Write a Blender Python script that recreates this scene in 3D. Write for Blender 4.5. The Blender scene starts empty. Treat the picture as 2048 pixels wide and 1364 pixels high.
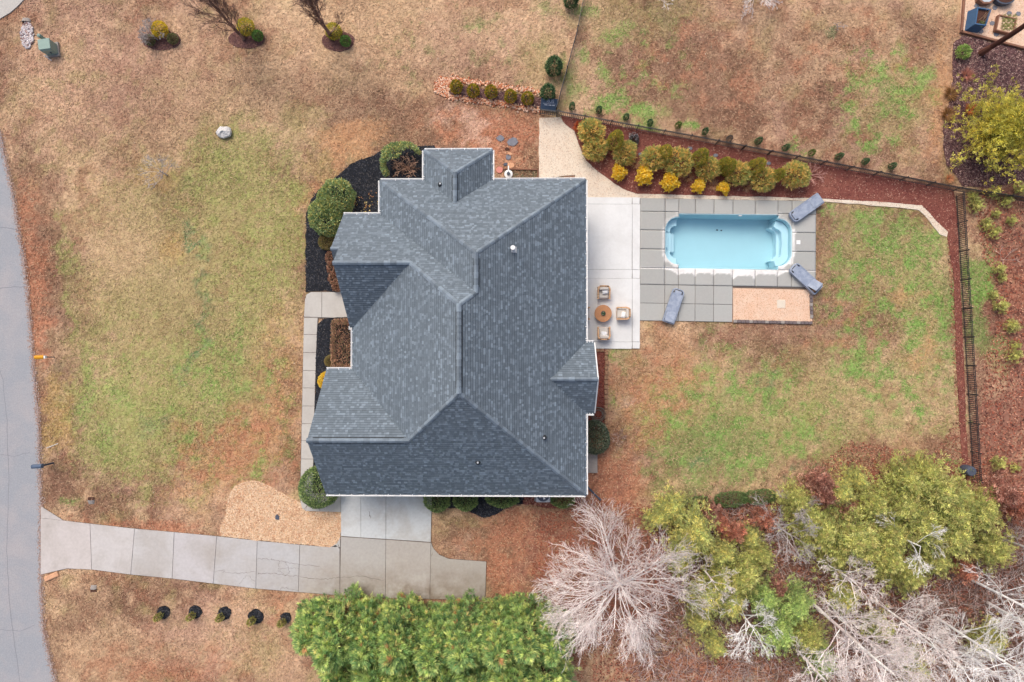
import bpy, math, random
import numpy as np
from mathutils import Vector, Matrix
from mathutils.geometry import tessellate_polygon

random.seed(7)
RNG = np.random.default_rng(11)
scene = bpy.context.scene
COL = scene.collection
R = math.radians

# ------------------------------------------------------------------ camera
S = 0.028                         # metres per photograph pixel on the ground
F = 2048 * 24.0 / 36.0            # focal length in photograph pixels
H = F * S                         # height of the drone
cam_d = bpy.data.cameras.new('camera')
cam_d.lens = 24.0
cam_d.sensor_width = 36.0
cam_d.clip_start = 0.1
cam_d.clip_end = 2000
cam = bpy.data.objects.new('camera', cam_d)
COL.objects.link(cam)
cam.location = (0, 0, H)
cam.rotation_mode = 'QUATERNION'
Q = Vector((23, -18, -F)).normalized().rotation_difference(Vector((0, 0, -1)))
cam.rotation_quaternion = Q
scene.camera = cam

# ------------------------------------------------------------------ sky and sun
SUN_EL, SUN_AZ = 55.0, -26.0      # azimuth from the top of the picture, minus = towards its left
world = bpy.data.worlds.new('World')
scene.world = world
world.use_nodes = True
wn = world.node_tree
bg = wn.nodes['Background']
sky = wn.nodes.new('ShaderNodeTexSky')
sky.sky_type = 'NISHITA'
sky.sun_disc = False
sky.sun_elevation = R(SUN_EL)
sky.sun_rotation = R(SUN_AZ)
sky.air_density = 1.0
sky.dust_density = 6.0
sky.ozone_density = 0.6
wn.links.new(sky.outputs[0], bg.inputs[0])
bg.inputs[1].default_value = 0.15
sun_d = bpy.data.lights.new('sun', 'SUN')
sun_d.energy = 1.15
sun_d.angle = R(35)
sun_d.color = (1.0, 0.985, 0.95)
sun = bpy.data.objects.new('sun', sun_d)
COL.objects.link(sun)
sv = Vector((math.sin(R(SUN_AZ)) * math.cos(R(SUN_EL)), math.cos(R(SUN_AZ)) * math.cos(R(SUN_EL)), math.sin(R(SUN_EL))))
sun.rotation_euler = sv.to_track_quat('Z', 'Y').to_euler()
sun.location = sv * 80
vs = scene.view_settings
vs.view_transform = 'Standard'
vs.look = 'None'
vs.gamma = 1.0
vs.use_curve_mapping = False
vs.exposure = 0.20

# ------------------------------------------------------------------ pixel <-> ground
QM = np.array(Q.to_matrix())


def PA(px, py, z=0.0):
    """photograph pixels -> world x, y at height z (arrays)"""
    px = np.asarray(px, float)
    py = np.asarray(py, float)
    dc = np.stack([px - 1024, -(py - 682), np.full_like(px, -F)], -1)
    dw = dc @ QM.T
    t = (z - H) / dw[..., 2]
    return dw[..., 0] * t, dw[..., 1] * t


def P(px, py, z=0.0):
    x, y = PA(px, py, z)
    return float(x), float(y)


def WP(x, y, z=0.0):
    """world -> photograph pixels (arrays)"""
    x = np.asarray(x, float)
    v = np.stack([x, np.asarray(y, float), np.full_like(x, z - H)], -1) @ QM
    k = -F / v[..., 2]
    return 1024 + v[..., 0] * k, 682 - v[..., 1] * k


def PP(pts, z=0.0):
    return [P(a, b, z) for a, b in pts]


# ------------------------------------------------------------------ noise
def _hash(ix, iy, seed):
    h = (ix.astype(np.int64) * 374761393 + iy.astype(np.int64) * 668265263 + seed * 974711) & 0x7fffffff
    h = ((h ^ (h >> 13)) * 1274126177) & 0x7fffffff
    return ((h ^ (h >> 16)) & 0xffff) / 65535.0


def vnoise(x, y, seed=0):
    x = np.asarray(x, float)
    y = np.asarray(y, float)
    ix = np.floor(x)
    iy = np.floor(y)
    fx = x - ix
    fy = y - iy
    fx = fx * fx * (3 - 2 * fx)
    fy = fy * fy * (3 - 2 * fy)
    a = _hash(ix, iy, seed)
    b = _hash(ix + 1, iy, seed)
    c = _hash(ix, iy + 1, seed)
    d = _hash(ix + 1, iy + 1, seed)
    return (a * (1 - fx) + b * fx) * (1 - fy) + (c * (1 - fx) + d * fx) * fy


def fbm(x, y, seed=0, oct=4):
    s = 0
    a = 0.5
    t = 0
    for k in range(oct):
        s = s + a * vnoise(x * 2 ** k + 17.3 * k, y * 2 ** k - 9.1 * k, seed + k)
        t += a
        a *= 0.5
    return s / t


def sstep(a, b, x):
    t = np.clip((x - a) / (b - a), 0, 1)
    return t * t * (3 - 2 * t)


def inpoly(px, py, poly):
    px = np.asarray(px, float)
    py = np.asarray(py, float)
    r = np.zeros(px.shape, bool)
    n = len(poly)
    for i in range(n):
        x0, y0 = poly[i]
        x1, y1 = poly[(i + 1) % n]
        if y0 == y1:
            continue
        c = ((y0 > py) != (y1 > py)) & (px < (x1 - x0) * (py - y0) / (y1 - y0) + x0)
        r ^= c
    return r


def lin(c):
    c = c / 255.0
    return c / 12.92 if c <= 0.04045 else ((c + 0.055) / 1.055) ** 2.4


GAIN = 1.30


def A(r, g, b, k=1.0):
    """albedo for a surface that shows as sRGB r, g, b under this light"""
    return (min(lin(r) / GAIN * k, .9), min(lin(g) / GAIN * k, .9), min(lin(b) / GAIN * k, .9))


# ------------------------------------------------------------------ materials
def nmat(name):
    m = bpy.data.materials.new(name)
    m.use_nodes = True
    return m, m.node_tree, m.node_tree.nodes['Principled BSDF']


def mat(name, col, rough=0.7, amp=0.25, scale=6.0, bump=0.0, bscale=None, spec=0.3, metal=0.0, col2=None, scale2=0.6, amp2=0.0, attr=False, stain=None):
    """procedural colour: base (or the Col attribute) times fine and broad noise, with optional bump and a stain colour"""
    m, nt, b = nmat(name)
    N = nt.nodes
    L = nt.links
    geo = N.new('ShaderNodeNewGeometry')
    n1 = N.new('ShaderNodeTexNoise')
    n1.inputs['Scale'].default_value = scale
    n1.inputs['Detail'].default_value = 5
    n1.inputs['Roughness'].default_value = 0.65
    L.new(geo.outputs['Position'], n1.inputs['Vector'])
    mr = N.new('ShaderNodeMapRange')
    mr.inputs['From Min'].default_value = 0.25
    mr.inputs['From Max'].default_value = 0.75
    mr.inputs['To Min'].default_value = 1 - amp
    mr.inputs['To Max'].default_value = 1 + amp
    L.new(n1.outputs['Fac'], mr.inputs['Value'])
    if attr:
        src = N.new('ShaderNodeAttribute')
        src.attribute_name = 'Col'
        csock = src.outputs['Color']
    else:
        src = N.new('ShaderNodeRGB')
        src.outputs[0].default_value = (*col, 1)
        csock = src.outputs[0]
    if col2 is not None:
        n2 = N.new('ShaderNodeTexNoise')
        n2.inputs['Scale'].default_value = scale2
        n2.inputs['Detail'].default_value = 6
        n2.inputs['Roughness'].default_value = 0.6
        n2.inputs['Distortion'].default_value = 0.4
        L.new(geo.outputs['Position'], n2.inputs['Vector'])
        m2 = N.new('ShaderNodeMapRange')
        m2.inputs['From Min'].default_value = 0.42
        m2.inputs['From Max'].default_value = 0.68
        m2.inputs['To Min'].default_value = 0
        m2.inputs['To Max'].default_value = amp2
        L.new(n2.outputs['Fac'], m2.inputs['Value'])
        mx = N.new('ShaderNodeMix')
        mx.data_type = 'RGBA'
        L.new(m2.outputs[0], mx.inputs['Factor'])
        L.new(csock, mx.inputs['A'])
        mx.inputs['B'].default_value = (*col2, 1)
        csock = mx.outputs['Result']
    if stain:
        # brown washed-in dirt that thickens towards one side of the panels, in cloudy patches
        sc_, xa, xb, ya, yb = stain
        sx = N.new('ShaderNodeSeparateXYZ')
        L.new(geo.outputs['Position'], sx.inputs[0])
        x0_, y0_ = P(xa, ya)
        x1_, y1_ = P(xb, yb)
        fx_ = N.new('ShaderNodeMapRange')
        fx_.inputs['From Min'].default_value = x0_
        fx_.inputs['From Max'].default_value = x1_
        L.new(sx.outputs['X'], fx_.inputs['Value'])
        fy_ = N.new('ShaderNodeMapRange')
        fy_.inputs['From Min'].default_value = y0_
        fy_.inputs['From Max'].default_value = y1_
        L.new(sx.outputs['Y'], fy_.inputs['Value'])
        n4 = N.new('ShaderNodeTexNoise')
        n4.inputs['Scale'].default_value = 1.3
        n4.inputs['Detail'].default_value = 7
        n4.inputs['Roughness'].default_value = 0.65
        L.new(geo.outputs['Position'], n4.inputs['Vector'])
        f4 = N.new('ShaderNodeMapRange')
        f4.inputs['From Min'].default_value = 0.32
        f4.inputs['From Max'].default_value = 0.66
        f4.inputs['To Max'].default_value = 1.0
        L.new(n4.outputs['Fac'], f4.inputs['Value'])
        m_a = N.new('ShaderNodeMath')
        m_a.operation = 'MULTIPLY'
        L.new(fx_.outputs[0], m_a.inputs[0])
        L.new(fy_.outputs[0], m_a.inputs[1])
        m_b = N.new('ShaderNodeMath')
        m_b.operation = 'MULTIPLY'
        L.new(m_a.outputs[0], m_b.inputs[0])
        L.new(f4.outputs[0], m_b.inputs[1])
        ms = N.new('ShaderNodeMix')
        ms.data_type = 'RGBA'
        L.new(m_b.outputs[0], ms.inputs['Factor'])
        L.new(csock, ms.inputs['A'])
        ms.inputs['B'].default_value = (*sc_, 1)
        csock = ms.outputs['Result']
    vm = N.new('ShaderNodeVectorMath')
    vm.operation = 'SCALE'
    L.new(csock, vm.inputs[0])
    L.new(mr.outputs[0], vm.inputs['Scale'])
    L.new(vm.outputs[0], b.inputs['Base Color'])
    b.inputs['Roughness'].default_value = rough
    b.inputs['Specular IOR Level'].default_value = spec
    b.inputs['Metallic'].default_value = metal
    if bump:
        n3 = N.new('ShaderNodeTexNoise')
        n3.inputs['Scale'].default_value = bscale or scale * 2
        n3.inputs['Detail'].default_value = 4
        L.new(geo.outputs['Position'], n3.inputs['Vector'])
        bp = N.new('ShaderNodeBump')
        bp.inputs['Strength'].default_value = bump
        bp.inputs['Distance'].default_value = 0.05
        L.new(n3.outputs['Fac'], bp.inputs['Height'])
        L.new(bp.outputs[0], b.inputs['Normal'])
    return m


def leafmat(name, rough=0.6, trans=0.25, spec=0.2):
    m, nt, b = nmat(name)
    N = nt.nodes
    L = nt.links
    at = N.new('ShaderNodeAttribute')
    at.attribute_name = 'Col'
    L.new(at.outputs['Color'], b.inputs['Base Color'])
    b.inputs['Roughness'].default_value = rough
    b.inputs['Specular IOR Level'].default_value = spec
    t = N.new('ShaderNodeBsdfTranslucent')
    L.new(at.outputs['Color'], t.inputs['Color'])
    mx = N.new('ShaderNodeMixShader')
    mx.inputs[0].default_value = trans
    L.new(b.outputs[0], mx.inputs[1])
    L.new(t.outputs[0], mx.inputs[2])
    L.new(mx.outputs[0], N['Material Output'].inputs['Surface'])
    return m


M = {}
M['lawn'] = mat('lawn_soil_and_thatch', (0, 0, 0), 0.95, 0.27, 7.0, 0.7, 11, 0.1, attr=True)
M['blade'] = leafmat('grass_blades', 0.8, 0.15, 0.1)
M['leaf'] = leafmat('leaves', 0.6, 0.44, 0.2)
M['gloss_leaf'] = leafmat('glossy_leaves', 0.38, 0.15, 0.4)
M['needle'] = leafmat('needles', 0.7, 0.42, 0.15)
M['chips'] = mat('loose_pieces', (0, 0, 0), 0.9, 0.15, 30, attr=True, spec=0.15)
M['bark'] = mat('bark_brown', A(120, 90, 78), 0.9, 0.3, 14, 0.5, 20)
M['twig'] = mat('twigs_attr', (0, 0, 0), 0.85, 0.2, 8, attr=True, spec=0.2)
M['asphalt'] = mat('weathered_asphalt', A(167, 170, 176), 0.85, 0.18, 16, 0.25, 60, 0.25, col2=A(182, 178, 180), scale2=0.5, amp2=0.9)
M['drive'] = mat('driveway_concrete', (0, 0, 0), 0.85, 0.09, 7, 0.12, 50, 0.3, attr=True, col2=A(184, 176, 168), scale2=0.5, amp2=0.75, stain=(A(128, 108, 90), 560, 700, 1120, 1200))
M['walk'] = mat('walkway_concrete', A(205, 202, 196), 0.85, 0.06, 9, 0.1, 60, 0.3, col2=A(188, 182, 176), scale2=0.8, amp2=0.6)
M['patio'] = mat('pale_broom_concrete', A(243, 244, 243), 0.8, 0.04, 8, 0.08, 60, 0.3, col2=A(228, 228, 226), scale2=0.9, amp2=0.7)
M['deck'] = mat('grey_slab_concrete', (0, 0, 0), 0.8, 0.05, 10, 0.1, 60, 0.3, attr=True, col2=A(188, 184, 180), scale2=1.1, amp2=0.4)
M['joint'] = mat('joint_dirt', A(120, 110, 103), 0.95, 0.2, 20)
M['black_mulch'] = mat('black_mulch', (0.018, 0.02, 0.026), 0.9, 0.4, 25, 1.0, 30, 0.2)
M['red_mulch'] = mat('red_brown_mulch', A(140, 84, 76), 0.95, 0.35, 18, 1.0, 26, 0.1, col2=A(165, 108, 92), scale2=0.7, amp2=0.7)
M['dark_mulch'] = mat('dark_brown_mulch', A(112, 82, 84), 0.95, 0.35, 18, 1.0, 26, 0.1, col2=A(140, 104, 98), scale2=0.7, amp2=0.6)
M['gravel'] = mat('pale_gravel', A(250, 236, 216), 0.9, 0.12, 22, 0.8, 34, 0.2, col2=A(246, 220, 194), scale2=0.5, amp2=0.5)
M['sand'] = mat('tan_sand', A(248, 216, 190), 0.95, 0.12, 20, 0.5, 30, 0.1, col2=A(242, 198, 166), scale2=1.4, amp2=0.6)
M['straw'] = mat('pale_straw', A(246, 214, 180), 0.95, 0.2, 16, 0.8, 24, 0.1, col2=A(200, 142, 108), scale2=1.6, amp2=0.7)
M['white'] = mat('white_paint', (0.80, 0.80, 0.79), 0.45, 0.04, 4)
M['siding'] = mat('pale_siding', (0.62, 0.60, 0.57), 0.7, 0.06, 5)
M['shingle'] = mat('shingle_granules', (0, 0, 0), 0.75, 0.14, 20, 0.25, 120, 0.35, attr=True)
M['deck_roof'] = mat('roof_underlay', (0.05, 0.06, 0.07), 0.9, 0.2, 12)
M['cap'] = mat('ridge_shingles', (0.185, 0.23, 0.275), 0.75, 0.2, 5, 0.3, 90, 0.35)
_nt = M['cap'].node_tree
_oi = _nt.nodes.new('ShaderNodeObjectInfo')
_mr = _nt.nodes.new('ShaderNodeMapRange')
_mr.inputs['To Min'].default_value = 0.72
_mr.inputs['To Max'].default_value = 1.25
_nt.links.new(_oi.outputs['Random'], _mr.inputs['Value'])
_vm = [n for n in _nt.nodes if n.type == 'VECT_MATH'][0]
_v2 = _nt.nodes.new('ShaderNodeVectorMath')
_v2.operation = 'SCALE'
_nt.links.new(_vm.outputs[0], _v2.inputs[0])
_nt.links.new(_mr.outputs[0], _v2.inputs['Scale'])
_nt.links.new(_v2.outputs[0], _nt.nodes['Principled BSDF'].inputs['Base Color'])
M['vent'] = mat('ridge_vent_black', (0.03, 0.035, 0.04), 0.7, 0.2, 8)
M['shell'] = mat('pool_gelcoat', (0.45, 0.645, 0.70), 0.35, 0.02, 2)
M['step'] = mat('gelcoat_shallow_tint', (0.58, 0.74, 0.80), 0.35, 0.02, 2)  # paler than the shell: brightness of shallower water put into the colour
M['black_metal'] = mat('black_metal', (0.025, 0.027, 0.032), 0.45, 0.15, 20, spec=0.5)
M['lounger'] = mat('grey_blue_resin', A(152, 164, 186), 0.6, 0.10, 14, 0.1, 60, col2=A(186, 196, 212), scale2=3.0, amp2=0.8)
M['teak'] = mat('teak_wood', A(234, 188, 146), 0.6, 0.18, 12, 0.1, 40)
M['rattan'] = mat('rattan_drum', A(212, 152, 108), 0.7, 0.2, 26, 0.5, 50)
M['cushion'] = mat('oatmeal_cushion', A(222, 215, 206), 0.95, 0.05, 18, 0.15, 80)
M['pillow'] = mat('white_pillow', (0.78, 0.78, 0.78), 0.95, 0.03, 18)
M['stone'] = mat('pale_boulder', A(226, 224, 222), 0.85, 0.12, 5, 0.6, 9)
M['paver'] = mat('tan_paver', A(170, 132, 104), 0.9, 0.22, 9, 0.4, 30)
M['dark_paver'] = mat('grey_paver', A(128, 116, 116), 0.9, 0.25, 9, 0.4, 30)
M['timber'] = mat('weathered_timber', A(150, 108, 88), 0.85, 0.25, 10, 0.3, 40)
M['green_box'] = mat('pale_green_steel', A(150, 176, 166), 0.5, 0.06, 6)
M['yellow'] = mat('yellow_plastic', A(236, 165, 30, .95), 0.5, 0.08, 8)
M['slate'] = mat('dark_slate_plastic', A(84, 92, 108), 0.55, 0.12, 10)
M['mailbox'] = mat('dark_blue_metal', A(92, 110, 136), 0.5, 0.12, 10)
M['post'] = mat('grey_post', A(130, 122, 116), 0.85, 0.2, 12)
M['blue_planter'] = mat('blue_planter', A(74, 110, 148), 0.5, 0.12, 8)
M['soil'] = mat('dark_soil', A(92, 62, 52), 0.95, 0.35, 16, 0.8, 25)
M['terra'] = mat('pink_terracotta', A(228, 152, 138), 0.8, 0.08, 8)
M['slate_stone'] = mat('grey_flagstone', A(134, 136, 146), 0.85, 0.2, 7, 0.4, 20)
M['tan_stone'] = mat('tan_flagstone', A(232, 178, 140), 0.85, 0.15, 7, 0.4, 20)
M['concrete'] = mat('grey_concrete', A(168, 160, 154), 0.9, 0.12, 8, 0.2, 40)
M['hose'] = mat('grey_green_hose', A(124, 118, 108), 0.6, 0.1, 10)
M['sign'] = mat('navy_sign', A(66, 86, 112), 0.6, 0.12, 9)
M['letter'] = mat('pale_lettering', A(206, 216, 232), 0.6, 0.04, 9)
M['grey_metal'] = mat('light_grey_metal', A(206, 212, 218), 0.5, 0.06, 8)

# water: a clear tinted sheet that mirrors the sky by its Fresnel term
wm, wt, wb = nmat('pool_water')
tr = wt.nodes.new('ShaderNodeBsdfTransparent')
tr.inputs[0].default_value = (0.86, 0.96, 0.985, 1)
gl = wt.nodes.new('ShaderNodeBsdfGlossy')
gl.inputs['Roughness'].default_value = 0.02
fr = wt.nodes.new('ShaderNodeFresnel')
fr.inputs[0].default_value = 1.33
nz = wt.nodes.new('ShaderNodeTexNoise')
nz.inputs['Scale'].default_value = 5
bp = wt.nodes.new('ShaderNodeBump')
bp.inputs['Strength'].default_value = 0.08
wt.links.new(nz.outputs['Fac'], bp.inputs['Height'])
wt.links.new(bp.outputs[0], gl.inputs['Normal'])
mx = wt.nodes.new('ShaderNodeMixShader')
wt.links.new(fr.outputs[0], mx.inputs[0])
wt.links.new(tr.outputs[0], mx.inputs[1])
wt.links.new(gl.outputs[0], mx.inputs[2])
wt.links.new(mx.outputs[0], wt.nodes['Material Output'].inputs['Surface'])
M['water'] = wm


# ------------------------------------------------------------------ scene helpers
def tag(o, label=None, cat=None, group=None, kind=None):
    if label:
        o['label'] = label
    if cat:
        o['category'] = cat
    if group:
        o['group'] = group
    if kind:
        o['kind'] = kind
    return o


def thing(name, label, cat, loc=(0, 0, 0), rz=0.0, group=None, sc=1.0):
    o = bpy.data.objects.new(name, None)
    COL.objects.link(o)
    o.location = loc if len(loc) == 3 else (loc[0], loc[1], 0)
    o.rotation_euler = (0, 0, rz)
    o.scale = (sc, sc, sc) if not isinstance(sc, tuple) else sc
    return tag(o, label, cat, group)


def link(name, me, parent=None):
    o = bpy.data.objects.new(name, me)
    COL.objects.link(o)
    if parent:
        o.parent = parent
    return o


def copy_tree(o, parent=None):
    c = o.copy()
    COL.objects.link(c)
    c.parent = parent
    for ch in list(o.children):
        copy_tree(ch, c)
    return c


def np_mesh(name, V, Fc, material, cols=None, smooth=False):
    """V (n,3), Fc (m,k) index array, cols (n,3) per vertex"""
    V = np.ascontiguousarray(V, np.float32)
    Fc = np.ascontiguousarray(Fc, np.int32)
    me = bpy.data.meshes.new(name)
    m, k = Fc.shape
    me.vertices.add(len(V))
    me.vertices.foreach_set('co', V.ravel())
    me.loops.add(m * k)
    me.loops.foreach_set('vertex_index', Fc.ravel())
    me.polygons.add(m)
    me.polygons.foreach_set('loop_start', np.arange(0, m * k, k, dtype=np.int32))
    me.polygons.foreach_set('loop_total', np.full(m, k, np.int32))
    if smooth:
        me.polygons.foreach_set('use_smooth', np.ones(m, bool))
    me.materials.append(material)
    if cols is not None:
        ca = me.color_attributes.new('Col', 'FLOAT_COLOR', 'POINT')
        c4 = np.ones((len(V), 4), np.float32)
        c4[:, :3] = cols
        ca.data.foreach_set('color', c4.ravel())
    me.update(calc_edges=True)
    return me


def soup(name, T, material, cols=None):
    """T (n,k,3) separate polygons, cols (n,3) per polygon"""
    n, k, _ = T.shape
    c = None if cols is None else np.repeat(cols, k, axis=0)
    return np_mesh(name, T.reshape(-1, 3), np.arange(n * k).reshape(n, k), material, c)


class G:
    """collects shapes for one mesh"""

    def __init__(s):
        s.v = []
        s.f = []
        s.c = []
        s.cc = None

    def add(s, vs, fs):
        o = len(s.v)
        s.v += [tuple(p) for p in vs]
        s.f += [tuple(i + o for i in f) for f in fs]
        s.c += [s.cc] * len(vs)
        return s

    def box(s, c, d, rz=0.0, taper=1.0):
        x, y, z = d[0] / 2, d[1] / 2, d[2] / 2
        vs = []
        for sz, k in ((-1, 1), (1, taper)):
            for sx, sy in ((-1, -1), (1, -1), (1, 1), (-1, 1)):
                a, b = sx * x * k, sy * y * k
                vs.append((c[0] + a * math.cos(rz) - b * math.sin(rz), c[1] + a * math.sin(rz) + b * math.cos(rz), c[2] + sz * z))
        return s.add(vs, [(3, 2, 1, 0), (4, 5, 6, 7), (0, 1, 5, 4), (1, 2, 6, 5), (2, 3, 7, 6), (3, 0, 4, 7)])

    def bbox(s, c, d, bev=0.02, rz=0.0):
        """box with chamfered top and vertical edges"""
        x, y = d[0] / 2, d[1] / 2
        bev = min(bev, x * .45, y * .45, d[2] * .45)
        def ring(ix):
            a, b = x - ix, y - ix
            k = bev * .9
            pts = [(-a + k, -b), (a - k, -b), (a, -b + k), (a, b - k), (a - k, b), (-a + k, b), (-a, b - k), (-a, -b + k)]
            return [(c[0] + p * math.cos(rz) - q * math.sin(rz), c[1] + p * math.sin(rz) + q * math.cos(rz)) for p, q in pts]
        z0, z1 = c[2] - d[2] / 2, c[2] + d[2] / 2
        vs = [(p[0], p[1], z0) for p in ring(0)] + [(p[0], p[1], z1 - bev) for p in ring(0)] + [(p[0], p[1], z1) for p in ring(bev)]
        fs = [tuple(range(7, -1, -1)), tuple(range(16, 24))]
        for k in range(2):
            for i in range(8):
                j = (i + 1) % 8
                fs.append((k * 8 + i, k * 8 + j, k * 8 + 8 + j, k * 8 + 8 + i))
        return s.add(vs, fs)

    def prism(s, poly, z0, z1, inset=0.0):
        n = len(poly)
        a = sum(poly[i][0] * poly[(i + 1) % n][1] - poly[(i + 1) % n][0] * poly[i][1] for i in range(n))
        if a < 0:
            poly = poly[::-1]
        top = poly
        if inset:
            cx = sum(p[0] for p in poly) / n
            cy = sum(p[1] for p in poly) / n
            top = []
            for p in poly:
                d = math.hypot(p[0] - cx, p[1] - cy)
                k = max(0, d - inset) / max(d, 1e-6)
                top.append((cx + (p[0] - cx) * k, cy + (p[1] - cy) * k))
        vs = [(p[0], p[1], z0) for p in poly] + [(p[0], p[1], z1) for p in top]
        tri = tessellate_polygon([[Vector((p[0], p[1], 0)) for p in top]])
        fs = []
        for t in tri:
            t = list(t)
            q = [top[i] for i in t]
            ar = (q[1][0] - q[0][0]) * (q[2][1] - q[0][1]) - (q[2][0] - q[0][0]) * (q[1][1] - q[0][1])
            if ar < 0:
                t = t[::-1]
            fs.append(tuple(i + n for i in t))
            fs.append(tuple(t[::-1]))
        for i in range(n):
            j = (i + 1) % n
            fs.append((i, j, j + n, i + n))
        return s.add(vs, fs)

    def cyl(s, p0, p1, r0, r1=None, n=10, cap=True):
        r1 = r0 if r1 is None else r1
        p0 = Vector(p0)
        p1 = Vector(p1)
        d = (p1 - p0).normalized()
        u = d.orthogonal().normalized()
        w = d.cross(u)
        vs = []
        for p, r in ((p0, r0), (p1, r1)):
            for i in range(n):
                a = 2 * math.pi * i / n
                vs.append(p + u * (r * math.cos(a)) + w * (r * math.sin(a)))
        fs = [(i, (i + 1) % n, (i + 1) % n + n, i + n) for i in range(n)]
        if cap:
            fs += [tuple(range(n - 1, -1, -1)), tuple(range(n, 2 * n))]
        return s.add(vs, fs)

    def tube(s, pts, r, n=6):
        for a, b in zip(pts[:-1], pts[1:]):
            s.cyl(a, b, r, r, n)
        return s

    def lathe(s, c, prof, n=20):
        vs = []
        for r, z in prof:
            for i in range(n):
                a = 2 * math.pi * i / n
                vs.append((c[0] + r * math.cos(a), c[1] + r * math.sin(a), c[2] + z))
        fs = []
        for k in range(len(prof) - 1):
            for i in range(n):
                j = (i + 1) % n
                fs.append((k * n + i, k * n + j, k * n + n + j, k * n + n + i))
        fs.append(tuple(range(n - 1, -1, -1)))
        m = (len(prof) - 1) * n
        fs.append(tuple(range(m, m + n)))
        return s.add(vs, fs)

    def mesh(s, name, material, off=(0, 0, 0), smooth=False):
        me = bpy.data.meshes.new(name)
        me.from_pydata([(v[0] - off[0], v[1] - off[1], v[2] - off[2]) for v in s.v], [], s.f)
        me.materials.append(material)
        if s.c and s.c[0] is not None:
            ca = me.color_attributes.new('Col', 'FLOAT_COLOR', 'POINT')
            ca.data.foreach_set('color', [x for c in s.c for x in (*c, 1.0)])
        if smooth:
            me.polygons.foreach_set('use_smooth', [True] * len(me.polygons))
        me.update()
        return me

    def obj(s, name, material, parent=None, smooth=False):
        off = tuple(parent.location) if parent else (0, 0, 0)
        if parent and parent.parent:
            off = tuple(Vector(off) + parent.parent.location)
        return link(name, s.mesh(name, material, off, smooth), parent)


def rough(poly, step=0.3, amp=0.06, seed=1):
    """roughen a world polygon's outline"""
    out = []
    n = len(poly)
    for i in range(n):
        x0, y0 = poly[i]
        x1, y1 = poly[(i + 1) % n]
        L = math.hypot(x1 - x0, y1 - y0)
        k = max(1, int(L / step))
        for j in range(k):
            t = j / k
            x = x0 + (x1 - x0) * t
            y = y0 + (y1 - y0) * t
            nx, ny = (y1 - y0) / max(L, 1e-6), -(x1 - x0) / max(L, 1e-6)
            d = (float(fbm(np.array([x * 2.2]), np.array([y * 2.2]), seed, 3)[0]) - 0.5) * 2.6 * amp + random.uniform(-.4, .4) * amp
            out.append((x + nx * d, y + ny * d))
    return out


def spline(pts, k=6, closed=False):
    """Catmull-Rom through points"""
    out = []
    n = len(pts)
    rng = range(n if closed else n - 1)
    for i in rng:
        g = lambda j: pts[j % n] if closed else pts[max(0, min(n - 1, j))]
        p0, p1, p2, p3 = g(i - 1), g(i), g(i + 1), g(i + 2)
        for a in range(k):
            t = a / k
            out.append(tuple(0.5 * (2 * p1[m] + (p2[m] - p0[m]) * t + (2 * p0[m] - 5 * p1[m] + 4 * p2[m] - p3[m]) * t * t + (3 * p1[m] - p0[m] - 3 * p2[m] + p3[m]) * t ** 3) for m in range(len(p1))))
    if not closed:
        out.append(tuple(pts[-1]))
    return out


ORD = ['first', 'second', 'third', 'fourth', 'fifth', 'sixth', 'seventh', 'eighth', 'ninth', 'tenth', 'eleventh', 'twelfth', 'thirteenth', 'fourteenth', 'fifteenth', 'sixteenth', 'seventeenth', 'eighteenth', 'nineteenth', 'twentieth']

# ================================================================== THE SETTING
# outlines in photograph pixels on the ground
ROAD = [(-400, -300), (-60, -300), (-40, 60), (-18, 180), (0, 262), (8, 305), (15, 341), (27, 391), (37, 461), (47, 516), (54, 573), (62, 666), (66, 720), (69, 757), (74, 807), (80, 907), (82, 1017), (82, 1100), (82, 1150), (84, 1210), (87, 1260), (100, 1318), (112, 1366), (135, 1440), (220, 1700), (-400, 1700)]
DRIVE_TOP = [(82, 1012), (127, 1040.5), (181, 1047), (270, 1057), (349, 1064), (434, 1072), (515, 1081), (600, 1089), (662, 1094)]
DRIVE = DRIVE_TOP + [(675, 1086), (681, 1073), (682, 985), (864, 985), (862, 1082), (866, 1096), (878, 1109), (897, 1117), (973, 1123), (971, 1200), (860, 1198), (775, 1196), (680, 1191), (597, 1184), (512, 1177), (427, 1167), (345, 1157), (262, 1149), (184, 1139), (135, 1137), (82, 1149)]
WALK_PAD = [(610, 600), (613, 589), (622, 583), (700, 583), (700, 637), (608, 637)]
WALK = [(608, 636), (637, 636), (633, 700), (631, 770), (628, 860), (626, 985), (690, 986), (690, 1024), (612, 1022), (603, 1015), (600, 1000), (603, 850)]
PATIO = [(1160, 394), (1280, 395), (1279, 697), (1160, 697)]
DECK = [(1280, 395), (1632, 401), (1629, 581), (1466, 577), (1466, 643), (1280, 641)]
SAND = [(1466, 576), (1627, 580), (1624, 647), (1466, 645)]
STRAW = [(682, 1062), (680, 1082), (664, 1094), (600, 1088), (515, 1080), (442, 1071), (440, 1055), (452, 1028), (453, 1000), (470, 972), (500, 961), (525, 964), (560, 985), (604, 1008), (610, 1022), (682, 1025)]
GRAVEL = [(1079, 236), (1120, 234), (1128, 247), (1148, 262), (1160, 296), (1172, 322), (1200, 347), (1220, 361), (1245, 378), (1275, 388), (1400, 391), (1530, 394), (1640, 397), (1800, 407), (1843, 411), (1860, 428), (1880, 450), (1896, 464), (1893, 474), (1880, 468), (1866, 452), (1850, 432), (1838, 420), (1790, 414), (1635, 402), (1280, 396), (1150, 395), (1150, 350), (1077, 358)]
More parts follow.
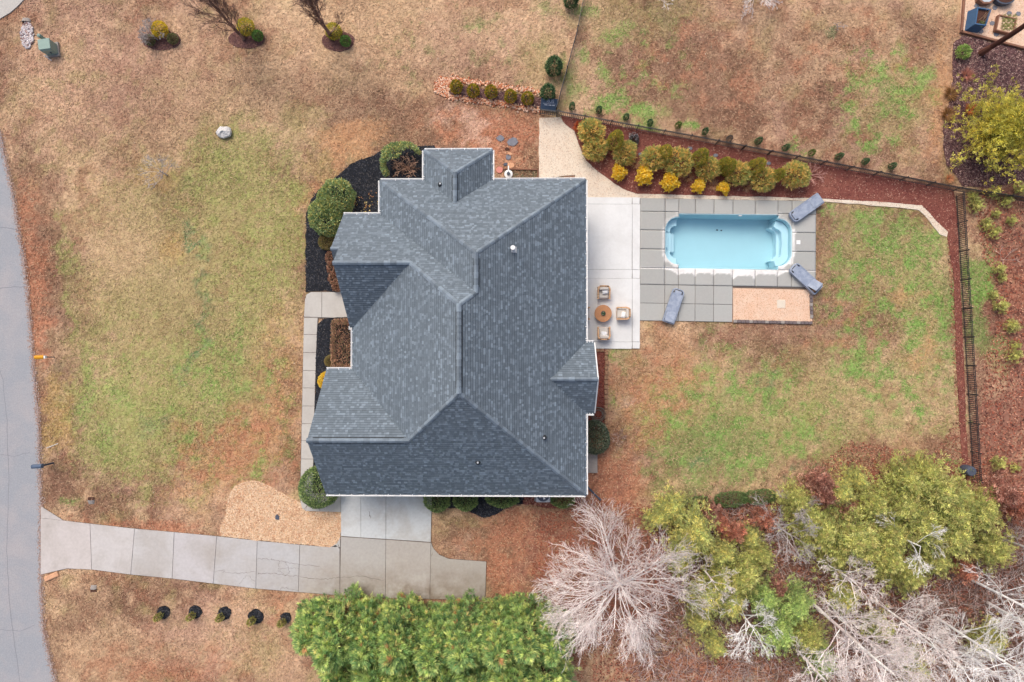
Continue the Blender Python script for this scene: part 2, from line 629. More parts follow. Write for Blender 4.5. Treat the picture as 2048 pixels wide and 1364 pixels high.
RED_BED = [(1122, 232), (1200, 244), (1384, 278), (1500, 300), (1600, 320), (1760, 350), (1906, 378), (1914, 430), (1922, 600), (1936, 940), (1925, 940), (1912, 700), (1908, 560), (1896, 478), (1896, 464), (1880, 450), (1860, 428), (1843, 411), (1800, 407), (1640, 397), (1400, 391), (1275, 388), (1245, 378), (1220, 361), (1200, 347), (1172, 322), (1160, 296), (1148, 262), (1128, 247)]
NW_BED = [(611, 584), (612, 470), (613, 425), (622, 398), (640, 378), (664, 360), (684, 345), (700, 330), (720, 320), (745, 313), (765, 300), (800, 296), (870, 290), (870, 400), (790, 450), (730, 450), (720, 585), (690, 585), (650, 581)]
W_BED = [(636, 648), (648, 637), (720, 633), (720, 760), (700, 990), (627, 985), (629, 860), (632, 770), (633, 700)]
S_BED = [(862, 960), (1050, 960), (1046, 1008), (1024, 1010), (1008, 1018), (985, 1032), (968, 1035), (940, 1024), (920, 1014), (865, 1017)]
SE_BED = [(1046, 965), (1162, 965), (1160, 1012), (1120, 1018), (1080, 1016), (1046, 1008)]
E_BED = [(1150, 698), (1210, 698), (1210, 862), (1150, 862)]
ROCK_BED = [(900, 168), (1086, 196), (1080, 216), (895, 190)]
ISLANDS = [[(322, 80), (38, 20)], [(494, 78), (36, 19)], [(676, 82), (32, 20)]]
RINGS = [(327, 1225, 13), (391, 1224, 12), (449, 1226, 13), (511, 1233, 14), (571, 1236, 11)]
NE_BED = [(1908, 88), (1925, 70), (2200, 140), (2200, 330), (2000, 372), (1925, 372), (1895, 330), (1885, 285), (1890, 240), (1900, 200), (1905, 150)]
GARDEN = [(1919, 65), (1926, -60), (2200, -60), (2200, 125), (2048, 98)]
WOODS = [(1290, 1050), (1330, 1005), (1400, 1000), (1560, 1005), (1620, 960), (1700, 950), (1780, 935), (1900, 938), (1960, 900), (1975, 600), (1950, 400), (1960, 385), (2300, 420), (2300, 1600), (1150, 1600), (1190, 1300), (1260, 1120)]


def ell(c, r, n=22):
    return [(c[0] + r[0] * math.cos(2 * math.pi * i / n), c[1] + r[1] * math.sin(2 * math.pi * i / n)) for i in range(n)]


HOUSE_PX = [(760, 360), (848, 360), (848, 300), (984, 300), (984, 360), (1171, 360), (1171, 685), (1188, 685), (1188, 826), (1171, 826), (1171, 989), (651, 989), (651, 739), (706, 739), (706, 655), (692, 655), (684, 428), (760, 428)]
NOGRASS = [ROAD, DRIVE, WALK_PAD, WALK, PATIO, DECK, SAND, STRAW, GRAVEL, RED_BED, NW_BED, W_BED, S_BED, SE_BED, E_BED, ROCK_BED, NE_BED, GARDEN] + [ell(*i) for i in ISLANDS] + [ell((a, b), (r, r)) for a, b, r in RINGS]

# ------------------------------------------------------------------ lawn colours
TAN, PINK, BRN = A(212, 176, 143), A(210, 168, 146), A(146, 110, 91)
OLIVE, LGRN, GRN, BGRN, DGRN = A(176, 160, 112), A(164, 166, 102), A(132, 146, 88), A(134, 166, 88), A(102, 132, 92)
ORANGE, RED, PALE, GOLD = A(210, 158, 118), A(190, 126, 100), A(226, 184, 164), A(196, 160, 108)
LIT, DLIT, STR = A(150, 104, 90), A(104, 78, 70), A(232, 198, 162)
# x, y, rx, ry, angle, colour, strength, softness
BL = [
    # broad zones
    (360, 620, 250, 330, 0, OLIVE, .75, .7), (470, 400, 130, 170, 0, OLIVE, .7, .7), (560, 480, 60, 130, 0, LGRN, .5, .8),
    (250, 840, 150, 130, 0, LGRN, .7, .8), (420, 800, 130, 160, 0, LGRN, .55, .8), (520, 600, 80, 150, 0, LGRN, .45, .9), (470, 330, 130, 90, 0, LGRN, .5, .9), (220, 150, 240, 160, 0, PINK, .45, .8),
    (80, 480, 60, 250, -8, BRN, .75, .6), (60, 560, 26, 190, -7, RED, .55, .6), (110, 830, 36, 80, 0, GOLD, .7, .6), (105, 980, 30, 60, 0, BRN, .7, .6),
    (240, 480, 90, 90, 0, TAN, .5, .8), (330, 200, 170, 120, 0, BRN, .35, .8), (640, 200, 200, 70, 8, BRN, .5, .8),
    (760, 80, 260, 110, 0, TAN, .6, .8), (560, 20, 60, 60, 0, STR, .35, .8), (960, 90, 140, 100, 0, PINK, .35, .8),
    (900, 260, 210, 70, 4, BRN, .8, .5), (1010, 250, 90, 70, 0, RED, .55, .6), (990, 300, 70, 60, 0, RED, .55, .5), (690, 290, 90, 36, -30, ORANGE, .7, .7), (640, 370, 70, 26, -45, ORANGE, .65, .7),
    (930, 235, 60, 20, 10, PALE, .6, .6), (985, 235, 60, 14, 12, PALE, .55, .6), (955, 280, 40, 14, 35, PALE, .7, .5), (1060, 300, 16, 40, 0, BRN, .6, .6),
    (1290, 110, 150, 130, 0, BRN, .6, .8), (1440, 180, 120, 100, 0, BRN, .75, .7), (1590, 120, 90, 130, 0, BRN, .45, .8), (1850, 110, 50, 90, 0, BRN, .5, .7), (1880, 200, 26, 130, 0, ORANGE, .6, .7),
    (1790, 200, 80, 100, 0, OLIVE, .6, .8), (1340, 20, 90, 30, 0, OLIVE, .5, .8), (1250, 40, 110, 60, 0, OLIVE, .4, .8),
    (1700, 560, 230, 210, 0, BRN, .35, .8), (1640, 470, 60, 50, 0, BRN, .6, .7), (1800, 490, 60, 40, 0, BRN, .5, .7), (1740, 640, 80, 50, 0, BRN, .6, .7),
    (1330, 780, 110, 110, 0, ORANGE, .55, .7), (1320, 790, 60, 80, 0, RED, .35, .7), (1290, 890, 30, 60, 20, RED, .5, .7), (1220, 960, 50, 60, 0, RED, .75, .6), (1230, 990, 60, 30, 0, RED, .6, .6),
    (1265, 800, 9, 9, 0, PALE, .9, .3), (1290, 730, 60, 70, 0, BRN, .4, .7),
    (1520, 850, 270, 150, 0, LGRN, .55, .9), (1450, 880, 160, 90, 0, GRN, .6, .9), (1760, 520, 160, 140, 0, LGRN, .45, .9), (1880, 640, 50, 180, 0, GRN, .45, .9), (1560, 680, 160, 26, 0, BRN, .6, .7), (1650, 600, 26, 60, 0, BRN, .5, .7), (1400, 900, 90, 60, 0, GRN, .55, .8), (1700, 800, 220, 130, 0, OLIVE, .5, .8), (1850, 620, 70, 200, 0, LGRN, .5, .8),
    (1850, 700, 26, 60, 0, ORANGE, .5, .7), (1820, 590, 30, 30, 0, ORANGE, .5, .7), (1890, 900, 60, 50, 0, BRN, .6, .7), (1850, 940, 40, 14, 0, RED, .6, .6),
    (460, 920, 160, 60, -38, ORANGE, .55, .8), (480, 900, 120, 20, -42, RED, .35, .6), (560, 780, 60, 170, 0, ORANGE, .45, .9), (420, 880, 90, 5, -44, RED, .6, .5), (300, 1060, 200, 12, 6, RED, .5, .6),
    (960, 1080, 130, 60, 0, BRN, .85, .6), (1040, 1060, 60, 50, 0, RED, .7, .6), (1010, 1150, 60, 50, 0, RED, .75, .6), (920, 1100, 40, 16, 0, PINK, .5, .6), (930, 1050, 60, 22, 0, OLIVE, .4, .8),
    (160, 1230, 60, 60, 0, BRN, .7, .7), (240, 1300, 120, 70, 0, TAN, .6, .8), (430, 1270, 160, 70, 0, PINK, .5, .8), (350, 1340, 120, 40, 0, RED, .4, .8), (520, 1300, 60, 60, 0, OLIVE, .45, .8), (560, 1210, 26, 26, 0, RED, .6, .6), (110, 1300, 30, 60, 0, BRN, .6, .7),
    # green streak in the front lawn
    (382, 470, 8, 26, -24, DGRN, .7, .6), (398, 500, 8, 26, -20, DGRN, .6, .6), (405, 560, 9, 46, 4, DGRN, .6, .6), (410, 640, 8, 50, 8, DGRN, .6, .6), (395, 690, 14, 20, 30, DGRN, .7, .6), (368, 715, 12, 24, 50, DGRN, .6, .6), (360, 745, 10, 22, -10, DGRN, .5, .6), (300, 850, 24, 30, 40, DGRN, .4, .6),
    (165, 720, 9, 60, 0, LGRN, .7, .6), (170, 800, 9, 70, 4, BGRN, .45, .6), (130, 500, 9, 90, -6, LGRN, .6, .6), (140, 620, 8, 60, -4, LGRN, .6, .6), (260, 720, 14, 14, 0, BGRN, .5, .6), (225, 780, 30, 26, 0, BGRN, .45, .7), (215, 880, 26, 34, 0, BGRN, .45, .7), (260, 810, 16, 26, 0, BGRN, .4, .7), (430, 765, 18, 20, 0, BGRN, .5, .6), (435, 790, 12, 10, 0, BGRN, .5, .6), (500, 935, 14, 18, 0, BGRN, .7, .5), (545, 760, 22, 20, 0, BGRN, .3, .6), (585, 900, 14, 26, 0, GRN, .6, .6), (135, 1005, 16, 10, 0, BGRN, .5, .6), (290, 990, 26, 30, 0, LGRN, .5, .7), (370, 1005, 30, 14, 0, LGRN, .5, .7),
    (640, 330, 40, 24, 0, OLIVE, .5, .7), (400, 270, 14, 22, 20, GRN, .5, .7), (590, 380, 30, 34, 0, LGRN, .5, .7), (600, 250, 40, 60, 0, OLIVE, .5, .8), (250, 420, 80, 60, 0, OLIVE, .4, .8), (320, 360, 50, 24, 0, GOLD, .5, .7), (340, 490, 40, 30, 0, GOLD, .6, .7), (200, 385, 14, 8, 0, ORANGE, .5, .6),
    # green clumps of the back lawn
    (940, 50, 12, 7, 0, GRN, .7, .5), (955, 62, 14, 8, 0, BGRN, .5, .5), (970, 48, 8, 7, 0, GRN, .6, .5), (1000, 45, 12, 6, 0, GRN, .5, .5), (1170, 20, 26, 16, 0, BGRN, .6, .6), (1085, 12, 24, 12, 0, GRN, .5, .6), (1105, 22, 20, 20, 0, GRN, .4, .6), (1236, 65, 22, 14, 0, BGRN, .55, .6), (1360, 40, 14, 8, 0, BGRN, .5, .6), (1280, 30, 16, 12, 0, GRN, .5, .6), (1340, 50, 12, 18, 0, GRN, .4, .6),
    (1130, 150, 16, 30, 10, GRN, .5, .7), (1205, 192, 22, 16, 0, BGRN, .85, .5), (1237, 202, 16, 20, 0, BGRN, .8, .5), (1290, 228, 24, 22, 30, BGRN, .85, .5), (1380, 253, 12, 14, 0, BGRN, .85, .4), (1155, 175, 14, 14, 0, BGRN, .5, .6), (1215, 165, 10, 12, 0, BGRN, .5, .6), (1145, 190, 20, 30, 0, GRN, .5, .7), (1308, 170, 8, 6, 0, GRN, .6, .5), (1305, 255, 16, 10, 0, GRN, .7, .5),
    (1600, 268, 14, 9, 0, BGRN, .9, .4), (1596, 300, 12, 12, 0, BGRN, .8, .4), (1580, 288, 14, 8, 0, GRN, .6, .6), (1715, 255, 12, 16, 0, BGRN, .85, .5), (1706, 280, 8, 12, 0, BGRN, .8, .5), (1730, 292, 20, 10, -30, BGRN, .8, .5), (1752, 286, 12, 8, 0, BGRN, .6, .5), (1710, 222, 10, 10, 0, BGRN, .8, .5), (1716, 170, 18, 16, 0, BGRN, .55, .6), (1806, 214, 18, 12, 0, BGRN, .9, .5), (1785, 222, 14, 12, 0, GRN, .7, .5), (1770, 180, 20, 26, 0, GRN, .6, .7), (1835, 155, 22, 12, 0, BGRN, .7, .6), (1850, 140, 14, 10, 0, BGRN, .6, .6), (1738, 155, 8, 8, 0, BGRN, .6, .5), (1766, 140, 10, 9, 0, GRN, .6, .6), (1800, 85, 14, 10, 0, GRN, .5, .6), (1820, 88, 10, 8, 0, BGRN, .4, .6), (1850, 185, 14, 12, 0, LGRN, .6, .6), (1720, 95, 12, 9, 0, GRN, .5, .6), (1668, 60, 12, 10, 0, DGRN, .6, .6),
    # pool side lawn
    (1648, 420, 12, 20, 0, BGRN, .8, .5), (1720, 425, 16, 12, 0, BGRN, .8, .5), (1750, 430, 18, 18, 0, BGRN, .85, .5), (1716, 445, 12, 8, 0, BGRN, .6, .5), (1805, 450, 20, 22, 0, BGRN, .7, .6), (1790, 465, 16, 12, 0, GRN, .7, .6), (1735, 465, 12, 14, 0, BGRN, .7, .5), (1743, 488, 9, 14, 0, BGRN, .75, .5), (1846, 470, 18, 22, 0, BGRN, .65, .6), (1840, 505, 14, 16, 0, BGRN, .8, .5), (1828, 520, 14, 10, 0, BGRN, .7, .5), (1676, 510, 10, 16, 0, BGRN, .7, .5), (1690, 525, 16, 7, 0, BGRN, .7, .5), (1782, 535, 14, 12, 0, BGRN, .85, .5), (1790, 570, 10, 18, 0, BGRN, .6, .6), (1830, 560, 16, 10, 0, BGRN, .75, .5), (1700, 552, 9, 8, 0, BGRN, .6, .5), (1860, 525, 10, 12, 0, GRN, .6, .5), (1660, 570, 14, 14, 0, GRN, .6, .6), (1705, 580, 16, 12, 0, GRN, .6, .6), (1745, 620, 9, 10, 0, BGRN, .4, .6), (1895, 630, 22, 24, 0, BGRN, .85, .5), (1826, 650, 16, 20, 0, BGRN, .9, .5), (1705, 640, 10, 8, 0, BGRN, .7, .5), (1905, 580, 12, 40, 0, GRN, .5, .7), (1820, 695, 12, 14, 0, BGRN, .8, .5), (1870, 670, 30, 24, 0, GRN, .5, .7), (1680, 460, 16, 20, 0, LGRN, .5, .6), (1650, 450, 8, 12, 0, GRN, .6, .6),
    (1730, 720, 24, 16, 0, BGRN, .6, .6), (1710, 745, 22, 14, 30, BGRN, .7, .5), (1680, 750, 14, 12, 0, BGRN, .6, .5), (1775, 730, 10, 10, 0, GRN, .7, .5), (1812, 770, 14, 24, 0, BGRN, .75, .5), (1830, 765, 16, 6, 0, BGRN, .6, .5), (1750, 760, 14, 9, 0, BGRN, .5, .6), (1825, 820, 18, 18, 10, BGRN, .9, .5), (1840, 845, 8, 10, -30, BGRN, .8, .5), (1580, 785, 14, 14, 0, BGRN, .7, .5), (1550, 810, 18, 14, 0, BGRN, .7, .5), (1610, 840, 34, 30, 0, LGRN, .8, .6), (1600, 860, 24, 18, 0, BGRN, .5, .6), (1680, 860, 18, 10, 0, LGRN, .7, .6), (1660, 840, 14, 10, 0, BGRN, .5, .6), (1540, 770, 12, 22, 0, DGRN, .6, .6), (1880, 860, 26, 26, 0, LGRN, .5, .7), (1635, 880, 16, 24, 0, GRN, .7, .6), (1590, 940, 20, 8, -20, DGRN, .8, .5), (1630, 945, 24, 10, -20, DGRN, .7, .5), (1910, 800, 10, 60, 0, BGRN, .4, .7), (1560, 700, 14, 12, 0, GRN, .5, .6), (1610, 740, 12, 10, 0, GRN, .4, .6),
    (1450, 700, 30, 14, 0, BGRN, .5, .7), (1430, 650, 18, 10, 0, GRN, .6, .6), (1410, 670, 14, 12, 0, GRN, .5, .6), (1470, 760, 16, 22, 0, GRN, .6, .6), (1455, 790, 14, 14, 0, GRN, .6, .6), (1385, 790, 20, 16, 0, GRN, .6, .6), (1430, 835, 22, 12, 0, GRN, .6, .6), (1490, 850, 14, 10, 0, BGRN, .7, .5), (1370, 860, 22, 18, 0, GRN, .7, .6), (1330, 915, 30, 12, 0, GRN, .7, .6), (1400, 905, 20, 10, 0, DGRN, .7, .6), (1310, 890, 16, 14, 0, BGRN, .5, .6), (1500, 915, 14, 8, 0, BGRN, .6, .5), (1300, 955, 40, 10, 8, GRN, .7, .6), (1360, 975, 60, 10, 3, GRN, .6, .6), (1390, 955, 16, 10, 0, BGRN, .6, .5), (1225, 720, 8, 12, 0, BGRN, .8, .5), (1222, 745, 6, 16, 0, BGRN, .7, .5), (1225, 790, 7, 20, 0, BGRN, .7, .5), (1240, 706, 20, 8, 0, GRN, .6, .6), (1260, 720, 20, 16, 0, GRN, .4, .6), (1440, 870, 40, 30, 0, GRN, .4, .8), (1520, 890, 20, 12, 0, GRN, .5, .6),
    # woodland floor and the ground beyond the fences
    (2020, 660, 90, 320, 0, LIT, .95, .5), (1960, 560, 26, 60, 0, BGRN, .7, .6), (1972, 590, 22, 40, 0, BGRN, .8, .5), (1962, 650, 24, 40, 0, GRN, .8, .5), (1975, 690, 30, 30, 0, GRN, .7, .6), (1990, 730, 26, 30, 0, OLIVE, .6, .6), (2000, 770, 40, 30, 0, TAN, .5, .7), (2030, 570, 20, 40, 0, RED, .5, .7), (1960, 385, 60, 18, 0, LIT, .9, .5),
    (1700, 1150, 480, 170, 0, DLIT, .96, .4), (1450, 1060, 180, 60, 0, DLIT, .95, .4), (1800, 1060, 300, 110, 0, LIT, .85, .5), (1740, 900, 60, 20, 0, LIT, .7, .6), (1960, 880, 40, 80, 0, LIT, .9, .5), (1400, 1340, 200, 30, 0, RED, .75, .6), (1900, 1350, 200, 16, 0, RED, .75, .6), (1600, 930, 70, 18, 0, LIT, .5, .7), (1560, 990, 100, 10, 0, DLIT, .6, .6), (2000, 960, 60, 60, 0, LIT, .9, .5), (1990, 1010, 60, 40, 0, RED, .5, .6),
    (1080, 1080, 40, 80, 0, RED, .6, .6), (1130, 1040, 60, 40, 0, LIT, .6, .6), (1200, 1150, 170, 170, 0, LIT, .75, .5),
    (1220, 950, 30, 40, 0, LIT, .4, .7), (970, 1170, 30, 40, 0, BRN, .4, .7), (1070, 130, 60, 60, 0, OLIVE, .4, .8), (1000, 170, 60, 16, 6, BRN, .5, .7),
]
BLN = np.array([(b[0], b[1], b[2], b[3], R(b[4]), b[6], b[7]) for b in BL])
BLC = np.array([b[5] for b in BL])


def field(px, py, fine=True, dither=None):
    px = np.asarray(px, float)
    py = np.asarray(py, float)
    wx = px + (fbm(px / 38, py / 38, 3, 4) - .5) * 70 + (fbm(px / 9, py / 9, 5, 3) - .5) * 22
    wy = py + (fbm(px / 38, py / 38, 13, 4) - .5) * 70 + (fbm(px / 9, py / 9, 15, 3) - .5) * 22
    n1 = fbm(px / 130, py / 130, 21, 5)
    n2 = fbm(px / 60, py / 60, 31, 5)
    n3 = fbm(px / 26, py / 26, 41, 4)
    c = np.empty(px.shape + (3,))
    t = sstep(.36, .66, n1)[..., None]
    c[:] = np.array(TAN) * (1 - t) + np.array(BRN) * t
    t = (sstep(.45, .72, n2) * .5)[..., None]
    c = c * (1 - t) + np.array(PINK) * t
    t = (sstep(.48, .75, n3) * .5)[..., None]
    c = c * (1 - t) + np.array(OLIVE) * t
    m1 = fbm(px / 34, py / 34, 141, 4)
    t = (sstep(.52, .68, m1) * .6)[..., None]
    c = c * (1 - t) + np.array(A(162, 114, 92)) * t
    m2 = fbm(px / 22 + 7, py / 22, 151, 4)
    t = (sstep(.57, .70, m2) * .5)[..., None]
    c = c * (1 - t) + np.array(A(222, 184, 152)) * t
    edge = fbm(px / 7, py / 7, 51, 3) - .5
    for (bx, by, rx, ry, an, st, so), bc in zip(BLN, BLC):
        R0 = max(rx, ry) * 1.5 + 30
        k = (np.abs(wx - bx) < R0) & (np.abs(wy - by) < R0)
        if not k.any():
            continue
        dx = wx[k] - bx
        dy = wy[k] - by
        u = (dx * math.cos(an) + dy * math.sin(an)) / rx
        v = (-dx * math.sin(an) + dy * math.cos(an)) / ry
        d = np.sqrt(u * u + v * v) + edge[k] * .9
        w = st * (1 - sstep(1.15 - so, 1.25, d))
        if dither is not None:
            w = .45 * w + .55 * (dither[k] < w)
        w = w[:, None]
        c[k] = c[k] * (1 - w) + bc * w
    # small green clumps scattered through the greener zones, red soil showing through in others
    g1 = fbm(px / 15, py / 15, 161, 4)
    for zx, zy, zrx, zry, lo_, st, cc_ in ((1790, 640, 170, 250, .53, .8, BGRN), (1480, 840, 230, 150, .51, .75, BGRN), (1770, 190, 120, 140, .54, .8, BGRN), (1250, 150, 150, 140, .58, .6, BGRN), (280, 800, 190, 220, .54, .6, LGRN), (470, 420, 160, 220, .55, .6, LGRN), (460, 800, 150, 220, .56, .55, BGRN), (180, 250, 200, 200, .6, .45, OLIVE), (950, 100, 250, 120, .62, .45, GRN)):
        z_ = 1 - sstep(.6, 1.1, np.sqrt(((px - zx) / zrx) ** 2 + ((py - zy) / zry) ** 2))
        w = z_ * st * sstep(lo_, lo_ + .12, g1)
        if dither is not None:
            w = .5 * w + .5 * (dither < w)
        w = w[..., None]
        c = c * (1 - w) + np.array(cc_) * w
    g2 = fbm(px / 19 + 3, py / 19, 171, 4)
    for zx, zy, zrx, zry, lo_, st in ((960, 260, 150, 80, .46, .8), (1300, 770, 110, 130, .5, .55), (60, 600, 50, 280, .45, .7), (480, 900, 200, 110, .52, .6), (1020, 1100, 160, 90, .5, .6), (1230, 950, 70, 80, .48, .65), (330, 1330, 240, 60, .52, .5), (260, 1055, 200, 16, .48, .7), (1660, 640, 120, 90, .55, .5), (1690, 100, 160, 120, .56, .5), (1440, 130, 200, 130, .55, .5)):
        z_ = 1 - sstep(.6, 1.1, np.sqrt(((px - zx) / zrx) ** 2 + ((py - zy) / zry) ** 2))
        w = (z_ * st * sstep(lo_, lo_ + .16, g2))[..., None]
        c = c * (1 - w) + np.array(A(192, 132, 104)) * w
    if fine:
        f = fbm(px / 5, py / 5, 61, 3)
        g = fbm(px / 3.2, py / 3.2, 71, 2)
        c = c * (0.66 + .68 * f)[..., None]
        t = (sstep(.62, .85, g) * .30)[..., None]
        c = c * (1 - t) + np.array(STR) * .8 * t
        t = (sstep(.60, .82, fbm(px / 4, py / 4, 81, 2)) * .35)[..., None]
        c = c * (1 - t) + np.array(A(120, 80, 62)) * t
    return c * np.array((1.08, 1.12, 1.09))


# the ground: one sheet, fine in view, with the pool pit cut out
xs = np.concatenate([[-400, -150, -70, -48, -40], np.arange(-34, 34.01, 0.16), [40, 48, 70, 150, 400]])
ys = np.concatenate([[-400, -150, -70, -45, -35], np.arange(-26, 26.01, 0.16), [35, 45, 70, 150, 400]])
gx, gy = np.meshgrid(xs, ys)
gpx, gpy = WP(gx.ravel(), gy.ravel())
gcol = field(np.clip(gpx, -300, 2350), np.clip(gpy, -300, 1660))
gz = -0.035 + (fbm(gx.ravel() / 2.5, gy.ravel() / 2.5, 91, 4) - .5) * .05
nx, ny = len(xs), len(ys)
idx = np.arange(nx * ny).reshape(ny, nx)
gf = np.stack([idx[:-1, :-1], idx[:-1, 1:], idx[1:, 1:], idx[1:, :-1]], -1).reshape(-1, 4)
fcx = (gx[:-1, :-1] + gx[1:, 1:]).ravel() / 2
fcy = (gy[:-1, :-1] + gy[1:, 1:]).ravel() / 2
fpx, fpy = WP(fcx, fcy)
pit = (fpx > 1322) & (fpx < 1592) & (fpy > 417) & (fpy < 548)
lawn = link('lawn', np_mesh('lawn', np.stack([gx.ravel(), gy.ravel(), gz], -1), gf[~pit], M['lawn'], gcol, True))
tag(lawn, 'patchy winter lawn of tan thatch, red soil and green clumps', 'lawn', kind='structure')


def free(px, py, polys=NOGRASS):
    ok = np.ones(px.shape, bool)
    for p in polys:
        ok &= ~inpoly(px, py, p)
    return ok


def scatter_px(poly, n, rng):
    """random pixels inside a polygon"""
    p = np.array(poly)
    lo, hi = p.min(0), p.max(0)
    lo = np.maximum(lo, (-60, -60))
    hi = np.minimum(hi, (2110, 1430))
    k = int(n * 1.0)
    a = rng.uniform(lo[0], hi[0], k * 3)
    b = rng.uniform(lo[1], hi[1], k * 3)
    m = inpoly(a, b, poly)
    return a[m][:k], b[m][:k]


def blades(name, px, py, cols, ln, wd, lift, material, seed, up=.35):
    """short blades lying loosely on the ground"""
    rng = np.random.default_rng(seed)
    n = len(px)
    x, y = PA(px, py)
    a = rng.uniform(0, 2 * np.pi, n)
    L = ln * rng.uniform(.5, 1.3, n)
    W = wd * rng.uniform(.6, 1.3, n)
    e = rng.uniform(0.05, up, n)
    dx, dy = np.cos(a), np.sin(a)
    b0 = np.stack([x - dy * W / 2, y + dx * W / 2, np.full(n, lift)], -1)
    b1 = np.stack([x + dy * W / 2, y - dx * W / 2, np.full(n, lift)], -1)
    t = np.stack([x + dx * L, y + dy * L, lift + e * L], -1)
    return soup(name, np.stack([b0, b1, t], 1), material, cols)


rg = np.random.default_rng(5)
n = 420000
bx = rg.uniform(-30, 2080, n)
by = rg.uniform(-30, 1395, n)
k = free(bx, by) & ~inpoly(bx, by, HOUSE_PX) & (~inpoly(bx, by, WOODS) | (((bx - 1966) / 28) ** 2 + ((by - 615) / 100) ** 2 < 1))
bx, by = bx[k], by[k]
bc = field(bx + rg.normal(0, 4, len(bx)), by + rg.normal(0, 4, len(by)), False, rg.random(len(bx)))
bc *= rg.uniform(.56, 1.44, len(bx))[:, None]
w = (rg.random(len(bx)) < .20)[:, None]
bc = np.where(w, bc * .45 + np.array(STR) * .6, bc)
go = link('lawn_grass', blades('lawn_grass', bx, by, bc, .16, .042, -.03, M['blade'], 6, .5))
tag(go, 'short winter grass blades covering the lawn', 'grass', kind='stuff')

# pale flecks and fallen leaves
n = 900
fx, fy = rg.uniform(0, 2048, n), rg.uniform(0, 1364, n)
k = free(fx, fy) & ~inpoly(fx, fy, HOUSE_PX) & ~inpoly(fx, fy, WOODS)
fx, fy = fx[k], fy[k]
fc = np.array([A(240, 226, 205), A(205, 150, 110), A(228, 200, 160)])[rg.integers(0, 3, len(fx))]
tag(link('fallen_leaves', blades('fallen_leaves', fx, fy, fc, .07, .06, .0, M['leaf'], 8, .3)), 'pale fallen leaves scattered over the lawn', 'leaves', kind='stuff')


def sheet(name, poly, material, z=0.01, th=.08, label=None, cat=None, rg=None, cc=None, parent=None, kind='structure'):
    g = G()
    if cc is not None:
        g.cc = cc
    w = PP(poly)
    if rg:
        w = rough(w, rg[0], rg[1], rg[2] if len(rg) > 2 else 1)
    g.prism(w, z - th, z)
    o = g.obj(name, material, parent)
    if not parent:
        tag(o, label, cat, kind=kind)
    return o


road = sheet('road', ROAD, M['asphalt'], 0.012, .1, 'pale weathered asphalt road along the left edge', 'road', (0.25, .05, 3))
seam = G()
for pts_, wd_ in (([(-30, 452), (20, 456), (36, 461)], .03), ([(-30, 578), (20, 575), (54, 573)], .03), ([(-10, 700), (6, 760), (14, 840), (18, 960), (14, 1100), (20, 1220), (40, 1364)], .022), ([(60, 905), (30, 912), (-10, 908)], .02), ([(70, 1250), (40, 1262), (-10, 1258)], .02)):
    rr_ = random.Random(int(pts_[0][1]))
    w_ = []
    for a_, b_ in zip(pts_[:-1], pts_[1:]):
        for j_ in range(6):
            w_.append(P(a_[0] + (b_[0] - a_[0]) * j_ / 6 + rr_.uniform(-1, 1), a_[1] + (b_[1] - a_[1]) * j_ / 6 + rr_.uniform(-1, 1)))
    w_.append(P(*pts_[-1]))
    for a_, b_ in zip(w_[:-1], w_[1:]):
        dx_, dy_ = b_[0] - a_[0], b_[1] - a_[1]
        l_ = math.hypot(dx_, dy_) or 1
        ox_, oy_ = -dy_ / l_ * wd_ / 2, dx_ / l_ * wd_ / 2
        seam.add([(a_[0] - ox_, a_[1] - oy_, .016), (b_[0] - ox_, b_[1] - oy_, .016), (b_[0] + ox_, b_[1] + oy_, .016), (a_[0] + ox_, a_[1] + oy_, .016)], [(0, 1, 2, 3)])
seam.obj('tar_seam', mat('tar_seam', A(138, 138, 146), .8, .2, 12), road)
# loose grit along the road edge
e0 = ROAD[4:23]
gr = []
for (x0, y0), (x1, y1) in zip(e0[:-1], e0[1:]):
    m_ = int(math.hypot(x1 - x0, y1 - y0) * 5)
    t = rg.random(m_)
    gr.append(np.stack([x0 + (x1 - x0) * t + rg.normal(0, 3.4, m_), y0 + (y1 - y0) * t + rg.normal(0, 2, m_)], -1))
gr = np.concatenate(gr)
gc = np.array([A(200, 178, 168), A(176, 140, 124), A(150, 128, 118)])[rg.integers(0, 3, len(gr))]
tag(link('road_edge_grit', blades('road_edge_grit', gr[:, 0], gr[:, 1], gc, .06, .06, .016, M['chips'], 9, .2)), 'pale grit and soil along the road edge', 'grit', kind='stuff')
sheet('neighbour_driveway', [(-300, -300), (110, -300), (48, 0), (34, 14), (20, 26), (0, 38), (-60, 66), (-300, 120)], M['walk'], .03, .1, 'pale concrete driveway corner at the top left', 'driveway', (.6, .01))


# ------------------------------------------------------------------ driveway, panel by panel
def slab(name, poly, material, parent, z=.04, cc=None, gap=.012, th=.14, bev=.012):
    """one concrete panel: shrunk by the joint, with an eased edge"""
    w = PP(poly)
    cx = sum(p[0] for p in w) / len(w)
    cy = sum(p[1] for p in w) / len(w)
    sh = []
    for x, y in w:
        d = math.hypot(x - cx, y - cy)
        kk = (d - gap) / d
        sh.append((cx + (x - cx) * kk, cy + (y - cy) * kk))
    g = G()
    g.cc = cc
    g.prism(sh, z - th, z - bev)
    g.prism(sh, z - bev, z, bev)
    return g.obj(name, material, parent)


def lerp(a, b, t):
    return tuple(p + (q - p) * t for p, q in zip(a, b))


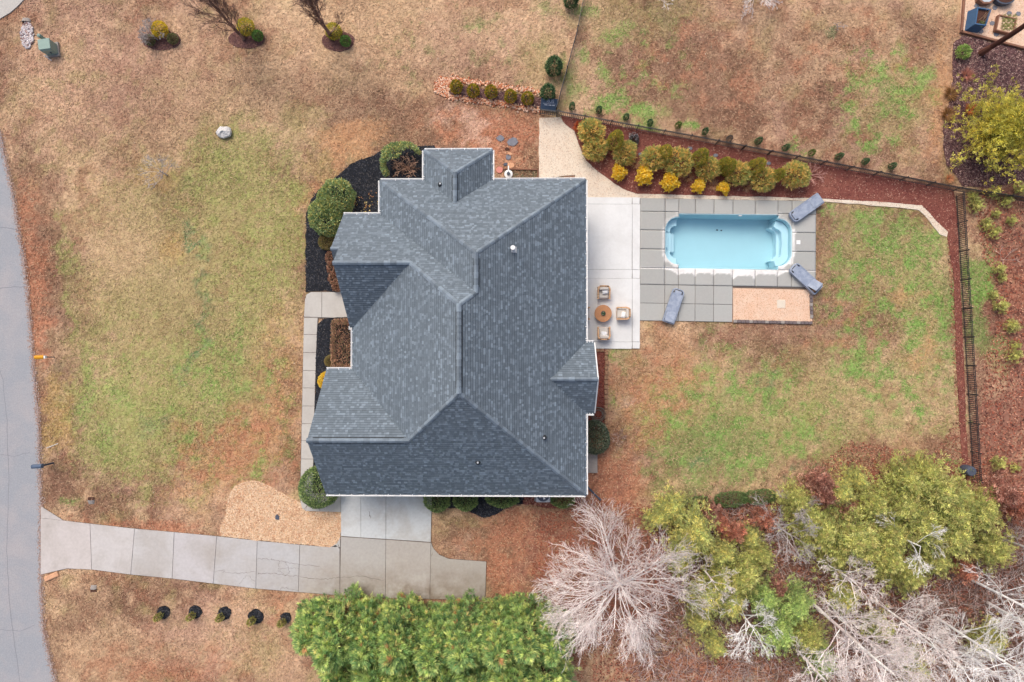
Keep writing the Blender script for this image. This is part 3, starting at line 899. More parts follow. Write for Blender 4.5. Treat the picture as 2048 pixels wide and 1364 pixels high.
drive = sheet('driveway', DRIVE, M['joint'], .012, .1, 'concrete driveway of jointed panels from road to garage', 'driveway')
top_j = [(82, 1012), (181, 1047), (270, 1057), (349, 1064), (434, 1072), (515, 1081), (600, 1089), (681, 1096)]
bot_j = [(82, 1149), (184, 1139), (262, 1149), (345, 1157), (427, 1167), (512, 1177), (597, 1184), (680, 1191)]
tones = [A(214, 206, 202), A(212, 207, 204), A(208, 205, 203), A(206, 202, 202), A(203, 201, 201), A(198, 197, 198), A(196, 193, 191)]
for i in range(7):
    q = [top_j[i], top_j[i + 1], bot_j[i + 1], bot_j[i]]
    if i == 0:
        slab('concrete_panel', [(82, 1012), (127, 1040.5), (82, 1036)], M['drive'], drive, cc=tones[0])
        q = [(82, 1036), (127, 1040.5), (181, 1047), (184, 1139), (135, 1137), (82, 1149)]
    if i == 6:
        q = [(600, 1089), (660, 1094), (672, 1089), (680, 1096), (680, 1191), (597, 1184)]
    slab('concrete_panel', q, M['drive'], drive, cc=tones[i])
slab('concrete_panel', [(662, 1093.5), (674, 1086), (681, 1073), (681, 1094)], M['drive'], drive, cc=A(192, 190, 188))
ct = [A(190, 186, 182), A(193, 187, 181), A(184, 178, 170)]
slab('concrete_panel', [(682, 1073), (772, 1079), (771, 1196), (680, 1191)], M['drive'], drive, cc=ct[0])
slab('concrete_panel', [(772, 1079), (862, 1085), (860, 1198), (771, 1196)], M['drive'], drive, cc=ct[1])
slab('concrete_panel', [(862, 1085), (866, 1096), (878, 1109), (897, 1117), (973, 1123), (971, 1200), (860, 1198)], M['drive'], drive, cc=ct[2])
slab('concrete_panel', [(682, 985), (722, 985), (722, 1075), (682, 1072)], M['drive'], drive, cc=A(218, 221, 222))
slab('concrete_panel', [(722, 985), (772, 985), (772, 1078), (722, 1075)], M['drive'], drive, cc=A(216, 220, 222))
slab('concrete_panel', [(772, 985), (864, 985), (862, 1084), (772, 1078)], M['drive'], drive, cc=A(214, 218, 220))
# cracks: thin dirt-filled lines that wander over the panels
crk = G()


def crack(pts, wd=.018, seed=0):
    rr = random.Random(seed)
    w = []
    for a, b in zip(pts[:-1], pts[1:]):
        for j in range(8):
            p = lerp(a, b, j / 8)
            w.append(P(p[0] + rr.uniform(-1.6, 1.6), p[1] + rr.uniform(-1.6, 1.6)))
    w.append(P(*pts[-1]))
    for a, b in zip(w[:-1], w[1:]):
        dx, dy = b[0] - a[0], b[1] - a[1]
        l = math.hypot(dx, dy) or 1
        ww = wd * rr.uniform(.4, 1)
        ox, oy = -dy / l * ww / 2, dx / l * ww / 2
        crk.add([(a[0] - ox, a[1] - oy, .044), (b[0] - ox, b[1] - oy, .044), (b[0] + ox, b[1] + oy, .044), (a[0] + ox, a[1] + oy, .044)], [(0, 1, 2, 3)])


crack([(515, 1117), (540, 1118), (560, 1122), (598, 1128), (640, 1132)], .02, 1)
crack([(515, 1147), (545, 1146), (570, 1150), (598, 1151), (628, 1158), (660, 1157), (680, 1154), (720, 1152), (768, 1160)], .024, 2)
crack([(560, 1122), (556, 1140), (572, 1150)], .016, 3)
crack([(572, 1124), (580, 1142), (575, 1150)], .014, 4)
crack([(556, 1136), (584, 1136), (598, 1136)], .014, 5)
crack([(445, 1143), (480, 1146), (512, 1143)], .018, 6)
crack([(480, 1168), (495, 1150), (510, 1162)], .016, 7)
crack([(562, 1178), (566, 1174), (598, 1180)], .016, 8)
crack([(430, 1143), (450, 1140)], .016, 9)
crack([(738, 1022), (741, 1036)], .03, 10)
crack([(676, 1089), (680, 1098)], .02, 11)
crack([(863, 1112), (866, 1104)], .02, 12)
crk.obj('crack', M['joint'], drive)

# ------------------------------------------------------------------ front walk
walk = sheet('walkway', WALK, M['joint'], .012, .1, 'narrow concrete front walk beside the house', 'walkway')
sheet('pad_joint', WALK_PAD, M['joint'], .008, .1, parent=walk)
slab('concrete_panel', [(610, 600), (613, 589), (622, 584), (644, 584), (644, 635), (608, 634)], M['walk'], walk)
slab('concrete_panel', [(644, 584), (702, 584), (702, 637), (644, 635)], M['walk'], walk)
jy = [635, 669, 705, 741, 776, 812, 847, 881, 918, 985]


def wl(y):
    return 608 - (y - 635) * 7.0 / 350


def wr(y):
    return float(np.interp(y, [635, 700, 770, 860, 985], [636, 633, 631, 628, 626]))


for a, b in zip(jy[:-1], jy[1:]):
    slab('concrete_panel', [(wl(a), a), (wr(a), a), (wr(b), b), (wl(b), b)], M['walk'], walk)
slab('concrete_panel', [(601, 985), (640, 985), (640, 1023), (612, 1022), (604, 1016), (601, 1004)], M['walk'], walk)
slab('concrete_panel', [(640, 985), (682, 985), (682, 1024), (640, 1023)], M['walk'], walk)

# ------------------------------------------------------------------ pale patio
patio = sheet('patio', PATIO, M['joint'], .012, .1, 'white broom-finished concrete patio behind the house', 'patio')
for x0, x1 in ((1160, 1264.5), (1264.5, 1280)):
    for y0, y1 in ((394.5, 408), (408, 539), (539, 556.5), (556.5, 683.5), (683.5, 697)):
        slab('concrete_panel', [(x0, y0), (x1, y0 + .6), (x1 - .8, y1 + .6), (x0, y1)], M['patio'], patio, .05, gap=.008)

# ------------------------------------------------------------------ pool deck, slab by slab
deck = sheet('pool_deck', [(1280, 396), (1320, 396.5), (1320, 640), (1280, 641)], M['joint'], .008, .1, 'grey square concrete slabs around the pool', 'pool deck')
TL = .0175


def dk(x, y):
    return (x - .006 * (y - 396), y + TL * (x - 1280))


SUBSOIL = G()
for poly in ([(1315, 396), (1632, 396), (1632, 421), (1315, 421)], [(1315, 538), (1632, 538), (1632, 572), (1315, 572)], [(1315, 572), (1466, 572), (1466, 641), (1315, 641)], [(1586, 421), (1632, 421), (1632, 538), (1586, 538)], [(1315, 421), (1327, 421), (1327, 538), (1315, 538)]):
    SUBSOIL.prism(PP([dk(*p) for p in poly]), -.09, .008 - random.uniform(.001, .004))
SUBSOIL.obj('slab_bedding', M['joint'], deck)
GREY, DRY = A(186, 187, 183), (.80, .79, .77)
# the pool outline in deck coordinates (straightened pixels)
POOL = [(1357.5, 426), (1557, 424.5), (1557, 432)] + [(1557 + 27 * math.sin(R(t)) , 432 + 26 * (1 - math.cos(R(t)))) for t in range(10, 91, 10)] + [(1584, 480)] + [(1557 + 27 * math.cos(R(t)), 502 + 26 * math.sin(R(t))) for t in range(0, 90, 10)] + [(1557, 528), (1557, 535), (1357.5, 536), (1357.5, 528)] + [(1357.5 - 27 * math.sin(R(t)), 502 + 26 * math.cos(R(t))) for t in range(10, 91, 10)] + [(1330.5, 480)] + [(1357.5 - 27 * math.cos(R(t)), 458 - 26 * math.sin(R(t))) for t in range(0, 91, 10)]
POOLA = np.array(POOL)


def pooldist(x, y):
    """distance in pixels from deck point to the pool outline"""
    d = 1e9
    n_ = len(POOL)
    for i in range(n_):
        ax, ay = POOL[i]
        bx_, by_ = POOL[(i + 1) % n_]
        l2 = (bx_ - ax) ** 2 + (by_ - ay) ** 2
        t = 0 if l2 == 0 else max(0, min(1, ((x - ax) * (bx_ - ax) + (y - ay) * (by_ - ay)) / l2))
        d = min(d, math.hypot(x - ax - t * (bx_ - ax), y - ay - t * (by_ - ay)))
    return d


def clip_out(poly_rect):
    """polygon of a slab rectangle minus the pool, on a fine cell grid"""
    x0, y0, x1, y1 = poly_rect
    return x0, y0, x1, y1


def deck_slab(x0, y0, x1, y1):
    """one slab; cells that lie over the pool are left out, dry pale corners come with the slab's own colour"""
    g_ = .45
    near = min(pooldist(x, y) for x in (x0, (x0 + x1) / 2, x1) for y in (y0, (y0 + y1) / 2, y1)) < 24 or (x0 < 1500 < x1 and y0 < 480 < y1)
    tone = random.uniform(.93, 1.06)
    base = tuple(c * tone for c in GREY)
    if not near:
        return slab('deck_slab', [dk(x0, y0), dk(x1, y0), dk(x1, y1), dk(x0, y1)], M['deck'], deck, .05, cc=base, gap=.014)
    nx_, ny_ = 14, 14
    ux = np.linspace(x0 + g_, x1 - g_, nx_ + 1)
    uy = np.linspace(y0 + g_, y1 - g_, ny_ + 1)
    X, Y = np.meshgrid(ux, uy)
    Xp, Yp = X.ravel().copy(), Y.ravel().copy()
    ins = inpoly(Xp, Yp, POOL)
    if ins.all():
        return None
    # pull vertices that fall in the pool onto its outline
    for i in np.where(ins)[0]:
        best = None
        n_ = len(POOL)
        for j in range(n_):
            ax, ay = POOL[j]
            bx_, by_ = POOL[(j + 1) % n_]
            l2 = (bx_ - ax) ** 2 + (by_ - ay) ** 2
            t = 0 if l2 == 0 else max(0, min(1, ((Xp[i] - ax) * (bx_ - ax) + (Yp[i] - ay) * (by_ - ay)) / l2))
            q = (ax + t * (bx_ - ax), ay + t * (by_ - ay))
            d = math.hypot(Xp[i] - q[0], Yp[i] - q[1])
            if best is None or d < best[0]:
                best = (d, q)
        Xp[i], Yp[i] = best[1]
    id_ = np.arange((nx_ + 1) * (ny_ + 1)).reshape(ny_ + 1, nx_ + 1)
    q = np.stack([id_[1:, :-1], id_[1:, 1:], id_[:-1, 1:], id_[:-1, :-1]], -1).reshape(-1, 4)
    keep = ~ins[q].all(1)
    q = q[keep]
    # dry pale shapes: slab corners on the side that meets the pool
    cols = np.empty((len(Xp), 3))
    for i in range(len(Xp)):
        x, y = Xp[i], Yp[i]
        d = pooldist(x, y)
        u = min(x - x0, x1 - x)
        v = min(y - y0, y1 - y)
        below = y > 534
        corner = math.hypot(max(0, 9 - u), max(0, 13 - v)) if below and y < 556 else math.hypot(max(0, 6 - u), max(0, 6 - v))
        nz_ = float(fbm(np.array([x / 5]), np.array([y / 5]), 7, 3)[0]) - .5
        lim = 4.2 + 6 * nz_
        wgt = 0.0
        if below and y0 < 545:
            wgt = 1 - float(sstep(lim, lim + 3, np.array(d - (6.5 if 1466 < x < 1511 else 0) - corner * .95)))
            if y < 536.5 + 1.5:
                wgt = max(wgt, .8)
        elif x < 1360 or x > 1555:
            wgt = 1 - float(sstep(lim * .5, lim * .5 + 2.5, np.array(d - corner * .75)))
            wgt *= .25 if y < 452 else .5 if x < 1360 and y < 505 else .9
        else:
            wgt = .08 * (1 - float(sstep(0, 2, np.array(d))))
        cols[i] = np.array(base) * (1 - wgt) + np.array(DRY) * wgt
    pw = [dk(a, b) for a, b in zip(Xp, Yp)]
    wx_, wy_ = PA([p[0] for p in pw], [p[1] for p in pw])
    V = np.stack([wx_, wy_, np.full(len(wx_), .05)], -1)
    nV = len(V)
    Vb = V.copy()
    Vb[:, 2] = -.09
    # border edges get side faces
    from collections import Counter
    ed = Counter()
    for f in q:
        for a, b in zip(f, np.roll(f, -1)):
            ed[(int(a), int(b))] += 1
    side = [(b, a, a + nV, b + nV) for (a, b) in ed if (b, a) not in ed]
    side = [s_[::-1] for s_ in side]
    Fq = np.concatenate([q, np.array([(a, d_, c_, b) for a, b, c_, d_ in side])]) if side else q
    me = np_mesh('deck_slab', np.concatenate([V, Vb]), Fq, M['deck'], np.concatenate([cols, cols]))
    # the mesh is in world coordinates; the deck's origin is the world origin
    return link('deck_slab', me, deck)


cx_ = [1280, 1330.5, 1357.5, 1391, 1428, 1466, 1511, 1556, 1584, 1632]
ry_ = [396, 422.8, 460, 498, 535.3]
for i in range(9):
    for j in range(4):
        a = (cx_[i], ry_[j], cx_[i + 1], ry_[j + 1])
        if 2 <= i <= 6 and j in (1, 2, 3):
            if j == 1 or True:
                continue
        if 2 <= i <= 6 and j == 0:
            a = (cx_[i], 396, cx_[i + 1], 427)
        deck_slab(*a)
for i in range(9):
    deck_slab(cx_[i], 535.3, cx_[i + 1], 569)
for i in range(5):
    deck_slab(cx_[i], 569, cx_[i + 1], 606)
    deck_slab(cx_[i], 606, cx_[i + 1], 641)

# ------------------------------------------------------------------ beds, gravel, sand, straw
sheet('gravel_path', GRAVEL, M['gravel'], .02, .1, 'pale gravel path curving from gate past the pool', 'path', (.25, .03, 5))
sheet('red_mulch_bed', RED_BED, M['red_mulch'], .014, .1, 'red-brown mulch bed along the black fence', 'mulch bed', (.25, .04, 6))
sheet('black_mulch_bed', NW_BED, M['black_mulch'], .03, .1, 'wide black mulch bed at the front corner of the house', 'mulch bed', (.15, .05, 7))
sheet('black_mulch_bed', W_BED, M['black_mulch'], .055, .1, 'black mulch strip between front walk and porch', 'mulch bed', (.12, .04, 8))
sheet('black_mulch_bed', S_BED, M['black_mulch'], .03, .1, 'pointed black mulch bed beside the garage apron', 'mulch bed', (.15, .04, 9))
sheet('red_mulch_bed', SE_BED, M['red_mulch'], .026, .1, 'red mulch bed below the back corner of the house', 'mulch bed', (.2, .03, 10))
sheet('red_mulch_bed', E_BED, M['red_mulch'], .026, .1, 'narrow red mulch bed edged with stone blocks', 'mulch bed', (.2, .02, 11))
sheet('soil_strip', ROCK_BED, M['dark_mulch'], .014, .1, 'dark soil strip inside the orange rock border', 'planting bed', (.15, .03, 12))
for (c, r), w_ in zip(ISLANDS, ('leftmost', 'middle', 'rightmost')):
    sheet('mulch_island', ell(c, r), M['dark_mulch'], .014, .1, f'{w_} of three dark mulch islands at the top', 'mulch bed', (.12, .06, 13))
for i, (a, b, r) in enumerate(RINGS):
    sheet('mulch_ring', ell((a, b), (r, r * 1.02), 14), M['black_mulch'], .03, .1, f'{ORD[i]} black mulch ring from the road below the driveway', 'mulch ring', (.1, .08, 14 + i))
sheet('dark_mulch_bed', NE_BED, M['dark_mulch'], .012, .1, 'dark brown mulch ground under the top right tree', 'mulch bed', (.2, .12, 20))
garden = sheet('garden_floor', GARDEN, M['sand'], .02, .1, 'tan gravel floor of the corner vegetable garden', 'garden floor', (.5, .01, 21))
sand = sheet('sand_pad', SAND, M['sand'], .02, .1, 'tan sand rectangle at the corner of the pool deck', 'sand pad', (.4, .01, 22))
sheet('straw_patch', STRAW, M['straw'], .022, .1, 'pale straw patch beside the driveway', 'straw patch', (.15, .05, 23))


def chips(name, poly, n, cols, label, size, z, seed, flat=True, cat='mulch'):
    rng = np.random.default_rng(seed)
    a, b = scatter_px(poly, n, rng)
    gk = (((a - 1966) / 26) ** 2 + ((b - 615) / 95) ** 2 > 1) | (rng.random(len(a)) < .12)
    a, b = a[gk], b[gk]
    c = np.array(cols)[rng.integers(0, len(cols), len(a))] * rng.uniform(.7, 1.25, len(a))[:, None]
    o = link(name, blades(name, a, b, c, size, size * .5, z, M['chips'], seed, .5))
    return tag(o, label, cat, kind='stuff')


BK = [(.012, .014, .02), (.03, .034, .045), (.06, .065, .08), (.02, .02, .024), (.035, .038, .05), (.09, .085, .085)]
RD = [A(150, 92, 80), A(120, 70, 62), A(178, 120, 102), A(104, 60, 56), A(205, 160, 140)]
DK = [A(110, 80, 82), A(84, 60, 64), A(150, 116, 110), A(190, 160, 150), A(70, 52, 54)]
chips('mulch_chips', NW_BED, 9000, BK, 'black mulch chips in the front corner bed', .10, .03, 31)
chips('mulch_chips', W_BED, 5000, BK, 'black mulch chips in the strip beside the front walk', .10, .055, 32)
chips('fallen_leaves', [(700, 390), (758, 380), (758, 426), (690, 428)], 60, [A(226, 196, 110), A(206, 150, 100), A(236, 214, 150)], 'yellow leaves dropped on the front corner mulch', .10, .045, 80, cat='leaves')
chips('mulch_chips', S_BED, 4000, BK, 'black mulch chips beside the garage apron', .10, .03, 33)
chips('mulch_chips', RED_BED, 22000, RD, 'red-brown mulch chips along the black fence', .09, .014, 34)
chips('mulch_chips', SE_BED, 2500, RD, 'red mulch chips below the back corner of the house', .09, .026, 35)
chips('mulch_chips', E_BED, 3000, [A(128, 66, 56), A(104, 52, 46), A(150, 86, 70)], 'deep red mulch chips inside the stone block edging', .09, .026, 36)
chips('mulch_chips', NE_BED, 14000, DK, 'dark mulch chips under the top right tree', .11, .012, 37)
chips('mulch_chips', ROCK_BED, 1500, DK, 'dark soil crumbs inside the orange rock border', .08, .014, 38)
for i, (c, r) in enumerate(ISLANDS):
    chips('mulch_chips', ell(c, r), 900, [A(128, 92, 86), A(104, 74, 70), A(150, 112, 100)], f'dark chips on the {("leftmost", "middle", "rightmost")[i]} mulch island at the top', .09, .014, 39 + i)
for i, (a, b, r) in enumerate(RINGS):
    chips('mulch_chips', ell((a, b), (r, r)), 160, BK, f'black chips of the {ORD[i]} mulch ring from the road', .10, .03, 50 + i)
chips('gravel_stones', GRAVEL, 12000, [A(246, 226, 204), A(232, 200, 172), A(214, 176, 146), A(250, 238, 222), A(190, 150, 125)], 'pale loose stones of the gravel path', .055, .02, 60, cat='gravel')
chips('garden_gravel', GARDEN, 4000, [A(240, 208, 176), A(226, 176, 136), A(206, 150, 112), A(246, 228, 214)], 'tan loose stones of the corner garden', .06, .02, 61, cat='gravel')
chips('straw_stalks', STRAW, 7000, [A(244, 206, 166), A(232, 190, 150), A(206, 152, 116), A(250, 224, 192)], 'loose straw stalks beside the driveway', .09, .022, 62, cat='straw')
chips('sand_grains', SAND, 2500, [A(246, 208, 176), A(224, 170, 136), A(206, 150, 118)], 'loose tan sand and chips beside the pool deck', .05, .02, 63, cat='sand')
# leaf litter of the wood and of the strip beyond the fence
LT = [A(168, 108, 90), A(130, 80, 68), A(196, 132, 108), A(104, 66, 60), A(214, 160, 132), A(176, 96, 74)]
chips('leaf_litter', WOODS, 46000, LT, 'red-brown leaf litter on the woodland floor', .13, -.01, 64, cat='leaf litter')
chips('leaf_litter', [(1895, 480), (1916, 470), (1922, 640), (1938, 930), (1900, 945), (1700, 960), (1720, 930), (1860, 920), (1912, 840)], 5000, LT, 'red fallen leaves banked along the right fence', .10, .0, 65, cat='leaf litter')
chips('leaf_litter', [(1700, 880), (1760, 890), (1860, 920), (1930, 930), (1930, 970), (1560, 985), (1640, 930)], 3500, LT, 'fallen leaves between lawn and wood edge', .10, .0, 66, cat='leaf litter')
chips('leaf_litter', [(1080, 1030), (1180, 1000), (1300, 1010), (1280, 1120), (1180, 1300), (1160, 1380), (1120, 1180), (1060, 1150)], 6000, [A(170, 96, 76), A(188, 116, 90), A(140, 84, 70)], 'rusty leaves under the large bare tree', .10, .0, 67, cat='leaf litter')

# ================================================================== SWIMMING POOL
pc = P(*dk(1457, 480))
pool = thing('swimming_pool', 'rectangular light blue pool with rounded ends, steps and bench', 'swimming pool', (pc[0], pc[1], 0))


def poolpt(x, y):
    return P(*dk(x, y))


def inset_pool(k):
    """outline pulled k pixels inwards"""
    out = []
    n_ = len(POOL)
    for i in range(n_):
        (x0, y0), (x1, y1), (x2, y2) = POOL[i - 1], POOL[i], POOL[(i + 1) % n_]
        tx, ty = x2 - x0, y2 - y0
        l = math.hypot(tx, ty) or 1
        out.append((x1 - ty / l * k, y1 + tx / l * k))
    return out


g = G()
r0 = [poolpt(*p) for p in POOL]
r1 = [poolpt(*p) for p in inset_pool(1.2)]
n_ = len(POOL)
def pool_floor(x):
    return -1.02 - .36 * max(0, min(1, (x - 1400) / 110))
vs_ = [(p[0], p[1], .049) for p in r0] + [(p[0], p[1], .035) for p in r1] + [(p[0], p[1], pool_floor(q[0])) for p, q in zip([poolpt(*p) for p in inset_pool(2.4)], POOL)]
fs_ = []
for k in range(2):
    for i in range(n_):
        j = (i + 1) % n_
        fs_.append((k * n_ + j, k * n_ + i, k * n_ + n_ + i, k * n_ + n_ + j))
g.add(vs_, fs_)
fl = inset_pool(2.4)
tri = tessellate_polygon([[Vector((p[0], p[1], 0)) for p in fl]])
fv = [(poolpt(*p)[0], poolpt(*p)[1], pool_floor(p[0])) for p in fl]
g.add(fv, [tuple(t) for t in tri])
g.obj('shell', M['shell'], pool)
# left entry: curved side benches and three steps
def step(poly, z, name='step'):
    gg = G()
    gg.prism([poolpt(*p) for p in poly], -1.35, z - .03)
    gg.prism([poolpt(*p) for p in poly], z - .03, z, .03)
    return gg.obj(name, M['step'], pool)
arcT = [(1357 - 25.5 * math.cos(R(t)), 458 - 24 * math.sin(R(t))) for t in range(0, 91, 10)]
arcTi = [(1357 - 14 * math.cos(R(t)), 461 - 14 * math.sin(R(t))) for t in range(90, -1, -15)]
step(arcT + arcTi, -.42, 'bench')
arcB = [(1357 - 25.5 * math.cos(R(t)), 502 + 24 * math.sin(R(t))) for t in range(0, 91, 10)]
arcBi = [(1357 - 14 * math.cos(R(t)), 499 + 14 * math.sin(R(t))) for t in range(90, -1, -15)]
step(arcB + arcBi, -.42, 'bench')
def rrect(x0, y0, x1, y1, r):
    o = []
    for cx, cy, a0 in ((x1 - r, y0 + r, -90), (x1 - r, y1 - r, 0)):
        for t in range(0, 91, 15):
            o.append((cx + r * math.cos(R(a0 + t)), cy + r * math.sin(R(a0 + t))))
    return [(x0, y0)] + o + [(x0, y1)]
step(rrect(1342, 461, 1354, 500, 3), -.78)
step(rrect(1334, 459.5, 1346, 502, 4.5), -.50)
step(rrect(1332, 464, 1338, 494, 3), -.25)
# right end: deep curved bench
arcR = [(1557 + 25.5 * math.sin(R(t)), 434 + 25 * (1 - math.cos(R(t)))) for t in range(0, 91, 10)] + [(1582.5, 480)] + [(1557 + 25.5 * math.cos(R(t)), 502 + 24 * math.sin(R(t))) for t in range(0, 91, 10)]
arcRi = [(1553, 515), (1558, 512)] + [(1557 + 11 * math.cos(R(t)), 500 + 11 * math.sin(R(t))) for t in range(60, -1, -15)] + [(1569, 480)] + [(1557 + 11 * math.cos(R(t)), 461 - 11 * math.sin(R(t))) for t in range(0, 61, 15)] + [(1558, 449), (1553, 446)]
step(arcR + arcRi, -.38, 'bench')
arcR2 = [(p[0] - 2.5, p[1]) for p in arcRi]
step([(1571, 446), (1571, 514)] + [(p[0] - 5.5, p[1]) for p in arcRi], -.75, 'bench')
# drain fittings and stray leaves on the floor
for x, y in ((1446, 450), (1455, 450.5), (1524, 450), (1519, 458), (1543, 474), (1543, 502)):
    a = poolpt(x, y)
    zf = pool_floor(x) + .02
    gg = G()
    rr = random.uniform(.03, .06)
    gg.add([(a[0] - rr * 1.4, a[1] - rr * .5, zf), (a[0] + rr, a[1] - rr, zf + .01), (a[0] + rr * 1.4, a[1] + rr * .6, zf), (a[0] - rr * .6, a[1] + rr, zf + .01)], [(0, 1, 2, 3)])
    gg.obj('sunken_leaf', M['slate'], pool)
gg = G()
a = poolpt(1481, 427)
gg.box((a[0], a[1] - .02, -.05), (.16, .05, .10))
gg.obj('return_jet', M['white'], pool)
g = G()
wp = [poolpt(*p) for p in inset_pool(1.1)]
tri = tessellate_polygon([[Vector((p[0], p[1], 0)) for p in wp]])
g.add([(p[0], p[1], -.09) for p in wp], [tuple(t) for t in tri])
g.obj('water', M['water'], pool)

# ================================================================== HOUSE
E = 3.0


def ex(px, py=700):
    return P(px, py, E)[0]


def ey(py, px=1047):
    return P(px, py, E)[1]


XW, XE = ex(706), ex(1171)
XNW, YN, YC = ex(760), ey(360), ey(428)
YS, YG, YI = ey(989), ey(739), ey(655)
XGF = ex(653)                     # garage gable front
XEF, XEF2 = ex(700), ex(686)      # entry gables' fronts
XSW, XSE, YSN = ex(848), ex(984), ey(300)
XDF, YDN, YDS = ex(1188), ey(685), ey(826)


def plane(kind, v, p):
    """roof plane z = a x + b y + c rising from an eave"""
    return {'W': (p, 0, E - p * v), 'E': (-p, 0, E + p * v), 'N': (0, -p, E + p * v), 'S': (0, p, E - p * v)}[kind]


PA_ = plane('W', XW, .914)
PB = plane('E', XE, .914)
PC = plane('N', YC, 1.09)
PD = plane('S', YS, .99)
PF = plane('N', YG, .96)
PGn = plane('N', YN, 1.09)
PH = plane('W', XNW, .914)
PI = plane('S', YI, 1.08)
PSW = plane('W', XSW, .95)
PSE = plane('E', XSE, .95)
PSN = plane('N', YSN, 1.05)
PDN = plane('N', YDN, .93)
PDS = plane('S', YDS, .93)


def X3(p, q, r):
    m = np.array([(p[0], p[1], -1), (q[0], q[1], -1), (r[0], r[1], -1)])
    s_ = np.linalg.solve(m, -np.array([p[2], q[2], r[2]]))
    return tuple(s_)


def ridge_at(p, q, x=None, y=None):
    """point on the ridge p^q at given x or y"""
    if x is not None:
        y = (q[2] - p[2]) / (p[1] - q[1])
    else:
        x = (q[2] - p[2]) / (p[0] - q[0])
    return (x, y, p[0] * x + p[1] * y + p[2])


mainS = X3(PA_, PB, PD)
mainN = X3(PA_, PB, PC)
upS = X3(PB, PH, PC)
upN = X3(PB, PH, PGn)
ent = X3(PC, PI, PA_)
gar = X3(PF, PD, PA_)
swN = X3(PSW, PSE, PSN)
swB = X3(PSW, PSE, PGn)
dorB = X3(PDN, PDS, PB)
garF = ridge_at(PF, PD, x=XGF)
entF = ridge_at(PC, PI, x=XEF)
dorF = ridge_at(PDN, PDS, x=XDF)
e_ = lambda x, y: (x, y, E)
FACES = [
    (PA_, [e_(XW, YI), e_(XW, YG), gar, mainS, mainN, ent]),
    (PB, [e_(XE, YS), e_(XE, YDS), dorB, e_(XE, YDN), e_(XE, YN), upN, upS, mainN, mainS]),
    (PC, [e_(XNW, YC), e_(XEF2, YC), None, ent, mainN, upS]),
    (PI, [entF, e_(XEF, YI), e_(XW, YI), ent]),
    (PD, [e_(XGF, YS), e_(XE, YS), mainS, gar, garF]),
    (PF, [e_(XW, YG), e_(XGF, YG), garF, gar]),
    (PGn, [e_(XE, YN), e_(XSE, YN), swB, e_(XSW, YN), e_(XNW, YN), upN]),
    (PH, [e_(XNW, YN), e_(XNW, YC), upS, upN]),
    (PSN, [e_(XSE, YSN), e_(XSW, YSN), swN]),
    (PSW, [e_(XSW, YSN), e_(XSW, YN), swB, swN]),
    (PSE, [e_(XSE, YN), e_(XSE, YSN), swN, swB]),
    (PDN, [e_(XDF, YDN), e_(XE, YDN), dorB, dorF]),
    (PDS, [e_(XE, YDS), e_(XDF, YDS), dorF, dorB]),
]
# the lower nested entry gable stands a little in front of the main one, on the same north slope
YNEST = ey(592)
PN2 = plane('S', YNEST, 1.08)
nestF = ridge_at(PC, PN2, x=XEF2)
yk = nestF[1]
nestB = (XEF, yk, nestF[2])
FACES[2] = (PC, [e_(XNW, YC), e_(XEF2, YC), nestF, nestB, entF, ent, mainN, upS])
FACES.append((PN2, [nestF, (XEF2, YNEST, E), (XEF, YNEST, E), nestB]))

hb = P(930, 680)
house = thing('house', 'single-storey house with steep blue-grey shingle roof and white gutters', 'house', (hb[0], hb[1], 0))
roof = bpy.data.objects.new('roof', None)
COL.objects.link(roof)
roof.parent = house

# roof decking under the shingles
g = G()
for pl, poly in FACES:
    tri = tessellate_polygon([[Vector((p[0], p[1], 0)) for p in poly]])
    vs_ = [(p[0], p[1], p[2] - .01) for p in poly]
    fs_ = []
    for t in tri:
        t = list(t)
        q = [poly[i] for i in t]
        ar = (q[1][0] - q[0][0]) * (q[2][1] - q[0][1]) - (q[2][0] - q[0][0]) * (q[1][1] - q[0][1])
        fs_.append(tuple(t if ar > 0 else t[::-1]))
    g.add(vs_, fs_)
g.obj('roof_deck', M['deck_roof'], house)


def scan(poly, s):
    xs_ = []
    n__ = len(poly)
    for i in range(n__):
        (u0, s0), (u1, s1) = poly[i], poly[(i + 1) % n__]
        if (s0 > s) != (s1 > s):
            xs_.append(u0 + (u1 - u0) * (s - s0) / (s1 - s0))
    xs_.sort()
    return list(zip(xs_[::2], xs_[1::2]))


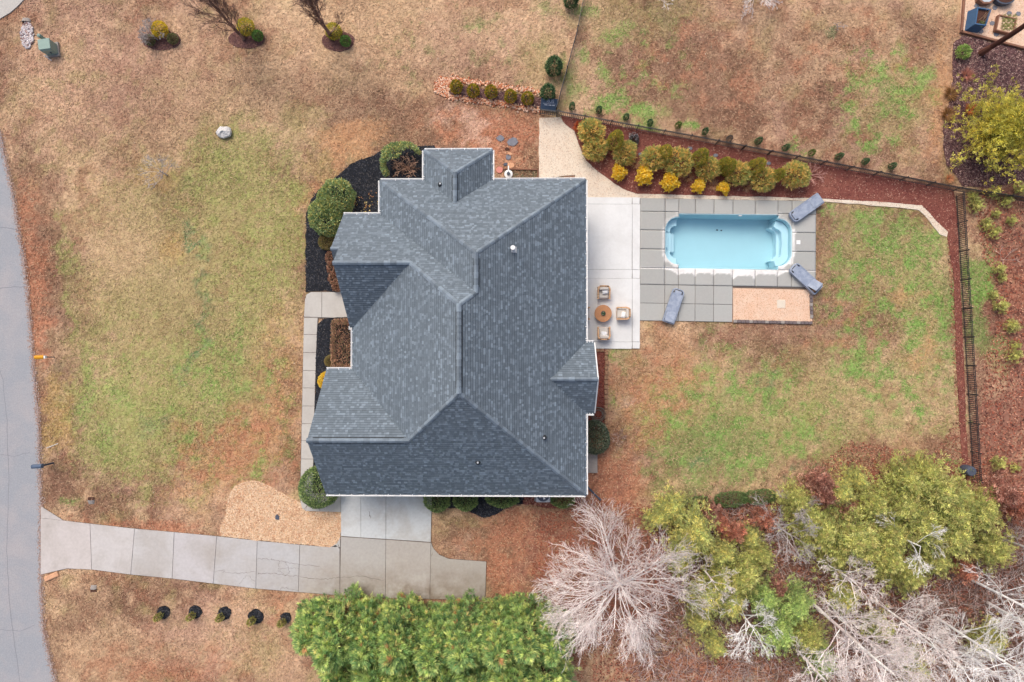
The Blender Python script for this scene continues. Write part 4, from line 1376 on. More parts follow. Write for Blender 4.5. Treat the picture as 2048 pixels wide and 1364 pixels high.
TV, TC = [], []
rt = random.Random(4)
SB = np.array((.143, .179, .214))
for fi, (pl, poly) in enumerate(FACES):
    gl_ = math.hypot(pl[0], pl[1])
    gh = (pl[0] / gl_, pl[1] / gl_)
    uh = (-gh[1], gh[0])
    nrm = Vector((-pl[0], -pl[1], 1)).normalized()
    cosp = nrm.z
    q = [(p[0] * uh[0] + p[1] * uh[1], p[0] * gh[0] + p[1] * gh[1]) for p in poly]
    s0 = min(p[1] for p in q)
    s1 = max(p[1] for p in q)
    ds = .145 * cosp
    ncourse = int((s1 - s0) / ds) + 1
    phase = 0

    def pt(u, s, lift):
        x = u * uh[0] + s * gh[0]
        y = u * uh[1] + s * gh[1]
        z = pl[0] * x + pl[1] * y + pl[2]
        return (x + nrm.x * lift, y + nrm.y * lift, z + nrm.z * lift)

    for k in range(ncourse):
        a = s0 + k * ds - (.03 if k == 0 else 0)
        b = min(s0 + (k + 1) * ds, s1)
        if b - a < .02:
            continue
        ia = scan(q, max(a, s0) + .002)
        ib = scan(q, b - .002)
        if len(ia) != len(ib):
            im = scan(q, (a + b) / 2)
            ia = ib = im
        ctone = rt.uniform(.93, 1.07)
        for (ua0, ua1), (ub0, ub1) in zip(ia, ib):
            lo, hi = min(ua0, ub0), max(ua1, ub1)
            u = lo - rt.uniform(0, .3)
            while u < hi:
                w = rt.choice((.09, .11, .13, .16, .20))
                v = u + w
                A0, A1 = max(u, ua0), min(v, ua1)
                B0, B1 = max(u, ub0), min(v, ub1)
                u = v
                if A1 - A0 < .004 and B1 - B0 < .004:
                    continue
                A1 = max(A1, A0)
                B1 = max(B1, B0)
                if B0 > B1 or A0 > A1:
                    continue
                rr = rt.random()
                if rr < .10:
                    tone, lift = rt.uniform(1.25, 1.5), .034
                elif rr < .34:
                    tone, lift = rt.uniform(1.08, 1.24), .030
                else:
                    tone, lift = rt.uniform(.86, 1.05), .020
                c = SB * tone * ctone
                tm = .74
                M0, M1 = A0 + (B0 - A0) * tm, A1 + (B1 - A1) * tm
                sm = a + (b - a) * tm
                lm = lift * (1 - tm) + .004
                p0, p1 = pt(A0, a, lift), pt(A1, a, lift)
                p2, p3 = pt(M1, sm, lm), pt(M0, sm, lm)
                p4, p5 = pt(B1, b, .004), pt(B0, b, .004)
                p6, p7 = pt(A0, a, 0), pt(A1, a, 0)
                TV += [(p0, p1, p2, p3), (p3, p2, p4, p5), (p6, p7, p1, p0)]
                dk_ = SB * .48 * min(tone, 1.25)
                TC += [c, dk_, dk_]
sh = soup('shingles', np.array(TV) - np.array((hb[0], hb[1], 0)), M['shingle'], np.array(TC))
o = link('shingles', sh, roof)
tag(o, kind='stuff')


# ridge and hip caps, piece by piece
def normal(pl):
    return Vector((-pl[0], -pl[1], 1)).normalized()


def caps(p0, p1, pl1, pl2, wd=.105, lift=.022, step_=.30):
    """overlapping saddle pieces from the low end p0 to the high end p1"""
    p0, p1 = Vector(p0), Vector(p1)
    d = p1 - p0
    L = d.length
    d.normalize()
    n_ = max(1, round(L / step_))
    st = L / n_
    n1, n2 = normal(pl1), normal(pl2)
    up = (n1 + n2).normalized()
    t1 = d.cross(n1).normalized()
    t2 = d.cross(n2).normalized()
    if t1.dot(n2) > 0:
        t1 = -t1
    if t2.dot(n1) > 0:
        t2 = -t2
    # a piece: wing edge, top, wing edge at both ends; its lower end rides on the piece below
    vs_ = []
    for s_, lf in ((-.02, lift + .028), (st + .04, lift)):
        c = d * s_
        top = c + up * (lf + .01)
        vs_ += [c + t1 * wd + n1 * lf * .8, c + t1 * wd * .35 + n1 * (lf + .006), top, c + t2 * wd * .35 + n2 * (lf + .006), c + t2 * wd + n2 * lf * .8]
    vs_ += [vs_[0] - n1 * .028, vs_[4] - n2 * .028]
    fs_ = [(0, 1, 6, 5), (1, 2, 7, 6), (2, 3, 8, 7), (3, 4, 9, 8), (1, 0, 10), (2, 1, 10), (2, 10, 11), (3, 2, 11), (4, 3, 11)]
    me = bpy.data.meshes.new('ridge_cap')
    me.from_pydata([tuple(v) for v in vs_], [], fs_)
    me.materials.append(M['cap'])
    me.update()
    for i in range(n_):
        c = link('ridge_cap', me, roof)
        c.location = p0 + d * (st * i) - Vector((hb[0], hb[1], 0))


def vent(p0, p1, inset=.25):
    p0, p1 = Vector(p0), Vector(p1)
    d = (p1 - p0).normalized()
    a, b = p0 + d * inset, p1 - d * inset
    s_ = Vector((-d.y, d.x, 0)) * .15
    gg = G()
    vs_ = []
    for p in (a, b):
        vs_ += [p + s_ + Vector((0, 0, -.17)), p + s_ * 1.0 + Vector((0, 0, -.085)), p + Vector((0, 0, .035)), p - s_ * 1.0 + Vector((0, 0, -.085)), p - s_ + Vector((0, 0, -.17))]
    gg.add(vs_, [(0, 1, 6, 5), (1, 2, 7, 6), (2, 3, 8, 7), (3, 4, 9, 8), (0, 4, 3, 2, 1), (5, 6, 7, 8, 9)])
    gg.obj('ridge_vent', M['vent'], house)


caps(mainS, mainN, PA_, PB, lift=.06)
vent(mainS, mainN)
caps(upN, upS, PH, PB, lift=.06)
vent(upN, upS)
caps(garF, gar, PF, PD, lift=.06)
vent(garF, gar)
caps(entF, ent, PC, PI, lift=.06)
caps(swN, swB, PSW, PSE, lift=.06)
vent(swN, swB, .1)
caps(dorF, dorB, PDN, PDS, lift=.05)
caps(e_(XE, YS), mainS, PB, PD)
caps(gar, mainS, PA_, PD)
caps(ent, mainN, PA_, PC)
caps(upS, mainN, PC, PB)
caps(e_(XE, YN), upN, PGn, PB)
caps(e_(XNW, YN), upN, PGn, PH)
caps(e_(XSW, YSN), swN, PSW, PSN)
caps(e_(XSE, YSN), swN, PSE, PSN)
caps(nestF, nestB, PC, PN2)

# walls under the eaves
OUT = [(XNW, YN), (XSW, YN), (XSW, YSN), (XSE, YSN), (XSE, YN), (XE, YN), (XE, YDN), (XDF, YDN), (XDF, YDS), (XE, YDS), (XE, YS), (XGF, YS), (XGF, YG), (XW, YG), (XW, YI), (XEF, YI), (XEF, YNEST), (XEF2, YNEST), (XEF2, YC), (XNW, YC)]


def offset(poly, d):
    out = []
    n__ = len(poly)
    for i in range(n__):
        p, c, q = poly[i - 1], poly[i], poly[(i + 1) % n__]
        a = ((c[0] - p[0]), (c[1] - p[1]))
        b = ((q[0] - c[0]), (q[1] - c[1]))
        la, lb = math.hypot(*a), math.hypot(*b)
        na = (a[1] / la, -a[0] / la)
        nb = (b[1] / lb, -b[0] / lb)
        out.append((c[0] + (na[0] + nb[0]) * d, c[1] + (na[1] + nb[1]) * d))
    return out


ar = sum(OUT[i - 1][0] * OUT[i][1] - OUT[i][0] * OUT[i - 1][1] for i in range(len(OUT)))
sg = 1 if ar > 0 else -1
g = G()
wall_out = offset(OUT, -.38 * sg)
g.prism(wall_out, -.1, E - .12)
# gable fronts
def gable(x, y0, y1, apex, th=.1, inward=1):
    lo = E - .10
    h = apex[2] - .16
    m_ = (apex[1])
    a = [(x, y0, lo), (x, y1, lo), (x, m_, h)]
    b = [(x + th * inward, p[1], p[2]) for p in a]
    g.add(a + b, [(0, 1, 2), (5, 4, 3), (0, 3, 4, 1), (1, 4, 5, 2), (2, 5, 3, 0)])
gable(XGF + .22, YS + .1, YG - .1, garF)
gable(XEF + .2, YI + .1, YC - .1, entF)
gable(XEF2 + .2, YNEST + .1, YC - .1, nestF)
gable(XDF - .2, YDS + .1, YDN - .1, dorF, inward=-1)
g.obj('wall', M['siding'], house)
g = G()
g.prism(offset(OUT, -.02 * sg), E - .115, E - .075)
g.obj('soffit', M['white'], house)
# garage doors, a front door and windows on the walls
ws = min(p[1] for p in wall_out)
for cx in (ex(727, 989) + .05, ex(822, 989)):
    g = G()
    g.box((cx, ws - .015, 1.1), (2.35, .05, 2.2))
    d_ = g.obj('garage_door', M['white'], house)
    for k in range(4):
        gg = G()
        gg.box((cx, ws - .055, .28 + k * .54), (2.2, .03, .46))
        c = gg.mesh('door_panel', M['white'], (hb[0], hb[1], 0))
        link('door_panel', c, d_)
we = max(p[0] for p in wall_out if p[1] < YDS - 1)
for yy in (ey(450), ey(560), ey(620)):
    g = G()
    g.box((we + .01, yy, 1.5), (.06, 1.3, 1.4))
    w_ = g.obj('window', M['white'], house)
    gg = G()
    gg.box((we + .035, yy, 1.5), (.03, 1.14, 1.24))
    link('pane', gg.mesh('pane', M['slate'], (hb[0], hb[1], 0)), w_)


# gutters with hangers, one run per eave
def gutter(a, b, out):
    """a-b along the eave, out = outward unit vector"""
    ax, ay = a
    bx_, by_ = b
    L = math.hypot(bx_ - ax, by_ - ay)
    d = ((bx_ - ax) / L, (by_ - ay) / L)
    g = G()
    prof = [(.0, -.005), (.0, -.12), (.08, -.12), (.115, -.05), (.115, .014), (.08, .014), (.08, -.02), (.07, -.03), (.03, -.03), (.03, -.005)]
    vs_ = []
    for t in (0, L):
        for o_, z in prof:
            vs_.append((ax + d[0] * t + out[0] * o_, ay + d[1] * t + out[1] * o_, E + z))
    m_ = len(prof)
    fs_ = [(i, (i + 1) % m_, (i + 1) % m_ + m_, i + m_) for i in range(m_)]
    fs_ += [tuple(range(m_)), tuple(range(2 * m_ - 1, m_ - 1, -1))]
    g.add(vs_, fs_)
    k = max(2, int(L / .62))
    for i in range(k + 1):
        t = .08 + (L - .16) * i / k
        c = (ax + d[0] * t + out[0] * .02, ay + d[1] * t + out[1] * .02, E + .018)
        g.box(c, (.035 if abs(d[0]) > .5 else .20, .20 if abs(d[0]) > .5 else .035, .02))
    return g.obj('gutter', M['white'], house)


GT = [((XNW, YN), (XSW, YN), (0, 1)), ((XSW, YN + .12), (XSW, YSN), (-1, 0)), ((XSW, YSN), (XSE, YSN), (0, 1)), ((XSE, YN + .12), (XSE, YSN), (1, 0)), ((XSE, YN), (XE, YN), (0, 1)),
      ((XE, YDN + .12), (XE, YN), (1, 0)), ((XE, YDN), (XDF, YDN), (0, 1)), ((XE, YDS), (XDF, YDS), (0, -1)), ((XE, YS), (XE, YDS - .12), (1, 0)), ((XGF, YS), (XE, YS), (0, -1)),
      ((XGF, YG), (XW - .1, YG), (0, 1)), ((XW, YG - .45), (XW, YI - .12), (-1, 0)), ((XEF, YI), (XW - .12, YI), (0, -1)), ((XEF2, YC), (XNW + .1, YC), (0, 1)), ((XNW, YC + .12), (XNW, YN), (-1, 0))]
for a, b, o_ in GT:
    gutter(a, b, o_)
# white trim boards under the gable rakes
def rake(p, q, x):
    g = G()
    p, q = Vector(p), Vector(q)
    s_ = Vector((.03, 0, 0))
    dz = Vector((0, 0, -.2))
    t_ = Vector((0, 0, -.015))
    g.add([p - s_ + t_, q - s_ + t_, q - s_ + dz, p - s_ + dz, p + s_ + t_, q + s_ + t_, q + s_ + dz, p + s_ + dz], [(0, 1, 2, 3), (7, 6, 5, 4), (4, 5, 1, 0), (3, 2, 6, 7), (0, 3, 7, 4), (1, 5, 6, 2)])
    g.obj('rake_board', M['white'], house)
for ap, x, ya, yb in ((garF, XGF, YS, YG), (entF, XEF, YI, YC), (nestF, XEF2, YNEST, YC), (dorF, XDF, YDS, YDN)):
    rake((x + .035, ya, E), (x + .035, ap[1], ap[2]), x)
    rake((x + .035, yb, E), (x + .035, ap[1], ap[2]), x)


# pipes through the roof
def on_roof(px, py, pl):
    z = 5.0
    for _ in range(20):
        x, y = P(px, py, z)
        z = pl[0] * x + pl[1] * y + pl[2]
    return x, y, z


for px, py, pl, r, hgt, mt in ((881, 369, PSW, .045, .22, 'grey_metal'), (1088, 875, PB, .045, .20, 'grey_metal'), (956, 924, PD, .045, .2, 'grey_metal')):
    x, y, z = on_roof(px, py, pl)
    g = G()
    g.cyl((x, y, z - .1), (x, y, z + hgt), r, r, 12)
    pv = g.obj('pipe_vent', M[mt], house)
    gg = G()
    gg.lathe((x, y, z - .12), [(.14, .10), (.13, .16), (.07, .20), (.06, .24)], 14)
    link('flashing', gg.mesh('flashing', M['vent'], (hb[0], hb[1], 0)), pv)
x, y, z = on_roof(1026, 498, PB)
g = G()
g.cyl((x, y, z - .1), (x, y, z + .42), .07, .07, 16)
g.cyl((x, y, z + .42), (x, y, z + .50), .115, .105, 18)
fv_ = g.obj('flue_vent', M['white'], house, False)
gg = G()
n_ = normal(PB)
gg.add([tuple(Vector((x, y, z)) + Vector(p)) for p in ((-.08, -.17, .08 * .914 + .05), (.17, -.17, -.17 * .914 + .05), (.17, .12, -.17 * .914 + .05), (-.08, .12, .08 * .914 + .05))], [(0, 1, 2, 3)])
link('flashing', gg.mesh('flashing', M['grey_metal'], (hb[0], hb[1], 0)), fv_)

# ================================================================== FURNITURE
def lounger(cx, cy, ang, back, label):
    """ang: direction of the head end in degrees, back: backrest angle"""
    x, y = P(cx, cy, .3)
    t = thing('sun_lounger', label, 'sun lounger', (x, y, .05), R(ang), 'grey sun loungers by the pool')
    W, L_ = .68, 1.98
    def outline(w, l0, l1, r):
        o_ = []
        for cx_2, cy_2, a0 in ((l0 + r, -w / 2 + r, 180), (l1 - .06, -w / 2 + .06, 270), (l1 - .06, w / 2 - .06, 0), (l0 + r, w / 2 - r, 90)):
            rr = r if a0 in (180, 90) else .06
            for k in range(0, 91, 30):
                o_.append((cx_2 + rr * math.cos(R(a0 + k)), cy_2 + rr * math.sin(R(a0 + k))))
        return o_
    # frame: a rim round the bed with an open well at the head
    g = G()
    ou = outline(W, -L_ / 2, L_ / 2, .2)
    inn = outline(W - .12, -L_ / 2 + .06, L_ / 2 - .06, .16)
    n__ = len(ou)
    vs_ = [(p[0], p[1], .14) for p in ou] + [(p[0], p[1], .31) for p in ou] + [(p[0], p[1], .335) for p in [(a[0] * .985, a[1] * .97) for a in ou]] + [(p[0], p[1], .335) for p in inn] + [(p[0], p[1], .14) for p in inn]
    fs_ = []
    for k in range(4):
        for i in range(n__):
            j = (i + 1) % n__
            fs_.append((k * n__ + i, k * n__ + j, k * n__ + n__ + j, k * n__ + n__ + i))
    for i in range(n__):
        j = (i + 1) % n__
        fs_.append((4 * n__ + i, 4 * n__ + j, j, i))
    g.add(vs_, fs_)
    link('frame', g.mesh('frame', M['lounger']), t)
    g = G()
    for k in range(7):                     # bed of moulded slats
        g.bbox((-L_ / 2 + .20 + k * .172, 0, .30), (.1715, W - .125 if k else W - .3, .05), .004)
    link('bed', g.mesh('bed', M['lounger']), t)
    g = G()
    hx = L_ / 2 - .68
    for k in range(4):
        a = R(back)
        c = .085 + k * .155
        q = Matrix.Rotation(-a, 3, 'Y')
        gg = G()
        gg.bbox((0, 0, 0), (.1545, W - .15, .04), .004)
        o_ = len(g.v)
        g.add([tuple(q @ Vector((v[0] + c, v[1], v[2])) + Vector((hx, 0, .325))) for v in gg.v], gg.f)
    link('backrest', g.mesh('backrest', M['lounger']), t)
    for sx in (-1, 1):
        for sy in (-1, 1):
            g = G()
            g.bbox((sx * (L_ / 2 - .25), sy * (W / 2 - .07), .085), (.12, .08, .17), .015)
            link('leg', g.mesh('leg', M['lounger']), t)
    return t


def pang(x0, y0, x1, y1):
    return math.degrees(math.atan2(-(y1 - y0), x1 - x0))


lounger(1612, 416, pang(1590, 432, 1634, 401), 6, 'grey sun lounger at the top right pool corner, lying flat')
lounger(1611, 557, pang(1592, 538, 1633, 577), 42, 'grey sun lounger with raised backrest beside the sand rectangle')
lounger(1347, 612, pang(1355, 588, 1339, 636), 8, 'grey sun lounger alone on the lower left deck slabs')


def armchair(cx, cy, ang, label, px_seed):
    """ang: direction the sitter faces"""
    x, y = P(cx, cy, .35)
    t = thing('armchair', label, 'armchair', (x, y, .05), R(ang), 'teak armchairs around the round table')
    rr = random.Random(px_seed)
    w, d = .70, .72
    g = G()
    # curved wrap-around back and arms, top rail
    path = [(d / 2, -w / 2 + .03), (0, -w / 2 + .03), (-d / 2 + .20, -w / 2 + .03), (-d / 2 + .06, -w / 2 + .12), (-d / 2 + .03, -w / 4), (-d / 2 + .03, w / 4), (-d / 2 + .06, w / 2 - .12), (-d / 2 + .20, w / 2 - .03), (0, w / 2 - .03), (d / 2, w / 2 - .03)]
    pp = spline(path, 3)
    n__ = len(pp)
    for i in range(n__ - 1):
        a, b = pp[i], pp[i + 1]
        dx, dy = b[0] - a[0], b[1] - a[1]
        l = math.hypot(dx, dy)
        za = .52 + .14 * sstep(.1, -.3, np.array(a[0]))
        g.box(((a[0] + b[0]) / 2, (a[1] + b[1]) / 2, float(za)), (l + .03, .07, .05), math.atan2(dy, dx))
        g.box(((a[0] + b[0]) / 2, (a[1] + b[1]) / 2, .33), (l + .02, .03, .24), math.atan2(dy, dx))
    link('frame', g.mesh('frame', M['teak']), t)
    g = G()
    g.bbox((.04, 0, .24), (d - .10, w - .16, .06), .01)
    link('seat_rail', g.mesh('seat_rail', M['teak']), t)
    for sx in (-1, 1):
        for sy in (-1, 1):
            g = G()
            g.cyl((sx * (d / 2 - .06), sy * (w / 2 - .05), 0), (sx * (d / 2 - .06), sy * (w / 2 - .05), .5), .026, .032, 8)
            link('leg', g.mesh('leg', M['teak']), t)
    g = G()
    g.bbox((.06, 0, .34), (d - .16, w - .17, .15), .05)
    link('seat_cushion', g.mesh('seat_cushion', M['cushion']), t)
    g = G()
    g.bbox((-d / 2 + .16, 0, .53), (.17, w - .19, .30), .06)
    link('back_cushion', g.mesh('back_cushion', M['cushion']), t)
    g = G()
    g.bbox((-.02 + rr.uniform(-.02, .02), rr.uniform(-.1, .1), .50), (.26, .34, .16), .07, R(rr.uniform(-18, 18)))
    link('pillow', g.mesh('pillow', M['pillow']), t)
    return t


armchair(1207, 585, -90, 'teak armchair above the round table, back towards the top', 1)
armchair(1246, 627, 180, 'teak armchair right of the round table, back to the pool', 2)
armchair(1207, 667, 90, 'teak armchair below the round table, near patio edge', 3)
armchair(1166, 627, 0, 'teak armchair almost hidden under the eave, only arm ends showing', 4)
x, y = P(1206, 627, .4)
t = thing('round_table', 'round rattan drum table in the middle of the patio chairs', 'table', (x, y, .05))
g = G()
g.lathe((0, 0, 0), [(.36, 0), (.42, .04), (.44, .2), (.42, .38), (.40, .40)], 32)
link('drum', g.mesh('drum', M['rattan']), t)
g = G()
g.lathe((0, 0, 0), [(.44, .40), (.475, .412), (.475, .435), (.455, .45)], 36)
link('table_top', g.mesh('table_top', M['rattan']), t)
t = thing('potted_plant', 'small succulents in a bowl on the round table', 'potted plant', (x, y, .5))
g = G()
g.lathe((0, 0, 0), [(.07, 0), (.11, .03), (.13, .07), (.12, .075), (.10, .06)], 18)
link('bowl', g.mesh('bowl', M['slate']), t)
rs = np.random.default_rng(3)
T_, C_ = [], []
for k in range(5):
    cx, cy = .07 * math.cos(k * 1.257 + .4), .07 * math.sin(k * 1.257 + .4)
    cl = np.array(A(176, 190, 150)) if k % 2 else np.array(A(96, 130, 80))
    for m_ in range(14):
        a = m_ * 2.4
        r_ = .022 + .045 * (m_ / 14)
        el = R(70 - 60 * m_ / 14)
        d = np.array((math.cos(a) * math.cos(el), math.sin(a) * math.cos(el), math.sin(el)))
        s_ = np.array((-math.sin(a), math.cos(a), 0)) * .016
        b = np.array((cx, cy, .07))
        T_.append([b, b + d * r_ * .6 + s_, b + d * r_ * 1.2, b + d * r_ * .6 - s_])
        C_.append(cl * rs.uniform(.8, 1.2))
link('succulents', soup('succulents', np.array(T_), M['leaf'], np.array(C_)), t)

# ================================================================== PLANTS
def unit(v):
    return v / np.maximum(np.linalg.norm(v, axis=-1, keepdims=True), 1e-9)


def leaves(c, d, ln, wd, rng):
    """rhombic leaves: centres c (n,3), directions d (n,3)"""
    n = len(c)
    d = unit(d)
    s_ = unit(np.cross(d, rng.normal(size=(n, 3))))
    ln = np.broadcast_to(ln, (n,))[:, None]
    wd = np.broadcast_to(wd, (n,))[:, None]
    return np.stack([c, c + d * ln * .45 + s_ * wd / 2, c + d * ln, c + d * ln * .45 - s_ * wd / 2], 1)


def sphere_dirs(n, rng, zmin=-.2):
    z = rng.uniform(zmin, 1, n)
    a = rng.uniform(0, 2 * np.pi, n)
    r = np.sqrt(np.maximum(0, 1 - z * z))
    return np.stack([r * np.cos(a), r * np.sin(a), z], -1)


def lump(d, seed, f=2.2):
    """lumpy radius factor per direction"""
    return .78 + .44 * fbm(d[:, 0] * f + d[:, 2] * 1.7 + 5, d[:, 1] * f - d[:, 2] * 1.3 + 9, seed, 3)


def mixcol(cols, n, rng, jit=.18, w=None):
    c = np.array(cols)
    k = rng.choice(len(c), n, p=w)
    return c[k] * rng.uniform(1 - jit, 1 + jit, n)[:, None]


def stems(segs, n=3):
    """segs: list of (p0, p1, r0, r1) -> quads of n-sided frustums"""
    s_ = np.array([(*a, *b, r0, r1) for a, b, r0, r1 in segs], float)
    p0, p1, r0, r1 = s_[:, :3], s_[:, 3:6], s_[:, 6], s_[:, 7]
    d = unit(p1 - p0)
    ref = np.where(np.abs(d[:, 2:3]) < .9, np.array([[0, 0, 1.]]), np.array([[1., 0, 0]]))
    u = unit(np.cross(d, ref))
    w = np.cross(d, u)
    out = []
    for i in range(n):
        a0, a1 = 2 * np.pi * i / n, 2 * np.pi * (i + 1) / n
        e0 = u * math.cos(a0) + w * math.sin(a0)
        e1 = u * math.cos(a1) + w * math.sin(a1)
        out.append(np.stack([p0 + e0 * r0[:, None], p0 + e1 * r0[:, None], p1 + e1 * r1[:, None], p1 + e0 * r1[:, None]], 1))
    return np.concatenate(out)


def stem_mesh(name, segs, cols, rng, n=3):
    q = stems(segs, n)
    c = mixcol(cols, len(segs), rng, .15)
    return soup(name, q, M['twig'], np.tile(c, (n, 1)))


def branch_set(base, n, length, r, rng, up=.8, sub=3):
    """a small woody frame for shrubs"""
    out = []
    for i in range(n):
        a = rng.uniform(0, 2 * np.pi)
        d = np.array((math.cos(a), math.sin(a), up * rng.uniform(.5, 1.6)))
        d /= np.linalg.norm(d)
        p = np.array(base, float)
        L = length * rng.uniform(.6, 1)
        for k in range(3):
            q = p + (d + rng.normal(0, .18, 3)) * L / 3
            out.append((p, q, r * (1 - .28 * k), r * (1 - .28 * (k + 1))))
            if k:
                for m_ in range(sub):
                    dd = d + rng.normal(0, .6, 3)
                    dd /= np.linalg.norm(dd)
                    out.append((q, q + dd * L * .35 * rng.uniform(.5, 1.2), r * .4, r * .15))
            p = q
    return out


# ---- prototypes: (foliage mesh, stem mesh), built round the origin at unit-ish size
def proto_round(seed, R_=.62, H_=1.15, cols=None, n=620, ln=.16, wd=.045, nb=6):
    rng = np.random.default_rng(seed)
    d = sphere_dirs(n, rng, -.35)
    rad = lump(d, seed, 2.6) * rng.uniform(.72, 1.04, n)
    c = d * rad[:, None] * np.array((R_, R_, H_ * .52)) + np.array((0, 0, H_ * .5))
    c = np.repeat(c, nb, 0)
    dd = np.repeat(d, nb, 0) + np.array((0, 0, .45)) + rng.normal(0, .5, (n * nb, 3))
    T = leaves(c + rng.normal(0, .025, c.shape), dd, ln * rng.uniform(.6, 1.25, n * nb), wd, rng)
    clump = np.repeat(mixcol(cols, n, rng, .12), nb, 0)
    cc = clump * rng.uniform(.75, 1.25, n * nb)[:, None]
    return soup('foliage', T, M['leaf'], cc), stem_mesh('stem', branch_set((0, 0, 0), 9, H_ * .75, .02, rng), [A(120, 92, 78)], rng)


def proto_cone(seed, R_=.42, H_=2.1, cols=None, n=1300, ln=.12, nb=3):
    rng = np.random.default_rng(seed)
    t = rng.beta(1.0, 1.35, n)
    prof = np.where(t < .18, .72 + t / .18 * .28, np.sqrt(np.maximum(0, 1 - ((t - .18) / .82) ** 1.7)))
    a = rng.uniform(0, 2 * np.pi, n)
    rr = R_ * prof * (.86 + .24 * fbm(a * 2.2, t * 9, seed, 3)) * rng.uniform(.85, 1.03, n)
    c = np.stack([rr * np.cos(a), rr * np.sin(a), .04 + t * H_], -1)
    d = np.stack([np.cos(a) * .5, np.sin(a) * .5, np.full(n, 1.0)], -1)
    c = np.repeat(c, nb, 0)
    dd = np.repeat(d, nb, 0) + rng.normal(0, .35, (n * nb, 3))
    T = leaves(c, dd, ln * rng.uniform(.6, 1.2, n * nb), .035, rng)
    cc = np.repeat(mixcol(cols, n, rng, .15), nb, 0) * rng.uniform(.75, 1.25, n * nb)[:, None]
    sg = [((0, 0, 0), (0, 0, H_ * .45), .03, .02), ((0, 0, H_ * .45), (0, 0, H_ * .9), .02, .006)]
    return soup('foliage', T, M['needle'], cc), stem_mesh('stem', sg, [A(110, 84, 70)], rng, 5)


def proto_box(seed, R_=.8, H_=1.1, cols=None, n=5200, ln=.075, flat=2.2, zmin=-.5, squar=0.0, mt='gloss_leaf', shell=.82, amp=.18):
    """clipped broadleaf shrub: a thick shell of small leaves"""
    rng = np.random.default_rng(seed)
    d = sphere_dirs(n, rng, zmin)
    e = d.copy()
    if squar:
        m_ = np.maximum(np.abs(d[:, 0]), np.maximum(np.abs(d[:, 1]), np.abs(d[:, 2])))[:, None]
        e = d * (1 - squar) + d / m_ * squar
    rad = (1 - amp + 2 * amp * (lump(d, seed, 3.0) - .78) / .44) * np.where(rng.random(n) < .7, rng.uniform(.93, 1.03, n), rng.uniform(shell, .95, n))
    c = e * rad[:, None] * np.array((R_, R_, H_ * .55)) + np.array((0, 0, H_ * .5))
    T = leaves(c, d + rng.normal(0, .7, (n, 3)), ln * rng.uniform(.6, 1.3, n), ln * .5, rng)
    cc = mixcol(cols, n, rng, .3)
    return soup('foliage', T, M[mt], cc), stem_mesh('stem', branch_set((0, 0, 0), 12, H_ * .8, .025, rng), [A(116, 92, 80)], rng)


def proto_yellow(seed, cols, R_=.42, H_=.7, n=5400):
    rng = np.random.default_rng(seed)
    sg = []
    C, D = [], []
    for i in range(34):
        a = rng.uniform(0, 2 * np.pi)
        out = rng.uniform(.25, 1.0)
        p = np.array((0, 0, 0.02))
        tip = np.array((math.cos(a) * R_ * out, math.sin(a) * R_ * out, H_ * (1.05 - .5 * out ** 2)))
        mid = np.array((tip[0] * .35, tip[1] * .35, tip[2] * .7))
        pts = [p, mid, tip]
        for u, v in zip(pts[:-1], pts[1:]):
            sg.append((u, v, .008, .005))
        for k in range(n // 34):
            t = rng.uniform(.1, 1.08)
            q = mid + (tip - mid) * t
            C.append(q + rng.normal(0, .045, 3))
            D.append(unit(rng.normal(0, 1, 3) + np.array((math.cos(a), math.sin(a), .6))))
    C, D = np.array(C), np.array(D)
    T = leaves(C, D, .085 * rng.uniform(.6, 1.3, len(C)), .065, rng)
    return soup('blossom', T, M['leaf'], mixcol(cols, len(C), rng, .22)), stem_mesh('stem', sg, [A(140, 100, 70)], rng)


def proto_grass(seed, cols, R_=.38, n=260):
    rng = np.random.default_rng(seed)
    a = rng.uniform(0, 2 * np.pi, n)
    e = rng.uniform(.15, .9, n)
    d = np.stack([np.cos(a), np.sin(a), e], -1)
    c = np.stack([np.cos(a) * .04, np.sin(a) * .04, np.full(n, .02)], -1)
    T = leaves(c, d, R_ * rng.uniform(.5, 1.2, n), .02, rng)
    return soup('blades', T, M['leaf'], mixcol(cols, n, rng, .2)), None


def place(name, pr, label, cat, px, py, z=0.0, sc=1.0, rz=None, group=None, zc=0.0, part='foliage'):
    """zc: height at which the photograph shows the plant's centre"""
    x, y = P(px, py, zc)
    t = thing(name, label, cat, (x, y, z), random.uniform(0, 6.28) if rz is None else rz, group, sc)
    link(part, pr[0], t)
    if pr[1] is not None:
        link('stem', pr[1], t)
    return t


GOLDEN = [A(222, 182, 118, 1.9), A(206, 178, 112, 1.9), A(164, 164, 100, 1.9), A(140, 152, 94, 1.9), A(182, 172, 106, 1.9)]
CONE = [A(150, 142, 66, 2.0), A(182, 158, 72, 2.0), A(116, 128, 60, 2.0), A(138, 142, 68, 2.0)]
YEL = [(.92, .72, .08), (.92, .66, .05), (.92, .79, .22), (.84, .57, .06)]
BOX = [A(70, 90, 52, 2.70), A(96, 114, 65, 2.70), A(52, 70, 45, 2.54), A(119, 132, 81, 2.54)]
LBOX = [A(112, 130, 83, 2.39), A(90, 113, 68, 2.39), A(139, 148, 103, 2.24), A(165, 156, 89, 2.09), A(72, 96, 62, 2.24)]
ARB = [A(59, 80, 59, 2.83), A(81, 106, 72, 2.83), A(110, 130, 94, 2.64), A(45, 65, 48, 2.64)]

PG = [proto_round(100 + i, cols=GOLDEN) for i in range(3)]
PCN = [proto_cone(110 + i, cols=CONE) for i in range(2)]
PY = [proto_yellow(120 + i, YEL) for i in range(2)]
